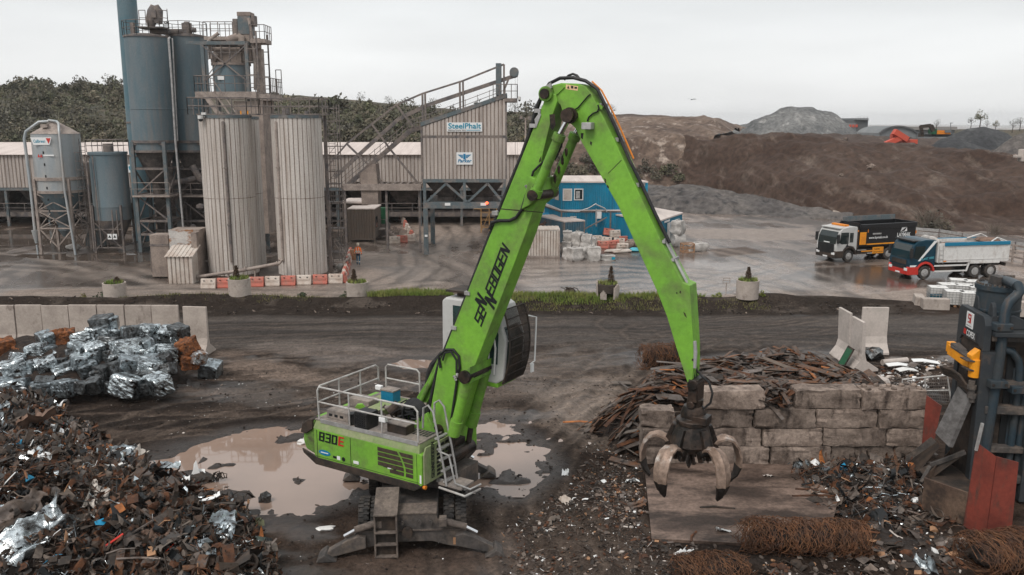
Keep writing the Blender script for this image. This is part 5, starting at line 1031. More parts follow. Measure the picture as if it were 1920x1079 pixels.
# hose runs over boom and stick
m=MB()
path=[(806,800),(814,745),(826,690),(846,640),(884,545),(925,437),(955,360),(985,288),(1003,235),(1012,200),(1018,178),(1030,160),(1050,150),(1075,149),(1098,155),(1116,170),(1132,200),(1150,238),(1176,300),(1200,348),(1226,404),(1252,456)]
for i,(du,y) in enumerate(((-5,-.22),(-3,-.08),(-6,.06),(-3,.2))):
    m.tube([E(u+(du if v>178 and u<1040 else (4 if u>1100 else 0)),v+(-3 if 1018<=u<=1116 else 0),y) for u,v in path],.045 if i<3 else .03,n=8)
m.tube([E(u,v,-.1) for u,v in ((1058,150),(1066,142),(1074,139),(1082,142),(1090,152))],.03,n=8)
m.tube([E(u,v,-.36) for u,v in ((826,690),(822,668),(836,656),(850,656),(860,668),(862,690),(857,705),(856,720),(846,790),(850,830))],.04,n=8); m.tube([E(u,v,-.40) for u,v in ((830,676),(834,662),(846,660),(856,676),(856,700))],.032,n=8)
m.tube([E(u,v,-.36) for u,v in ((918,430),(922,418),(935,414),(955,414),(968,408),(979,392),(986,368),(992,352))],.045,n=8); m.tube([E(u,v,-.38) for u,v in ((996,336),(1000,322),(1010,312),(1018,305),(1035,290),(1046,262))],.032,n=8)
m.tube([E(u,v,.2) for u,v in ((1040,300),(1052,275),(1056,250))],.035,n=8)
m.tube([E(u,v,0) for u,v in ((1303,690),(1316,706),(1329,716),(1336,738),(1332,756),(1320,766),(1312,758),(1306,742))],.03,n=8); m.tube([E(u,v,.05) for u,v in ((1302,655),(1306,690),(1305,735),(1312,770),(1318,784))],.028,n=8); m.tube([E(u,v,-.1) for u,v in ((1300,690),(1304,730),(1303,770))],.028,n=8)
ep(m,'hose_run','black',True)
m=MB(); m.tube([E(u+12,v-2,.1) for u,v in ((1098,155),(1116,172),(1132,202),(1150,240),(1176,300))],.022,n=6); ep(m,'orange_cable','orange',True)
m=MB()
for dy in (-.12,0,.14): m.tube([E(1247+dy*14,448,dy),E(1254+dy*14,462,dy),E(1294+dy*14,540,dy)],.026,n=10)
for u,v in ((1250,452),(1267,486)): m.beam(E(u-6,v+2,-.22),E(u+4,v-3,.25),.07)
m.tube([E(u,v,-.2) for u,v in ((1302,640),(1304,660),(1302,690))],.05,n=8); ep(m,'steel_pipe','steel_grey',True)
m=MB()
for u,v,y in ((1003,236,-.3),(1012,208,-.3),(932,400,-.3),(880,550,-.3),(855,615,-.3),(1126,198,-.1),(1158,262,-.1),(1196,347,-.1)): c=E(u-3,v,y); m.box(c.x-.09,y-.05,c.z-.05,c.x+.09,y+.35,c.z+.05)
m.prism(side_out([(1002,224),(1012,210),(1014,216),(1005,240)],-.34),(0,-.34,0),(1,0,0),(0,0,1),(0,.04,0)); p=[(1019,178),(1022,162),(1032,155),(1034,165),(1027,170),(1024,180)]; m.prism(side_out(p,-.36),(0,-.36,0),(1,0,0),(0,0,1),(0,.05,0))
ep(m,'hose_clamp','steel_grey',True)
m=MB(); c=E(996,345,-.4)
for i in range(12): p=E(rnd(986,1003),rnd(345,372),-.42); m.blob(p,.06,.05,.06,1,.2)
for i in range(6): p=E(rnd(850,858),rnd(700,716),-.42); m.blob(p,.05,.05,.05,1,.2)
ep(m,'hose_fitting','steel_grey',True)
# -- raised cab on its lift arm
cx0,cx1,cy0,cy1,cz0,cz1=.78,2.55,.52,1.60,4.45,6.85
m=MB(); m.prism([(cx0,cz0+.15),(cx0+.02,cz1-.1),(cx0+.15,cz1),(2.5,cz1),(2.72,cz1-.12),(3.05,cz0+1.35),(2.95,cz0+.15),(2.7,cz0+.0)],(0,cy0,0),(1,0,0),(0,0,1),(0,cy1-cy0,0)); cab=ep(m,'cab','cabwhite',bevel=.05)
m=MB()
for y in (cy0-.006,cy1+.006): q=[(1.2,cz0+.8),(1.2,cz1-.2),(2.52,cz1-.2),(2.80,cz0+1.5),(2.76,cz0+.6),(1.9,cz0+.6)]; m.add([(a,y,b) for a,b in q],[tuple(range(6))])
m.add([(2.735,cy0+.1,cz1-.2),(2.735,cy1-.1,cz1-.2),(3.06,cy1-.1,cz0+1.35),(3.06,cy0+.1,cz0+1.35)],[(0,3,2,1)]); m.add([(3.06,cy0+.1,cz0+1.3),(3.06,cy1-.1,cz0+1.3),(2.97,cy1-.1,cz0+.2),(2.97,cy0+.1,cz0+.2)],[(0,3,2,1)]); m.build('window','glassteal',cab)
m=MB(); gx=lambda z: 2.83+.32*math.sin(max(0,min(1,(z-cz0)/(cz1-cz0)))*PI)**.8*.9 if 1 else 0
zs=np.linspace(cz0+.05,cz1-.15,12)
for i in range(30): y=cy0-.02+i*(cy1-cy0+.04)/29; m.tube([(gx(z)+.08,y,z) for z in zs],.009,n=4)
for z in np.linspace(cz0+.05,cz1-.15,9): m.beam((gx(z)+.08,cy0-.03,z),(gx(z)+.08,cy1+.03,z),.03,.03)
for y in (cy0-.03,cy1+.03): m.tube([(gx(z)+.08,y,z) for z in zs],.03,n=5)
m.build('front_guard','dark',cab)
m=MB(); m.tube([(2.45,cy0-.03,cz1-.2),(2.62,cy0-.05,cz0+1.7),(2.72,cy0-.05,cz0+1.1),(2.66,cy0-.04,cz0+.3)],.03,n=8); m.tube([(2.2,cy0-.02,cz1-.3),(2.5,cy0-.03,cz0+1.5),(2.45,cy0-.03,cz0+.25)],.025,n=8); m.build('grab_rail','white',cab,True)
m=MB(); m.box(cx0+.1,cy0+.1,cz1+.16,cx0+.85,cy1-.1,cz1+.22); m.box(cx0+.3,cy0+.4,cz1,cx0+.6,cy1-.4,cz1+.16); m.build('roof_guard','dark',cab); m=MB(); m.cyl((2.2,cy0+.2,cz1),(2.2,cy0+.2,cz1+.16),.06,n=10); m.box(2.3,cy0+.3,cz1,2.55,cy0+.5,cz1+.1); m.build('beacon','dark',cab,True)
m=MB(); m.tube([(3.15,cy1+.02,cz0+1.9),(3.35,cy1+.15,cz0+1.85),(3.3,cy1+.15,cz0+.5),(3.2,cy1+.05,cz0+.4)],.025,n=8); m.box(3.2,cy1+.05,cz0+.15,3.25,cy1+.2,cz0+.4); m.build('mirror','signwhite',cab,True)
m=MB(); m.box(1.0,cy0+.02,cz0-.12,2.75,cy1-.02,cz0+.13); m.build('cab_base','green',cab,bevel=.03)
m=MB(); m.blob((1.9,1.0,cz0+1.2),.25,.22,.35,2,.02); m.build('operator_vest','hiviz',cab,True)
m=MB()
for y in (.62,1.4): m.beam((-.2,y,3.1),(1.25,y,4.4),.14,.3); m.beam((.5,y,3.0),(1.9,y,4.4),.12,.26)
q=[(784,764),(781,745),(800,715),(826,660),(833,672),(812,735),(792,770)]
m.prism(side_out(q,.42),(0,.42,0),(1,0,0),(0,0,1),(0,.2,0)); ep(m,'lift_arm','green_dirty',bevel=.02)
m=MB(); m.tube([(E(u,v,.55)) for u,v in ((801,740),(806,700),(812,685),(830,665))],.12,n=8); ep(m,'cable_chain','black')
m=MB(); m.cyl(E(790,752,.35),E(822,690,.35),.07,n=10); ep(m,'lift_cylinder','green_dirty',True)
# -- grapple
GD=.18
m=MB(); m.box(8.78,-.26,5.2,9.02,.26,5.78); m.cyl((8.9,-.32,5.66),(8.9,.32,5.66),.13,n=16); m.cyl((8.9,0,5.25),(8.86,0,4.95),.2,n=14); m.cyl((8.86,-.28,5.12),(8.86,.28,5.12),.1,n=12)
m.lathe([(.24,5.05),(.32,4.85),(.30,4.75),(.42,4.70),(.42,4.58)],(8.85,0,0),n=18); m.box(8.9,-.3,4.66,9.3,.1,4.86); ep(m,'grapple_link','greasy',True,bevel=.015)
m=MB(); gcx,gcy=8.84,0.
m.lathe([(.36,4.64),(.40,4.56),(.50,4.28),(.56,4.08),(.50,3.95),(.3,3.85)],(gcx,gcy,0),n=10)
for k in range(5):
    a=2*PI*k/5+R(-105); ca,sa_=math.cos(a),math.sin(a); m.beam((gcx+.40*ca,gcy+.40*sa_,4.5),(gcx+.58*ca,gcy+.58*sa_,4.05),.18,.2)
    for s_ in (-.12,.12): m.beam((gcx+.45*ca-s_*sa_,gcy+.45*sa_+s_*ca,4.0),(gcx+.56*ca-s_*sa_,gcy+.56*sa_+s_*ca,3.75),.05,.2); m.beam((gcx+.12*ca-s_*sa_,gcy+.12*sa_+s_*ca,3.95),(gcx+.3*ca-s_*sa_,gcy+.3*sa_+s_*ca,3.6),.05,.12)
ep(m,'grapple_body','greasy',bevel=.02)
def tine(a):
    # broad curved shell: sweeps out, over and down to a point
    pr=[(.50,3.93),(.66,4.10),(.86,4.17),(1.05,4.09),(1.19,3.90),(1.27,3.64),(1.27,3.38),(1.20,3.15),(1.05,2.98)]; wd=[.12,.15,.18,.20,.21,.205,.18,.12,.03]; th=[.13,.14,.14,.13,.12,.11,.10,.09,.04]
    ca,sa_=math.cos(a),math.sin(a); vs=[]
    n=len(pr)
    for i,(r_,z) in enumerate(pr):
        p0=Vector((*pr[max(0,i-1)],0)); p1=Vector((*pr[min(n-1,i+1)],0)); d=(p1-p0).normalized(); nx,nz=-d.y,d.x     # outward normal in the r,z plane
        for (w,o_) in ((-wd[i],-.03),(-wd[i],.02),(-wd[i]*.35,.045),(0,.085),(wd[i]*.35,.045),(wd[i],.02),(wd[i],-.03),(0,-.06+.02)):
            rr=r_+nx*o_*(1 if i<n-1 else .4)*1.0; zz=z+nz*o_; rr2=rr; 
            vs.append((gcx+rr2*ca-w*sa_,gcy+rr2*sa_+w*ca,zz))
    m=MB(); fs=[]
    for i in range(n-1):
        for k in range(8): fs.append((i*8+k,i*8+(k+1)%8,(i+1)*8+(k+1)%8,(i+1)*8+k))
    fs+=[tuple(range(7,-1,-1)),tuple((n-1)*8+k for k in range(8))]
    m.add(vs,[f for f in fs]); o=ep(m,'tine','tine',True)
    bm=bmesh.new(); bm.from_mesh(o.data); bmesh.ops.recalc_face_normals(bm,faces=bm.faces); bm.to_mesh(o.data); bm.free()
    t=MB(); t.v=[]; 
    sub=[]
    for i in (6,7,8):
        for k in range(8):
            q=Vector(vs[i*8+k]); c=Vector((gcx+pr[i][0]*ca,gcy+pr[i][0]*sa_,pr[i][1])); sub.append(c+(q-c)*1.06)
    t.add(sub,[(i*8+k,i*8+(k+1)%8,(i+1)*8+(k+1)%8,(i+1)*8+k) for i in range(2) for k in range(8)]+[tuple(16+k for k in range(8))]); t.build('tip','tip',o,True)
    b=MB(); b.cyl((gcx+.56*ca-.2*sa_,gcy+.56*sa_+.2*ca,3.97),(gcx+.56*ca+.2*sa_,gcy+.56*sa_-.2*ca,3.97),.08,n=12); b.build('pin','greasy',o,True)
GA=[math.atan2(y,x) for x,y in ()]
for k in range(5): tine(R(-69-36)+k*2*PI/5)
# -- undercarriage (turned against the upper carriage)
UA=Vector((-3.0,24.9,0)); UYAW=R(3.5); UM=Matrix.Translation(UA)@Matrix.Rotation(UYAW,4,'Z')
def ub(mb,name,mm,smooth=False,bevel=0.):
    mb.v=[tuple(UM@Vector(p)) for p in mb.v]; return mb.build(name,mm,ex,smooth,bevel,world=True)
m=MB(); m.box(-.75,-2.6,.75,.75,2.6,1.22); m.box(-.95,-.95,.9,.95,.95,1.32); ub(m,'chassis','under',bevel=.03)
m=MB(); m.cyl((0,0,1.2),(0,0,1.62),.85,n=32); ub(m,'slew_ring','dark',True)
for s in (-1,1):
    m=MB(); y=s*2.62
    pl=[(-1.6,.30),(-1.35,.22),(-.95,.26),(-.6,.36),(.6,.36),(.95,.24),(1.35,.16),(1.55,.22),(1.55,.62),(1.15,.95),(.75,1.02),(.7,1.2),(-.7,1.2),(-.75,1.05),(-1.2,.95),(-1.6,.6)]
    m.prism(pl,(0,y-.1 if s>0 else y+.1,0),(1,0,0),(0,0,1),(0,.14*s,0)); ub(m,'outrigger_beam','under',bevel=.02)
    m=MB(); m.cyl((-.1,y+.12*s,.72),(-.1,y+.26*s,.72),.15,n=20); ub(m,'tow_socket','dark',True)
    m=MB(); m.box(-1.55,y-.3*s,.70,1.5,y+.08*s,.74); m.box(-.72,y-.6*s,1.2,.72,y+.06*s,1.235); ub(m,'top_plate','mudtop')
    for q in (-1,1):
        f=(q*2.32,y+.1*s,.08); a=(q*1.35,y+.1*s,.55)
        m=MB(); m.prism([(q*1.25,.30),(q*1.45,.25),(q*2.2,.06),(q*2.35,.10),(q*2.3,.24),(q*1.75,.55),(q*1.45,.66),(q*1.25,.6)],(0,y-.02*s,0),(1,0,0),(0,0,1),(0,.26*s,0)); leg=ub(m,'outrigger','under',bevel=.02)
        m=MB(); m.cyl((q*.95,y+.1*s,.98),(q*1.55,y+.1*s,.80),.10,n=14); m.box(q*.9-.1,y-.05*s,.9,q*.9+.1,y+.25*s,1.1); cy=ub(m,'outrigger_cylinder','mudtop',True)
        m=MB(); m.cyl((q*1.5,y+.1*s,.815),(q*1.85,y+.1*s,.62),.055,n=12); ub(m,'cylinder_rod','chrome',True)
        m=MB(); m.prism([(q*2.05,0),(q*2.62,0),(q*2.55,.1),(q*2.38,.22),(q*2.2,.1)],(0,y-.2*s,0),(1,0,0),(0,0,1),(0,.62*s,0)); ub(m,'foot_pad','under',bevel=.02)
    m=MB(); m.cyl((-1.2,s*1.45,.56),(1.2,s*1.45,.56),.2,n=14); ub(m,'axle','dark',True)
    for x in (-1.4,-1.05,1.05,1.4):
        m=MB(); r_=.56; n=36
        m.lathe([(.3,-.15),(r_-.06,-.16),(r_,-.1),(r_,.1),(r_-.06,.16),(.3,.15)],n=n)
        for k in range(26): a=2*PI*k/26; m.box(-.035,r_-.02,-.15,.035,r_+.03,.0,M=Matrix.Rotation(a,4,'Z')); m.box(-.035,r_-.02,.0,.035,r_+.03,.15,M=Matrix.Rotation(a+PI/26,4,'Z'))
        TM=Matrix.Translation((x,s*1.45,.58))@Matrix.Rotation(PI/2,4,'Y'); m.v=[tuple(TM@Vector(p)) for p in m.v]; wh=ub(m,'wheel','tyre',True)
        h=MB(); h.lathe([(.3,-.1),(.12,-.12),(.12,.12),(.3,.1)],n=20); h.v=[tuple(UM@(TM@Vector(p))) for p in h.v]; h.build('hub','under',wh,True,world=False).matrix_parent_inverse=wm(wh).inverted()
# chassis step ladder at the near end
m=MB(); xs0,xs1=-.98,-.38; y=-2.88
for x in (xs0,xs1): m.box(x-.025,y-.1,.03,x+.025,y+.02,1.33)
for z in (.06,.42,.78): m.box(xs0,y-.12,z,xs1,y+.02,z+.05)
m.box(xs0-.03,y-.12,1.30,xs1+.03,y+.5,1.34); m.prism([(0,1.34),(.5,1.34),(1.0,1.66),(.95,1.7)],(xs0-.03,y,0),(0,1,0),(0,0,1),(xs1-xs0+.06,0,0)); ub(m,'chassis_ladder','mudtop',bevel=.01)
m=MB(); m.add([(xs0,y+.03,.05),(xs1,y+.03,.05),(xs1,y+.03,1.3),(xs0,y+.03,1.3)],[(0,1,2,3)]); ub(m,'ladder_back','dark')
m=MB()
for x in (-.55,-.25,.25,.55): m.cyl((x,-2.62-.16,.98),(x,-2.62-.1,.98),.06,n=10)
ub(m,'bolt','under',True)
m=MB(); m.box(-1.5,-2.77,.3,-1.38,-2.75,.5); m.box(1.18,-2.77,.3,1.3,-2.75,.5); ub(m,'reflector','timber')
# ---------------------------------------------------------------- yard furniture
def lin(a,b,t): return a+(b-a)*t
# water-filled barriers
def make_barrier(col,w=1.06):
    m=MB(); h=.72
    m.prism([(-.26,.08),(-.24,0),(-.14,0),(-.12,.06),(.12,.06),(.14,0),(.24,0),(.26,.08),(.13,.62),(.10,.72),(-.10,.72),(-.13,.62)],(-w/2,0,0),(0,1,0),(0,0,1),(w,0,0))
    for s in (-1,1):
        m.box(-w*.42,s*.15-.07,.30,w*.42,s*.15+.05,.50); m.cyl((-.25*w,s*.0,.70),(-.25*w,0,.745),.06,n=8)
    return m
BARW=make_barrier(0).build('barrier_w','plasticwhite',bevel=.02); BARR=make_barrier(0).build('barrier_r','plasticred',bevel=.02)
slot=MB(); 
for s in (-1,1): slot.box(-.32,s*.205-.012,.56,-.2,s*.205+.012,.62); slot.box(.2,s*.205-.012,.56,.32,s*.205+.012,.62)
SLOT=slot.build('slot','ink')
def barrier(red,loc,rz,label,group,tilt=None):
    b=(BARR if red else BARW).copy(); b.name='water_barrier'; COL.objects.link(b); b.location=loc; b.rotation_euler=(tilt[0],tilt[1],rz) if tilt else (0,0,rz); tag(b,label,'barrier',group)
    s=SLOT.copy(); s.name='slot'; COL.objects.link(s); s.parent=b; return b
ordn=['first','second','third','fourth','fifth','sixth','seventh','eighth','ninth']
us=[392,422,452.5,482,512,541.5,571,601,630]
for i,u in enumerate(us):
    p=P(u,lin(541,531.5,i/8)); red=i%2==1
    barrier(red,p,.02,f"{'red' if red else 'cream white'} plastic barrier, {ordn[i]} from the left in the row before the ribbed tanks",'barrier row before the tanks')
a,b=P(644,529),P(657,480)
for i in range(11):
    q=a.lerp(b,i/10); barrier(i%2==0,q,math.atan2(b.y-a.y,b.x-a.x)+rnd(-.12,.12),('red' if i%2==0 else 'white')+' plastic barrier in the line running back towards the worker','barriers leading to the worker')
a,b,c=P(748,404),P(776,452),P(735,458)
for i in range(9): q=a.lerp(b,i/8); barrier(i%3==1,q,math.atan2(b.y-a.y,b.x-a.x)+rnd(-.1,.1),'dust-coated '+('red' if i%3==1 else 'pale')+' barrier in the bent line by the loading bin','barriers by the loading bin')
for i in range(3): q=b.lerp(c,(i+.6)/3); barrier(i%3==1,q+Vector((0,0,0)),.1,'dust-coated barrier across the front of the bent line','barriers by the loading bin')
for i,(u,v,rz,z,red) in enumerate([(1118,455,.3,0,0),(1136,458,.1,0,0),(1130,466,.1,0,1),(1152,464,-.1,0,1),(1166,470,.2,0,0),(1160,460,.0,.0,0),(1140,452,.1,.55,1),(1153,454,.2,.5,0),(1170,456,.3,0,1)]):
    p=P(u,v); p.z=z; barrier(red,p,rz,'discarded '+('red' if red else 'pale')+' barrier in the jumble before the blue cabins','discarded barriers',tilt=(rnd(-.3,.3),rnd(-.15,.15)))
for o in (BARW,BARR,SLOT): bpy.data.objects.remove(o)
# worker, walking away
def person(loc,rz):
    o=T('person','worker in orange hi-vis jacket, hard hat and blue trousers walking away','person',loc,rz)
    bm=bmesh.new(); J={'pel':(0,0,.95),'wai':(0,.0,1.12),'che':(0,.01,1.36),'nek':(0,0,1.52),'hed':(0,.02,1.64),'top':(0,.02,1.75),
      'sl':(-.19,0,1.45),'el':(-.27,-.02,1.18),'wl':(-.29,.06,.95),'hl':(-.29,.09,.86),'sr':(.19,0,1.45),'er':(.27,-.04,1.18),'wr':(.30,.0,.95),'hr':(.30,.03,.86),
      'pl':(-.1,0,.90),'kl':(-.11,.10,.52),'al':(-.11,.04,.10),'tl':(-.12,.18,.04),'pr':(.1,0,.90),'kr':(.11,.02,.50),'ar':(.11,-.16,.13),'tr':(.12,-.04,.04)}
    RR={'pel':.16,'wai':.155,'che':.185,'nek':.065,'hed':.105,'top':.09,'sl':.085,'el':.06,'wl':.045,'hl':.04,'sr':.085,'er':.06,'wr':.045,'hr':.04,'pl':.11,'kl':.078,'al':.055,'tl':.05,'pr':.11,'kr':.078,'ar':.055,'tr':.05}
    ED=[('pel','wai'),('wai','che'),('che','nek'),('nek','hed'),('hed','top'),('che','sl'),('sl','el'),('el','wl'),('wl','hl'),('che','sr'),('sr','er'),('er','wr'),('wr','hr'),('pel','pl'),('pl','kl'),('kl','al'),('al','tl'),('pel','pr'),('pr','kr'),('kr','ar'),('ar','tr')]
    ks=list(J); me=bpy.data.meshes.new('body'); me.from_pydata([J[k] for k in ks],[(ks.index(a),ks.index(b)) for a,b in ED],[])
    ob=bpy.data.objects.new('body',me); COL.objects.link(ob); ob.parent=o
    bm.free(); md=ob.modifiers.new('skin','SKIN'); 
    if not me.skin_vertices: me.attributes.new('skin','FLOAT','POINT') if 0 else None
    bpy.context.view_layer.objects.active=ob
    sv=me.skin_vertices[0].data if me.skin_vertices else None
    if sv is None: return o,ob
    for i,k in enumerate(ks): sv[i].radius=(RR[k],RR[k]*.85); sv[i].use_root=(k=='pel')
    ob.modifiers.new('sub','SUBSURF').render_levels=2; ob.modifiers['sub'].levels=2
    dg=bpy.context.evaluated_depsgraph_get(); m2=bpy.data.meshes.new_from_object(ob.evaluated_get(dg)); ob.modifiers.clear(); ob.data=m2
    m2.materials.clear()
    for k in ('skin','hiviz','trouser','navy','refl'): m2.materials.append(MT[k])
    for f in m2.polygons:
        c=f.center; z=c.z; arm=abs(c.x)>.21 and z<1.5
        if z>1.56: i=0
        elif arm and z<.90: i=3
        elif z>.93 and (z>1.0 or arm): i=1
        elif z>.80 and not arm: i=3
        elif z<.11: i=3
        else: i=2
        if i==1 and (1.03<z<1.08 or (1.17<z<1.22 and not arm)): i=4
        if i==2 and (.26<z<.33): i=4
        f.material_index=i; f.use_smooth=True
    return o,ob
P0=P(672,497)
pe,bo_=person((P0.x,P0.y,0),.0)
m=MB(); m.lathe([(.145,1.69),(.125,1.75),(.13,1.76),(.115,1.84),(.06,1.885),(.01,1.89)],(0,.02,0),n=16); MT['hat']=mat('hard_hat',(.6,.52,.42),.5,fine=.05); m.build('hard_hat','hat',pe,True)
m=MB()
for x in (-.1,.1): m.beam((x,-.172,1.08),(x,-.172,1.5),.05,.012)
m.box(-.21,-.178,1.16,.21,-.168,1.21); m.build('reflective_strip','refl',pe)
# brown site office on legs, white cabins, steps
p=P(678,454); t=T('site_office','brown ribbed site cabin on short legs below the skip hoist','cabin',tuple(p)); x0,x1=xq(654,430,p.y)-p.x,xq(703,430,p.y)-p.x; z0,z1=zq(447,p.y),zq(393,p.y)
m=MB(); corr(m,(x0,0,z0),(1,0,0),(0,0,1),x1-x0,z1-z0,.26,.05); m.box(x0,.02,z0,x1,4,z1); m.build('wall','contbrown',t)
m=MB(); m.box(x0-.08,-.08,z1+.002,x1+.08,4.1,z1+.1); m.build('roof','roof',t); m=MB()
for x in (x0+.05,x1-.05): m.beam((x,0,0),(x,0,z1),.18); m.beam((x,3.9,0),(x,3.9,z1),.18)
m.box(x0,-.05,z0-.18,x1,0.05,z0-.005); m.build('leg','contbrown',t)
m=MB(); m.box(x1+.005,.6,z0+1.,x1+.03,1.7,z0+2.1); m.build('window','glass',t)
p=P(662,446); t=T('welfare_cabin','dusty cabin with a pale flat roof standing behind the brown site cabin','cabin',tuple(p)); 
m=MB(); m.box(-1,0,.3,1.6,4,zq(382,p.y)); m.build('wall','contbrown',t); m=MB(); m.box(-1.1,-.15,zq(381.5,p.y),1.75,4.1,zq(378,p.y)); m.build('roof','roof',t); m=MB(); m.box(.9,-.02,1.2,1.4,-.005,2.6); m.build('door','glass',t)
p=P(720,440); t=T('green_tank','small dark green tank beside the site cabin steps','tank',tuple(p)); MT['dkgreen']=mat('dark_green',(.015,.09,.04),.5,fine=.15); m=MB(); m.cyl((0,0,1.2),(0,0,2.9),.55,n=18); m.build('shell','dkgreen',t,True); m=MB(); m.box(-.6,-.6,0,.6,.6,1.2); m.build('stand','frame',t)
p=P(722,448); t=T('access_steps','short steel steps with a railed landing beside the brown site cabin','steps',tuple(p)); m=MB(); m.box(-1.1,0,.9,.1,1.2,1.0)
for i in range(5): m.box(.1+i*.24,0,.75-i*.18,.36+i*.24,1.2,.8-i*.18)
m.beam((.1,0,.9),(1.4,0,0),.2); m.build('tread','framepale',t); m=MB(); rails(m,[(-1.1,0,1),(.1,0,1)],1.,.025,.6); rails(m,[(.1,0,.9),(1.4,0,0)],1.,.025,.6); m.build('guard_rail','frame',t)
p=P(663,487); m=MB(); m.lathe([(.3,0),(.36,.35),(.36,.55),(.3,.9)],n=14); one('barrel',m,'timber','small brown drum standing at the end of the barrier line by the worker','drum',tuple(p),0,smooth=True)
for u,v,wd,ht,lb,sh in ((630,512,1.6,.9,'dark steel bund frame at the foot of the ladder tower',0),(640,508,.7,.8,'white sack beside the ladder tower base',1)):
    if sh: one('cement_bag',MB().blob((0,0,.3),.4,.35,.35,2,.15),'bag',lb,'sack',tuple(P(u,v)),0,smooth=True)
    else:
        m=MB(); q=P(u,v); m.beam((-.8,0,.8),(.7,0,.9),.12); m.beam((-.8,0,0),(-.8,0,.8),.1); m.beam((.7,0,0),(.7,0,.9),.14); m.beam((.7,2,0),(.7,2,.9),.14); m.beam((.7,0,.9),(.7,2,.9),.12); one('bund_frame',m,'framepale',lb,'frame',tuple(q))
# yellow scaffold
p=P(914,437); t=T('scaffold','yellow steel access scaffold under the right end of the loading bin','scaffold',tuple(p)); m=MB(); z=zq(391,p.y)
for x in (-.7,.2,1.0):
    for y in (0,1.2): m.beam((x,y,0),(x,y,z),.09)
for zz in (.6,1.4,2.2,z): m.beam((-.7,0,zz),(1.,0,zz),.07); m.beam((-.7,1.2,zz),(1.,1.2,zz),.07); m.beam((1.,0,zz),(1.,1.2,zz),.06); m.beam((-.7,0,zz),(-.7,1.2,zz),.06)
m.beam((-.7,0,.1),(.2,0,2.2),.06); m.build('frame','scaff',t); m=MB(); m.box(-1.5,0,z-.1,.2,1.2,z-.03); rails(m,[(-1.5,0,z),(.2,0,z)],.7,.03,.6); m.build('deck','scaff',t)
# containers and cabins
def container(u,v,Yoff,x0,x1,h,dep,yaw,label,wallm,roofm,fr='frame',pitch=.27,yawpiv=0):
    p=P(u,v); t=T('container',label,'container',tuple(p),yaw)
    m=MB(); corr(m,(x0+.1,0.02,.15),(1,0,0),(0,0,1),x1-x0-.2,h-.3,pitch,.05,gm=1); corr(m,(x0+.02,dep-.1,.15),(0,-1,0),(0,0,1),dep-.2,h-.3,pitch,.045); corr(m,(x1-.02,.1,.15),(0,1,0),(0,0,1),dep-.2,h-.3,pitch,.045); m.build('wall',[wallm,'claddark' if 'white' in wallm else wallm],t)
    m=MB(); m.box(x0,-.05,h-.12,x1,dep,h); 
    k=int((x1-x0)/.35)
    for i in range(k): m.box(x0+.1+i*.35,0.05,h+.001,x0+.28+i*.35,dep-.1,h+.03)
    m.build('roof',roofm,t)
    m=MB()
    for x in (x0+.06,x1-.06):
        for y in (0.01,dep-.07): m.beam((x,y,0),(x,y,h-.12),.14)
    m.box(x0,-.05,0.0,x1,.05,.16); m.box(x1-.08,0,0,x1+.02,dep,.16); m.box(x0-.02,0,0,x0+.08,dep,.16); m.build('frame',fr,t); return t
t=container(1018,483,0,-1.7,1.5,2.55,2.4,0,'cream white ribbed container in front of the blue-grey one','contwhite','contwhite','framepale',.24)
p=P(1096,457); t=container(1096,457,0,-2.35,0,2.35,6,0.42,'blue-grey container with a pale roof behind the cream one','contblue','roof','frame')
p=P(1022,440); t=T('water_tank','bright blue cylindrical tank lying behind the cream container','tank',tuple(p)); m=MB(); m.tube([(-1.3,0,1.5),(-1.1,0,1.5),(1.1,0,1.5),(1.3,0,1.5)],[.5,.85,.85,.5],n=20); m.build('shell','bluetank',t,True); m=MB(); m.box(-.9,-.5,0,-.6,.5,.8); m.box(.6,-.5,0,.9,.5,.8); m.build('cradle','frame',t)
t=T('scrap_bin','small heap of rusty offcuts behind the cream container','heap',tuple(P(1004,468))); m=MB()
for i in range(40): q=Vector((rnd(-1,1),rnd(-.5,.8),rnd(2.,2.9)-.4)); m.box(-.4,-.05,-.02,.4,.05,.02,M=Matrix.Translation(q)@rot3(rnd(-1,1),rnd(-1,1),rnd(0,6)).to_4x4())
m.box(-1.1,-.6,0,1.1,1,2.); m.build('offcuts','rust',t)
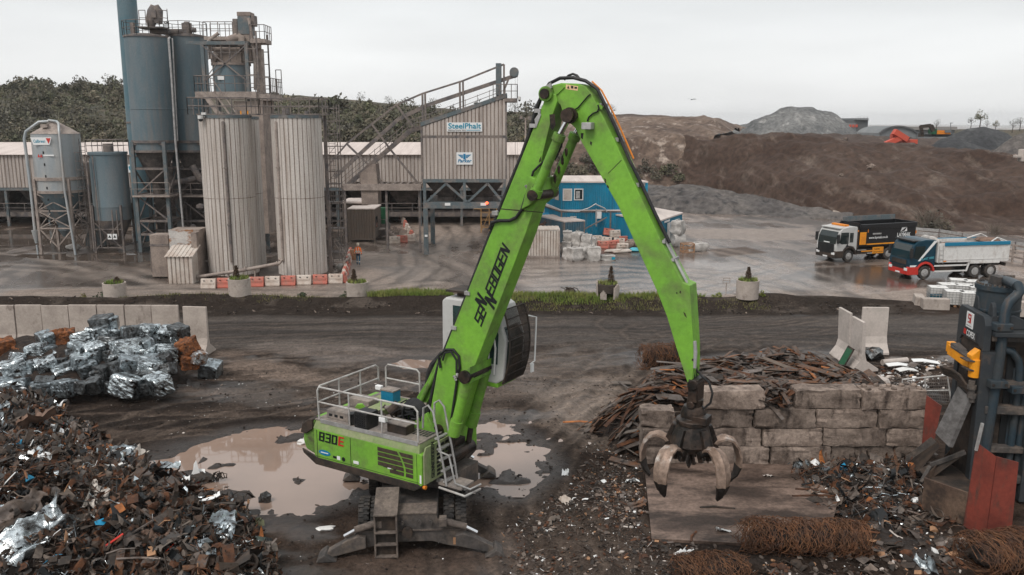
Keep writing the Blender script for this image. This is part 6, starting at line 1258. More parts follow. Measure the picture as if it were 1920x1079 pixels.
# two-storey blue cabins
Yc=87.; x0,x1=xq(1053,380,Yc),xq(1212,380,Yc); zg,z1,z2=0,zq(396,Yc,1100),zq(343,Yc,1100)
def cabin(label,za,zb,win):
    t=T('site_cabin',label,'cabin',((x0+x1)/2,Yc,za))
    m=MB(); corr(m,(x0,Yc,za+.12),(1,0,0),(0,0,1),x1-x0,zb-za-.24,.22,.03); corr(m,(x0-1.5,Yc+6,za+.12),(1.5,-6,0),(0,0,1),6.18,zb-za-.24,.3,.03); m.quad((x1,Yc,za),(x1,Yc+6,za),(x1,Yc+6,zb),(x1,Yc,zb)); m.build('wall','cabinblue',t,world=True)
    m=MB()
    for z in (za,zb-.14): m.box(x0-.02,Yc-.06,z,x1+.02,Yc+.02,z+.14); m.beam((x0-1.55,Yc+6,z+.07),(x0-.02,Yc,z+.07),.1,.14)
    for x in (x0,(x0*.42+x1*.58),x1): m.beam((x,Yc-.02,za),(x,Yc-.02,zb),.15)
    m.build('frame','cabinblue' if za>0 else 'frame',t,world=True)
    m=MB(); m.add([(x0-.1,Yc-.12,zb+.01),(x1+.1,Yc-.12,zb+.01),(x1-1.4,Yc+6.1,zb+.01),(x0-1.7,Yc+6.1,zb+.01),(x0-.1,Yc-.12,zb+.14),(x1+.1,Yc-.12,zb+.14),(x1-1.4,Yc+6.1,zb+.3),(x0-1.7,Yc+6.1,zb+.3)],[(4,5,6,7),(0,1,5,4),(3,0,4,7)]); m.build('roof','roof',t,world=True)
    for (ua,ub_,va,vb,blind) in win:
        a=Q(ua,vb,Yc-.1); b=Q(ub_,va,Yc-.1); m=MB(); m.box(a.x-.1,Yc-.1,a.z-.1,b.x+.1,Yc-.04,b.z+.1); w=m.build('window','white',t,world=True); m=MB(); m.box(a.x,Yc-.115,a.z,b.x,Yc-.102,b.z); pn=m.build('pane','contwhite' if blind else 'glass',w,world=True)
        if not blind: m=MB(); m.box(a.x+.1,Yc-.125,a.z+.08,b.x-.25,Yc-.116,b.z-.15); m.build('blind','steel_grey',w,world=True)
    return t
cabin('blue cabin with a lone small window at the bottom of the two-storey stack',0,z1,[(1071,1079,408,416,0)])
t=cabin('blue cabin with two square windows stacked on top of the other blue cabin',z1+.02,z2,[(1057,1071,356,375,1),(1078,1092,356,374,0)])
m=MB(); 
for y0,y1 in ((3.9,2.5),(2.2,.8)):
    q=lambda y,z: (x0-1.5*y/6-.06,Yc+y,z); m.add([q(y0,z1+1.),q(y1,z1+1.),q(y1,z2-.4),q(y0,z2-.4)],[(0,1,2,3)])
m.build('side_window','contwhite',t,world=True)
p=Q(1105,334,94); t=T('office_cabin','pale flat-roofed cabin behind the two-storey blue stack','cabin',(p.x,94,0)); m=MB(); m.box(-4.5,0,0,4.5,4,p.z-.3); m.build('wall','roof',t); m=MB(); m.box(-4.7,-.3,p.z-.3,4.7,4.3,p.z); m.build('roof','roof',t); m=MB()
for x in (-2.5,0): m.box(x,-.02,p.z-1.6,x+1.6,-.005,p.z-.8)
m.build('window','glass',t)
m=MB(); m.tube([Q(1043,392,Yc-.3),Q(1060,396,Yc-.35),Q(1085,397,Yc-.35),Q(1105,390,Yc-.3),Q(1118,382,Yc-.3)],.06,n=6); m.tube([Q(1118,384,Yc-.3),Q(1134,391,Yc-.3),Q(1138,398,Yc-.3)],.07,n=6); m.cyl(Q(1118,392,Yc-.4),Q(1118,425,Yc-.6),.09,n=6); t=T('service_pipe','grey service pipes clipped across the blue cabins','pipe',tuple(P(1118,450))); m.build('pipe_run','steel_grey',t,world=True); m=MB(); a=Q(1119,410,Yc-.5); m.box(a.x,Yc-.7,a.z,a.x+.45,Yc-.4,a.z+.7); m.build('meter_box','white',t,world=True)
m=MB(); a=P(1096,432); m.beam((Q(1096,430,Yc-1).x,Yc-1,Q(1096,430,Yc-1).z),(Q(1138,408,Yc-1).x,Yc-1,Q(1138,408,Yc-1).z),.28,.1); one('ramp_plank',m,'frame','sloping handrail beam leaning against the lower blue cabin','beam')
# single-storey blue building
A,B,C=P(1137,446),P(1226,469),P(1277,447); D=A+C-B; h=2.55
t=T('blue_building','low single-storey blue building with a pale roof and white end door','cabin',tuple(B))
def wallq(m,a,b,mi=0): d=(b-a); corr(m,(a.x,a.y,.1),d,(0,0,1),d.length,h-.1,.28,.035)
m=MB(); wallq(m,A,B); wallq(m,B,C); wallq(m,C,D); wallq(m,D,A); m.build('wall','cabinblue',t,world=True)
m=MB(); up=Vector((0,0,h)); cc=(A+C)/2; ex_=lambda p:cc+(p-cc)*1.03+up; q=[ex_(x) for x in (A,B,C,D)]; m.add(q+[x+Vector((0,0,.14)) for x in q],[(4,5,6,7),(0,1,5,4),(1,2,6,5),(2,3,7,6),(3,0,4,7)]); m.build('roof','roof',t,world=True)
dBC=(C-B).normalized(); nBC=Vector((dBC.y,-dBC.x,0)); o_=B+dBC*((C-B).length*.42)+nBC*.06
m=MB(); m.prism([(0,.1),(1.0,.1),(1.0,2.15),(0,2.15)],o_,dBC,(0,0,1),nBC*.05); dr=m.build('door','white',t,world=True); m=MB(); m.prism([(.85,1.0),(.9,1.0),(.9,1.15),(.85,1.15)],o_+nBC*.052,dBC,(0,0,1),nBC*.04); m.build('handle','ink',dr,world=True)
m=MB(); m.prism([(-1.,2.25),(.8,2.25),(.8,2.45),(-1.,2.45)],o_,dBC,(0,0,1),nBC*.03); m.build('name_plate','signwhite',t,world=True)
# bulk bags, tote, crate, rubbish by the cabins
def bag(loc,s,label,group,rz=0,h=1.):
    m=MB(); m.blob((0,0,.5*h),.52,.5,.56*h,3,.045)
    for i in range(len(m.v)):
        x,y,z=m.v[i]; x=max(-.47,min(.47,x*1.45)); y=max(-.45,min(.45,y*1.45)); z=(z-.5*h)*1.3+.5*h; z=max(0,min(.98*h,z)); x+=.05*math.sin(z*9+x*4+loc[0]*3); y+=.05*math.sin(z*7+y*5+loc[0]); m.v[i]=(x*(1-.10*max(0,z-.6*h)),y*(1-.12*max(0,z-.6*h)),z)
    t=m.build('bulk_bag','bag',smooth=True); t.location=loc; t.scale=(s,s,s); t.rotation_euler=(0,0,rz); tag(t,label,'bag',group); n=MB()
    for a,b in ((-.3,.3),(.3,-.3)): n.tube([(a,-.2,.85*h),(a*.6,0,1.1*h),(b*.4,.15,1.05*h),(b,.25,.85*h)],.03,n=5)
    n.build('tie','bag',t,True); return t
for i,(u,v,z,s,lb) in enumerate([(1064,474,0,1.05,''),(1066,486,0,1.,''),(1084,474,0,1.1,''),(1078,489,0,1.15,''),(1098,476,0,1.1,''),(1113,489,0,1.25,''),(1064,472,1.0,.95,''),(1083,474,.95,1.,''),(1100,476,.8,1.,''),(1107,468,.0,1.15,''),(1095,484,0,1.,'')]):
    p=P(u,v); p.z=z; bag(p,s,'white bulk bag '+('lying on top of' if z else 'in')+' the heap beside the cream container','white bulk bags in a heap',rnd(0,3))
t=bag(P(1139,488),1.,'flat white wrapped pallet load with a small teal label right of the bags','',.1,.5); t.scale=(1.4,.9,.9); m=MB(); m.box(.2,-.475,.12,.42,-.46,.36); m.build('label_patch','teal',t)
p=P(1270,462); t=bag(p,1.3,'large white bulk bag standing by the low blue building door','',.3,.95); p=P(1270,462); p.z=1.15; t=bag(p,1.25,'tied white bulk bag stacked on another beside the low blue building','',1.,1.1)
t=bag(P(1307,471),1.5,'slumped white sack lying right of the stacked bulk bags','',.5,.6); t.scale=(1.9,1.3,1.3)
p=P(1289,473); t=T('timber_crate','small open timber crate at the foot of the stacked bulk bags','crate',tuple(p),.1); m=MB()
for x in (-.55,.5): 
    for y in (-.4,.4): m.beam((x,y,0),(x,y,.8),.09)
for z in (.06,.42,.8): m.box(-.6,-.46,z-.05,.56,-.4,z+.04); m.box(-.6,.4,z-.05,.56,.46,z+.04); m.box(-.6,-.4,z-.05,-.54,.4,z+.04); m.box(.5,-.4,z-.05,.56,.4,z+.04)
m.beam((-.55,-.42,.1),(.5,-.42,.75),.08); m.build('frame','timber',t)
one('boulder',MB().blob((0,0,.45),.75,.6,.55,2,.15),'block','brown boulder at the edge of the discarded barriers','boulder',tuple(P(1184,468)),0)
m=MB(); m.blob((0,0,.15),.6,.4,.2,2,.3); MT['tealplastic']=mat('teal_sheet',(.08,.35,.42),.5,fine=.1); one('plastic_sheet',m,'tealplastic','crumpled teal plastic sheet on the ground near the barriers','sheet',tuple(P(1192,472)),0)
for u,v,w,lb in ((1150,473,1.5,'grey board lying in front of the discarded barriers'),(1103,444,1.3,'tilted pale board beside the wire-caged tote'),(1165,474,1.7,'pale board on the ground right of the discarded barriers')):
    m=MB(); m.box(-w/2,-.5,.0,w/2,.5,.1,M=Matrix.Rotation(rnd(-.12,.12),4,'Y')); o=one('board',m,'contwhite',lb,'board',tuple(P(u,v)+Vector((0,0,.12))),rnd(-.4,.4))
def ibc(loc,rz,label,group,fill=None):
    t=T('tote',label,'tote',loc,rz,group); m=MB(); m.box(-.55,-.47,.17,.55,.47,1.05); m.cyl((0,0,1.05),(0,0,1.1),.12,n=12); m.build('bottle','ibc',t,True,bevel=.07)
    if fill: m=MB(); m.box(-.565,-.485,.2,.565,.485,.62); m.build('liquid',fill,t,bevel=.05)
    m=MB()
    for k in range(6):
        z=.2+k*.165
        for s in (-1,1): m.box(-.6,s*.52-.012,z-.012,.6,s*.52+.012,z+.012); m.box(s*.6-.012,-.52,z-.012,s*.6+.012,.52,z+.012)
    for k in range(7):
        x=-.6+k*.2
        for s in (-1,1): m.box(x-.011,s*.52-.011,.15,x+.011,s*.52+.011,1.05)
    for k in range(6):
        y=-.52+k*.208
        for s in (-1,1): m.box(s*.6-.011,y-.011,.15,s*.6+.011,y+.011,1.05)
    m.build('cage','steel_grey',t); m=MB()
    for x in (-.5,0,.5): m.box(x-.08,-.5,0,x+.08,.5,.14)
    m.build('pallet','timber' if not fill else 'frame',t); return t
t=ibc(tuple(P(1118,447)),.1,'dirty wire-caged tote with a blue label beside the lower blue cabin','');t.scale=(1.25,1.25,1.45)
m=MB(); m.box(-.05,-.55,.5,.2,-.535,.7); m.build('label_patch','teal',t)
MT['fluid']=mat('blue_fluid',(.02,.10,.14),.3,fine=.05)
src=None
for i,(u,v,z) in enumerate([(1757,566,0),(1787,574,0),(1815,577,0),(1843,580,0),(1776,560,0),(1805,562,0),(1833,566,0),(1795,551,0),(1822,554,0)]):
    p=P(u,v); p.z=z
    if i==0: ibc(tuple(p),-.25,'caged tote with dark blue liquid at the left of the white tote cluster','',MT['fluid'] if 0 else 'fluid')
    elif src is None: src=ibc(tuple(p),-.25,'white wire-caged tote in the cluster behind the dark press','white totes')
    else: dup(src,None,tuple(p),-.25+rnd(-.1,.1))
for n_,(u,v,rz,L_,lb) in enumerate(((1722,574,1.25,1.3,'short concrete kerb block end-on left of the white totes'),(1752,580,-.1,1.65,'long low concrete kerb block before the white totes'))):
    m=MB(); m.prism([(-.35,0),(.35,0),(.28,.72),(-.28,.72)],(-L_/2,0,0),(0,1,0),(0,0,1),(L_,0,0)); one('concrete_block',m,'concrete',lb,'block',tuple(P(u,v)),rz,bevel=.03)
# big planters made of concrete rings
def planter(u,v,label,broken=False,bush=True):
    p=P(u,v); p.z=gz(p.x,p.y)-.08; t=T('planter',label,'planter',tuple(p)); r=.74; h=1.22 if not broken else 1.0
    if not broken:
        m=MB(); m.lathe([(r-.02,0),(r,h),(r-.09,h),(r-.1,h-.15)],n=32); m.build('ring','concrete',t,True)
    else:
        m=MB()
        for a0,a1,hh in ((.4,1.6,1.05),(2.0,3.3,1.15),(3.9,4.5,.6),(5.2,6.1,1.0)):
            for k in range(5):
                q0=a0+(a1-a0)*k/5; q1=a0+(a1-a0)*(k+1)/5; f=lambda a,rr,z:(rr*math.cos(a),rr*math.sin(a),z); h0=hh-.1*abs(k-2); 
                m.add([f(q0,r,0),f(q1,r,0),f(q1,r*1.05,h0),f(q0,r*1.05,h0),f(q0,r-.1,0),f(q1,r-.1,0),f(q1,r*1.05-.1,h0),f(q0,r*1.05-.1,h0)],[(0,1,2,3),(5,4,7,6),(3,2,6,7),(0,3,7,4),(1,5,6,2)])
        m.build('ring','concrete',t)
    m=MB(); m.lathe([(r-.12,h*.4),(r-.11,h-.08),(r*.5,h+.02),(.05,h+.1)],n=20); m.build('earth','trunk',t,True)
    # weeds and a dead conifer stump
    n=MB()
    for i in range(260):
        a=rnd(0,2*PI); q=r*.85*math.sqrt(rnd(0,1)); x,y=q*math.cos(a),q*math.sin(a); b=rnd(0,2*PI); l=rnd(.1,.28); w=.03
        n.add([(x-w*math.sin(b),y+w*math.cos(b),h-.02),(x+w*math.sin(b),y-w*math.cos(b),h-.02),(x+l*.5*math.cos(b),y+l*.5*math.sin(b),h+l)],[(0,1,2)])
    n.build('weeds','grass',t)
    if bush:
        c=MB(); dx=rnd(-.25,.25); hh=bush if isinstance(bush,float) else .85
        for i in range(900):
            z=rnd(0,1); q=.26*(1-z*.8)*math.sqrt(rnd(.3,1)); a=rnd(0,2*PI); s=.05; q0=Vector((dx+q*math.cos(a),q*math.sin(a),h+z*hh)); d=Vector((rnd(-1,1),rnd(-1,1),rnd(-.5,1)))*s; e=Vector((rnd(-1,1),rnd(-1,1),rnd(-1,1)))*s*.6
            c.add([q0-e,q0+e,q0+d*2],[(0,1,2)])
        MT.setdefault('deadfir',mat('dead_conifer',(.085,.055,.035),.9,fine=.3)); c.cyl((dx,0,h-.1),(dx,0,h+hh*.8),.04,n=6); c.build('shrub','deadfir',t)
    return t
planter(217,567,'round concrete planter left of the tanks with low dark weeds growing in it',bush=.35)
planter(451,568,'round concrete planter before the barrier row with a leaning dead conifer')
planter(671,566,'round concrete planter at the left end of the green grass strip')
planter(1139,573,'broken concrete planter with its side split open and a dead conifer',True,1.1)
planter(1400,573,'round concrete planter at the right end of the grass strip')
p=P(1361,551); t=T('sign_frame','empty rusty rectangular sign frame on a thin post','sign',tuple(p)); m=MB(); zc=zq(522,p.y)
m.cyl((0,0,0),(0,0,zc-.3),.03,n=6); 
for x in (-.24,.24): m.beam((x,0,zc-.35),(x,0,zc+.0),.04)
for z in (-.35,-.17,0): m.beam((-.24,0,zc+z),(.24,0,zc+z),.04)
m.build('frame','framepale',t)
m=MB()
for i in range(7): a=rnd(-.4,.6); m.tube([(a,0,0),(a-.25,.1,.35),(a-.5,0,.45)],.03,n=5)
m.quad((-.6,0,.02),(.2,-.1,.02),(0,.1,.4),(-.5,.2,.45)); one('twisted_frame',m,'dark','bent dark wire frame lying on the grass left of the broken planter','scrap frame',tuple(P(1075,551)))
# ---------------------------------------------------------------- concrete panel walls
def lpanel(loc,rz,w,h,label,group,lean=0,m_='concrete'):
    m=MB(); m.prism([(-.55,0),(.75,0),(.75,.12),(.16,.55),(.09,.9),(.07,h),(-.07,h),(-.09,.9),(-.2,.55),(-.55,.12)],(-w/2,0,0),(0,1,0),(0,0,1),(w,0,0))
    o=m.build('wall_panel',m_,bevel=.02); o.location=loc; o.rotation_euler=(lean,0,rz); return tag(o,label,'wall panel',group)
yw=P(345,662)[1]+.6; ub_=[-72,-22,30,80,131,184,235,286,337]
for i in range(8):
    xa,xb=Q(ub_[i],600,yw).x,Q(ub_[i+1],600,yw).x; lpanel(((xa+xb)/2,yw+rnd(-.03,.03),-.02),rnd(-.01,.01),xb-xa-.035,2.48+rnd(-.03,.03),'upright precast concrete panel in the wall behind the bales','wall behind the bales')
p=P(366,668); lpanel((p.x,p.y+.4,0),-.12,1.28,2.55,'slightly turned concrete panel standing clear at the right end of the bale wall','',0)
d=(P(1601,700)-P(1556,668)).to_2d(); az=math.atan2(d.y,d.x); p=P(1569,673); lpanel(tuple(p+Vector((.45,.1,0))),az,1.45,2.55,'pale concrete panel leaning back, left of the three by the plate heap','',.06,'conc_pale')
p=P(1592,692); o=lpanel(tuple(p+Vector((.45,.1,0))),az,1.35,2.5,'pale concrete panel with a green plate leaning on it, nearest of the three','',.05,'conc_pale')
p=P(1641,665); o=lpanel(tuple(p+Vector((0,.4,0))),-.04,1.35,2.45,'squarely facing pale concrete panel behind the two leaning ones','',0,'conc_pale')
m=MB(); m.box(-.35,-.03,0,.35,.03,1.25); m.box(-.3,-.036,.25,.3,-.031,1.15,1); o=one('leaning_plate',m,['dark','dkgreen'],'dark plate with a green face leaning against the concrete panel','plate',tuple(P(1572,697)+Vector((.15,.35,.0))),az); o.rotation_euler[0]=-.45; 
# ---------------------------------------------------------------- block wall
Yw=P(1450,872)[1]; rows=[(0,.69),(.69,1.36),(1.36,2.06),(2.06,2.76)]
lay=[[(1205,1331),(1333,1446),(1448,1562),(1564,1682),(1684,1738)],[(1205,1318),(1320,1429),(1432,1544),(1546,1663),(1665,1736)],[(1206,1322),(1325,1412),(1415,1528),(1530,1645),(1648,1736)],[(1318,1432),(1490,1612),(1614,1734)]]
def rough_block(x0,x1,z0,z1,y0,dep,label,stud=False,dark=False):
    bm=bmesh.new(); bmesh.ops.create_cube(bm,size=1); bmesh.ops.subdivide_edges(bm,edges=bm.edges,cuts=5,use_grid_fill=True)
    w,h=x1-x0,z1-z0
    for q in bm.verts:
        c=q.co; ex_=(abs(c.x)>.49)+(abs(c.y)>.49)+(abs(c.z)>.49); k=.03 if ex_<2 else .055
        c.x=c.x*w; c.z=c.z*h; c.y=c.y*dep
        if ex_>=2: c.x*=1-.035*random.random()**1.5; c.z*=1-.10*random.random()**2; c.y*=1-.09*random.random()
        c+=Vector((rnd(-k,k)*.4,rnd(-k,k),rnd(-k,k)*.5))
    me=bpy.data.meshes.new('concrete_block'); bm.to_mesh(me); bm.free(); me.materials.append(MT['block']); o=bpy.data.objects.new('concrete_block',me); COL.objects.link(o); o.location=((x0+x1)/2,y0+dep/2,(z0+z1)/2); o.rotation_euler=(0,rnd(-.008,.008),rnd(-.03,.03)); tag(o,label,'block','blocks of the storage bay wall')
    me.polygons.foreach_set('use_smooth',[True]*len(me.polygons)); me.set_sharp_from_angle(angle=R(28))
    if stud:
        m=MB()
        for i in range(5):
            for y in (-.2,.2): m.lathe([(.1,h/2-.02),(.1,h/2+.05),(.06,h/2+.09)],(-w*.4+i*w*.2,y,0),n=10)
        m.build('stud','block',o,True)
rn=['bottom','second','third','top']
for k,(row,(z0,z1)) in enumerate(zip(lay,rows)):
    for i,(ua,ubb) in enumerate(row):
        xa,xb=Q(ua,800,Yw).x,Q(ubb,800,Yw).x
        if k in (1,2) and i==0:
            if k==2: continue
        top=(k==3); z1_=z1-.012
        rough_block(xa,xb,z0+.004,z1_,Yw+rnd(-.08,.08),.78,f"weathered concrete block, {ordn[i]} from the left in the {rn[k]} course of the bay wall",stud=(k==3 and i==2))
xa,xb=Q(1205,800,Yw-.25).x,Q(1268,800,Yw-.25).x; rough_block(xa,xb,1.385,2.0,Yw+.05,.78,'short pale concrete block ending the bay wall on the left')
m=MB(); m.prism(PAD,(0,0,-.05),(1,0,0),(0,1,0),(0,0,.10))
MT['pad']=mat('scraped_concrete',(.19,.133,.105),.6,0,(.075,.050,.039),lo=.42,hi=.62,sc_=.7,st=(.8,1.,1),dirt=(.04,.027,.021),dlo=.46,dhi=.6,dsc=.9,dst=(.45,1.1,1),fine=.35,bump=.3,bsc=6)
struct(m.build('concrete_pad','pad'))
# ---------------------------------------------------------------- scrap
FOILS=[]
for i,(c,c2,r_,mt) in enumerate((((.66,.71,.73),(.26,.28,.29),.25,.95),((.40,.45,.475),(.15,.16,.165),.3,.9),((.17,.18,.185),(.06,.058,.056),.36,.85),((.24,.085,.03),(.10,.042,.022),.85,.0),((.62,.66,.68),(.30,.16,.09),.3,.8))):
    MT[f'foil{i}']=mat(f'crushed_metal_{i}',c,r_,mt,c2,lo=.42,hi=.6,sc_=3.2,dirt=(.03,.022,.018),dlo=.55,dhi=.63,dsc=3.4,fine=.3,bump=.5,bsc=8)
def bale_mesh(seed,w,d,h,mt):
    rs=random.Random(seed); bm=bmesh.new(); bmesh.ops.create_cube(bm,size=1); bmesh.ops.subdivide_edges(bm,edges=bm.edges,cuts=9,use_grid_fill=True)
    co=np.array([v.co[:] for v in bm.verts]); n1=fbm(co[:,0]*5+seed*9,co[:,1]*5+co[:,2]*7,3,seed)-.5; n2=vn(co[:,0]*11+co[:,2]*3+seed,co[:,1]*11+co[:,2]*9,seed+3)-.5; n3=vn(co[:,0]*2.2+seed,co[:,2]*2.2+co[:,1]*1.7,seed+5)-.5
    for i,v in enumerate(bm.verts):
        c=v.co; e=(abs(c.x)>.49)+(abs(c.y)>.49)+(abs(c.z)>.49); k=1-.035*max(0,e-1)**1.3+(n1[i]*.07+n2[i]*.05+n3[i]*.06)*(2.6 if mt=='foil3' else 1)
        v.co=Vector((c.x*w*k+rs.uniform(-.012,.012),c.y*d*k+rs.uniform(-.012,.012),c.z*h*k+rs.uniform(-.012,.012)))
    me=bpy.data.meshes.new('bale'); bm.to_mesh(me); bm.free(); me.materials.append(MT[mt]); return me
BM={}
for k in range(5):
    for s in range(3): BM[(k,s)]=bale_mesh(k*10+s,rnd(.95,1.25),rnd(.8,1.),rnd(.75,.92),f'foil{k}')
names=['bright silver crushed bale','dull silver crushed bale','dark crushed metal bale','rusty orange crushed bale','silver and rust mixed crushed bale']
def bale(u,v,Y,k,s=1.,where='in the bale pile',z=None):
    p=Q(u,v,Y) if z is None else P(u,v,z); o=bpy.data.objects.new('scrap_bale',BM[(k,random.randrange(3))]); COL.objects.link(o); o.location=p; o.rotation_euler=(rnd(-.28,.28),rnd(-.28,.28),rnd(-.9,.9)); o.scale=(s*.76,s*.76,s*.76); tag(o,f'{names[k]} {where}','bale','crushed scrap bales by the panel wall'); return o
Z2=lambda x,y:(x/3.596,560+y/3.596)
for x,y,k,s in [(15,600,1,1.1),(110,620,1,1.35),(280,620,1,1.1),(440,605,1,1.15),(555,600,2,.75),(640,585,2,.95),(860,590,0,1.45),(1068,580,0,1.3),(735,600,2,.7),(960,600,2,.8)]: bale(*Z2(x,y),35.7+rnd(-.15,.2),k,s,'in the front row of the bale pile')
for x,y,k,s in [(15,500,1,1.),(95,470,0,1.2),(190,520,1,.95),(315,450,0,1.),(440,500,0,1.25),(590,480,1,1.0),(700,500,2,1.),(870,440,1,.95),(1015,470,0,1.25),(1120,480,2,.8),(780,470,2,.9),(530,440,1,.8)]: bale(*Z2(x,y),36.9+rnd(-.2,.2),k,s,'in the second tier of the bale pile')
for x,y,k,s in [(250,350,0,1.),(320,360,1,.9),(430,395,0,1.15),(530,350,1,1.0),(640,350,0,1.05),(760,400,2,1.0),(850,335,0,1.35),(1000,370,0,1.1),(1130,370,0,1.1),(700,440,2,.9),(180,430,2,.9),(930,400,2,.8)]: bale(*Z2(x,y),38.1+rnd(-.2,.2),k,s,'in the third tier of the bale pile')
for x,y,k,s in [(480,290,1,1.),(560,270,0,1.1),(650,250,0,1.1),(735,250,0,1.1),(880,225,1,.9),(985,235,0,1.3),(940,290,0,1.),(1150,245,0,1.15),(1195,300,0,.95),(1205,225,2,.95),(690,320,2,1.),(1070,290,1,.9),(400,300,4,.9)]: bale(*Z2(x,y),39.3+rnd(-.2,.2),k,s,'high in the bale pile against the wall')
for x,y,k,s in [(690,165,2,1.05),(745,165,1,.85)]: bale(*Z2(x,y),39.8,k,s,'topmost on the bale pile'); 
o=bale(395,694,0,1,1.2,'',.38); o['label']='lone dull silver bale lying apart at the right of the pile'; del o['group']
for x,y,k,s,lb in [(1262,325,3,1.0,'dark rust-red bale at the right shoulder of the pile'),(1275,420,3,1.0,'orange rusty bale at the right foot of the pile'),(1325,390,4,.9,'patchy orange and silver bale at the right foot of the pile'),(365,275,3,1.2,'orange rusty bale against the wall at the left of the pile'),(450,250,3,.8,'small rusty bale near the left top of the pile'),(20,330,3,1.1,'brown rusty bale at the far left edge of the pile'),(150,375,3,.9,'brown rusty bale below the grey wire tangle'),(60,400,4,.9,'brown and silver bale at the left edge of the pile')]:
    o=bale(*Z2(x,y),38.4 if x>1000 else 39.2,k,s,''); o['label']=lb; del o['group']
for i in range(34):
    x,y=rnd(40,1180),rnd(220,600); tier=int((600-y)/110)
    if y<260 and x<520: continue
    bale(*Z2(x,y),35.9+(600-y)/380*3.4,random.choice((0,0,1,1,2,2,4)),rnd(.7,1.),'wedged between larger ones in the bale pile')
# dark fill under and between the bales
def heapmesh(name,poly,hmax,slope,m,res,n_amp,seed,kind='stuff',label=None,pw=.8,cat='heap'):
    W_=G(poly) if len(poly[0])==2 and poly[0][0]>200 or poly[0][1]>100 else poly
    ax=[p[0] for p in W_]; ay=[p[1] for p in W_]; x=np.arange(min(ax)-.5,max(ax)+.5,res); y=np.arange(min(ay)-.5,max(ay)+.5,res); XX,YY=np.meshgrid(x,y)
    s=sdf(XX,YY,W_)+(fbm(XX*.8,YY*.8,3,seed)-.5)*.8; z=np.minimum(hmax,slope*np.clip(s,0,None)**pw)*(.8+.4*fbm(XX*.5,YY*.5,3,seed+1))+(fbm(XX*2.5,YY*2.5,3,seed+2)-.5)*n_amp; z=np.where(s<-.05,-.4,z)
    o=grid(name,XX,YY,z,m); 
    if label: tag(o,label,cat,None,kind)
    def hz(px,py):
        i=int(round((px-x[0])/res)); j=int(round((py-y[0])/res)); i=min(max(i,0),len(x)-1); j=min(max(j,0),len(y)-1); return z[j,i],s[j,i]
    return o,hz,W_,(min(ax),max(ax),min(ay),max(ay))
MT['scrapdirt']=mat('scrap_fines',(.018,.0135,.0115),.95,0,(.04,.026,.019),sc_=4,dirt=(.08,.06,.047),dlo=.6,dhi=.7,dsc=5,fine=.5,bump=1.,bsc=8)
heapmesh('scrap_fines',[(-60,762),(100,752),(300,742),(340,735),(360,690),(375,668),(-80,668)],1.75,.75,MT['scrapdirt'],.2,.2,71,'stuff','dark loose fines and crushed bits under the bale pile',.9,'scrap fines')
COLS=['dark','rust','rustplate','steelstrip','under','foil1','signwhite','rustorange','timber','ink','bluetank','red','foil0','mudtop','contbrown']
WTS=[38,19,14,3.5,8,4.5,1.7,1.6,1.2,12,.18,.12,3.2,4,10]
MI=list(range(len(COLS)))
def bits(mb,p,s,kind,mi,flat=.5):
    M_=Matrix.Translation(p)@rot3(rnd(-flat,flat)*2,rnd(-flat,flat)*2,rnd(0,6.28)).to_4x4()
    if kind==0:   # bent plate
        w,l,b=s*rnd(.2,.6),s,rnd(-.3,.5)*s; vs=[(-w,-l,0),(w,-l*.9,0),(w*1.1,0,b),(-w*.9,.1*l,b),(w*.8,l,b*.1),(-w,l*.8,rnd(-.2,.2)*s)]; mb.add([M_@Vector(q) for q in vs],[(0,1,2,3),(3,2,4,5)],mi)
    elif kind==1: mb.box(-s,-s*.06,-s*.02,s,s*.06,s*.03,mi,M_)
    elif kind==2:
        q=[M_@Vector((-s,0,0)),M_@Vector((-.3*s,rnd(-.4,.4)*s,rnd(0,.3)*s)),M_@Vector((.4*s,rnd(-.4,.4)*s,rnd(0,.3)*s)),M_@Vector((s,0,0))]; mb.tube(q,s*.045,4,mi,False)
    elif kind==5:   # curled ribbon
        w=s*rnd(.08,.28); th=rnd(.8,3.2); rr=2*s/th; tw=rnd(-.5,.5); vs=[]
        for i in range(6):
            a=th*i/5; c=Vector((rr*math.sin(a)-s*.5,0,rr*(1-math.cos(a))*.7)); b=Vector((0,w*math.cos(tw*i),w*math.sin(tw*i)))
            vs+=[M_@(c-b),M_@(c+b)]
        mb.add(vs,[(2*i,2*i+1,2*i+3,2*i+2) for i in range(5)],mi)
    elif kind==3: mb.blob(M_.translation,s*.55,s*.4,s*.3,1,.4,mi,M_.to_3x3())
    else: mb.box(-s*.4,-s*.3,-s*.2,s*.4,s*.3,s*.2,mi,M_)
SCR=[(-60,740),(0,748),(60,757),(100,760),(135,795),(200,852),(268,880),(298,893),(318,915),(385,935),(440,955),(495,985),(508,1020),(505,1060),(530,1110),(560,1180),(-300,1180),(-200,900)]
hp,hz,SW_,bb_=heapmesh('scrap_fines',SCR,2.3,.62,MT['scrapdirt'],.12,.35,72,'stuff','dark loose fines under the mixed scrap heap in the foreground',.8,'scrap fines')
mb=MB(); big=[]; cnt=0
while cnt<15000:
    x,y=rnd(-20.5,bb_[1]+.3),rnd(bb_[2],bb_[3]+.3); z,s=hz(x,y)
    if s<-.15+.3*random.random() or y<16: continue
    u,v=pix((x,y,z))
    if u<-40 or v>1120: continue
    cnt+=1; sz=min(.42,.045*math.exp(rnd(0,1)**1.4*2.3)) ; bits(mb,Vector((x,y,z+rnd(0,.18)*(1+sz))),sz,random.choices((0,1,2,3,4,5),(11,14,20,14,4,42))[0],random.choices(MI,WTS)[0])
tag(mb.build('loose_scrap',COLS),'countless small bent, rusty and shredded metal bits covering the foreground heap','scrap',None,'stuff')
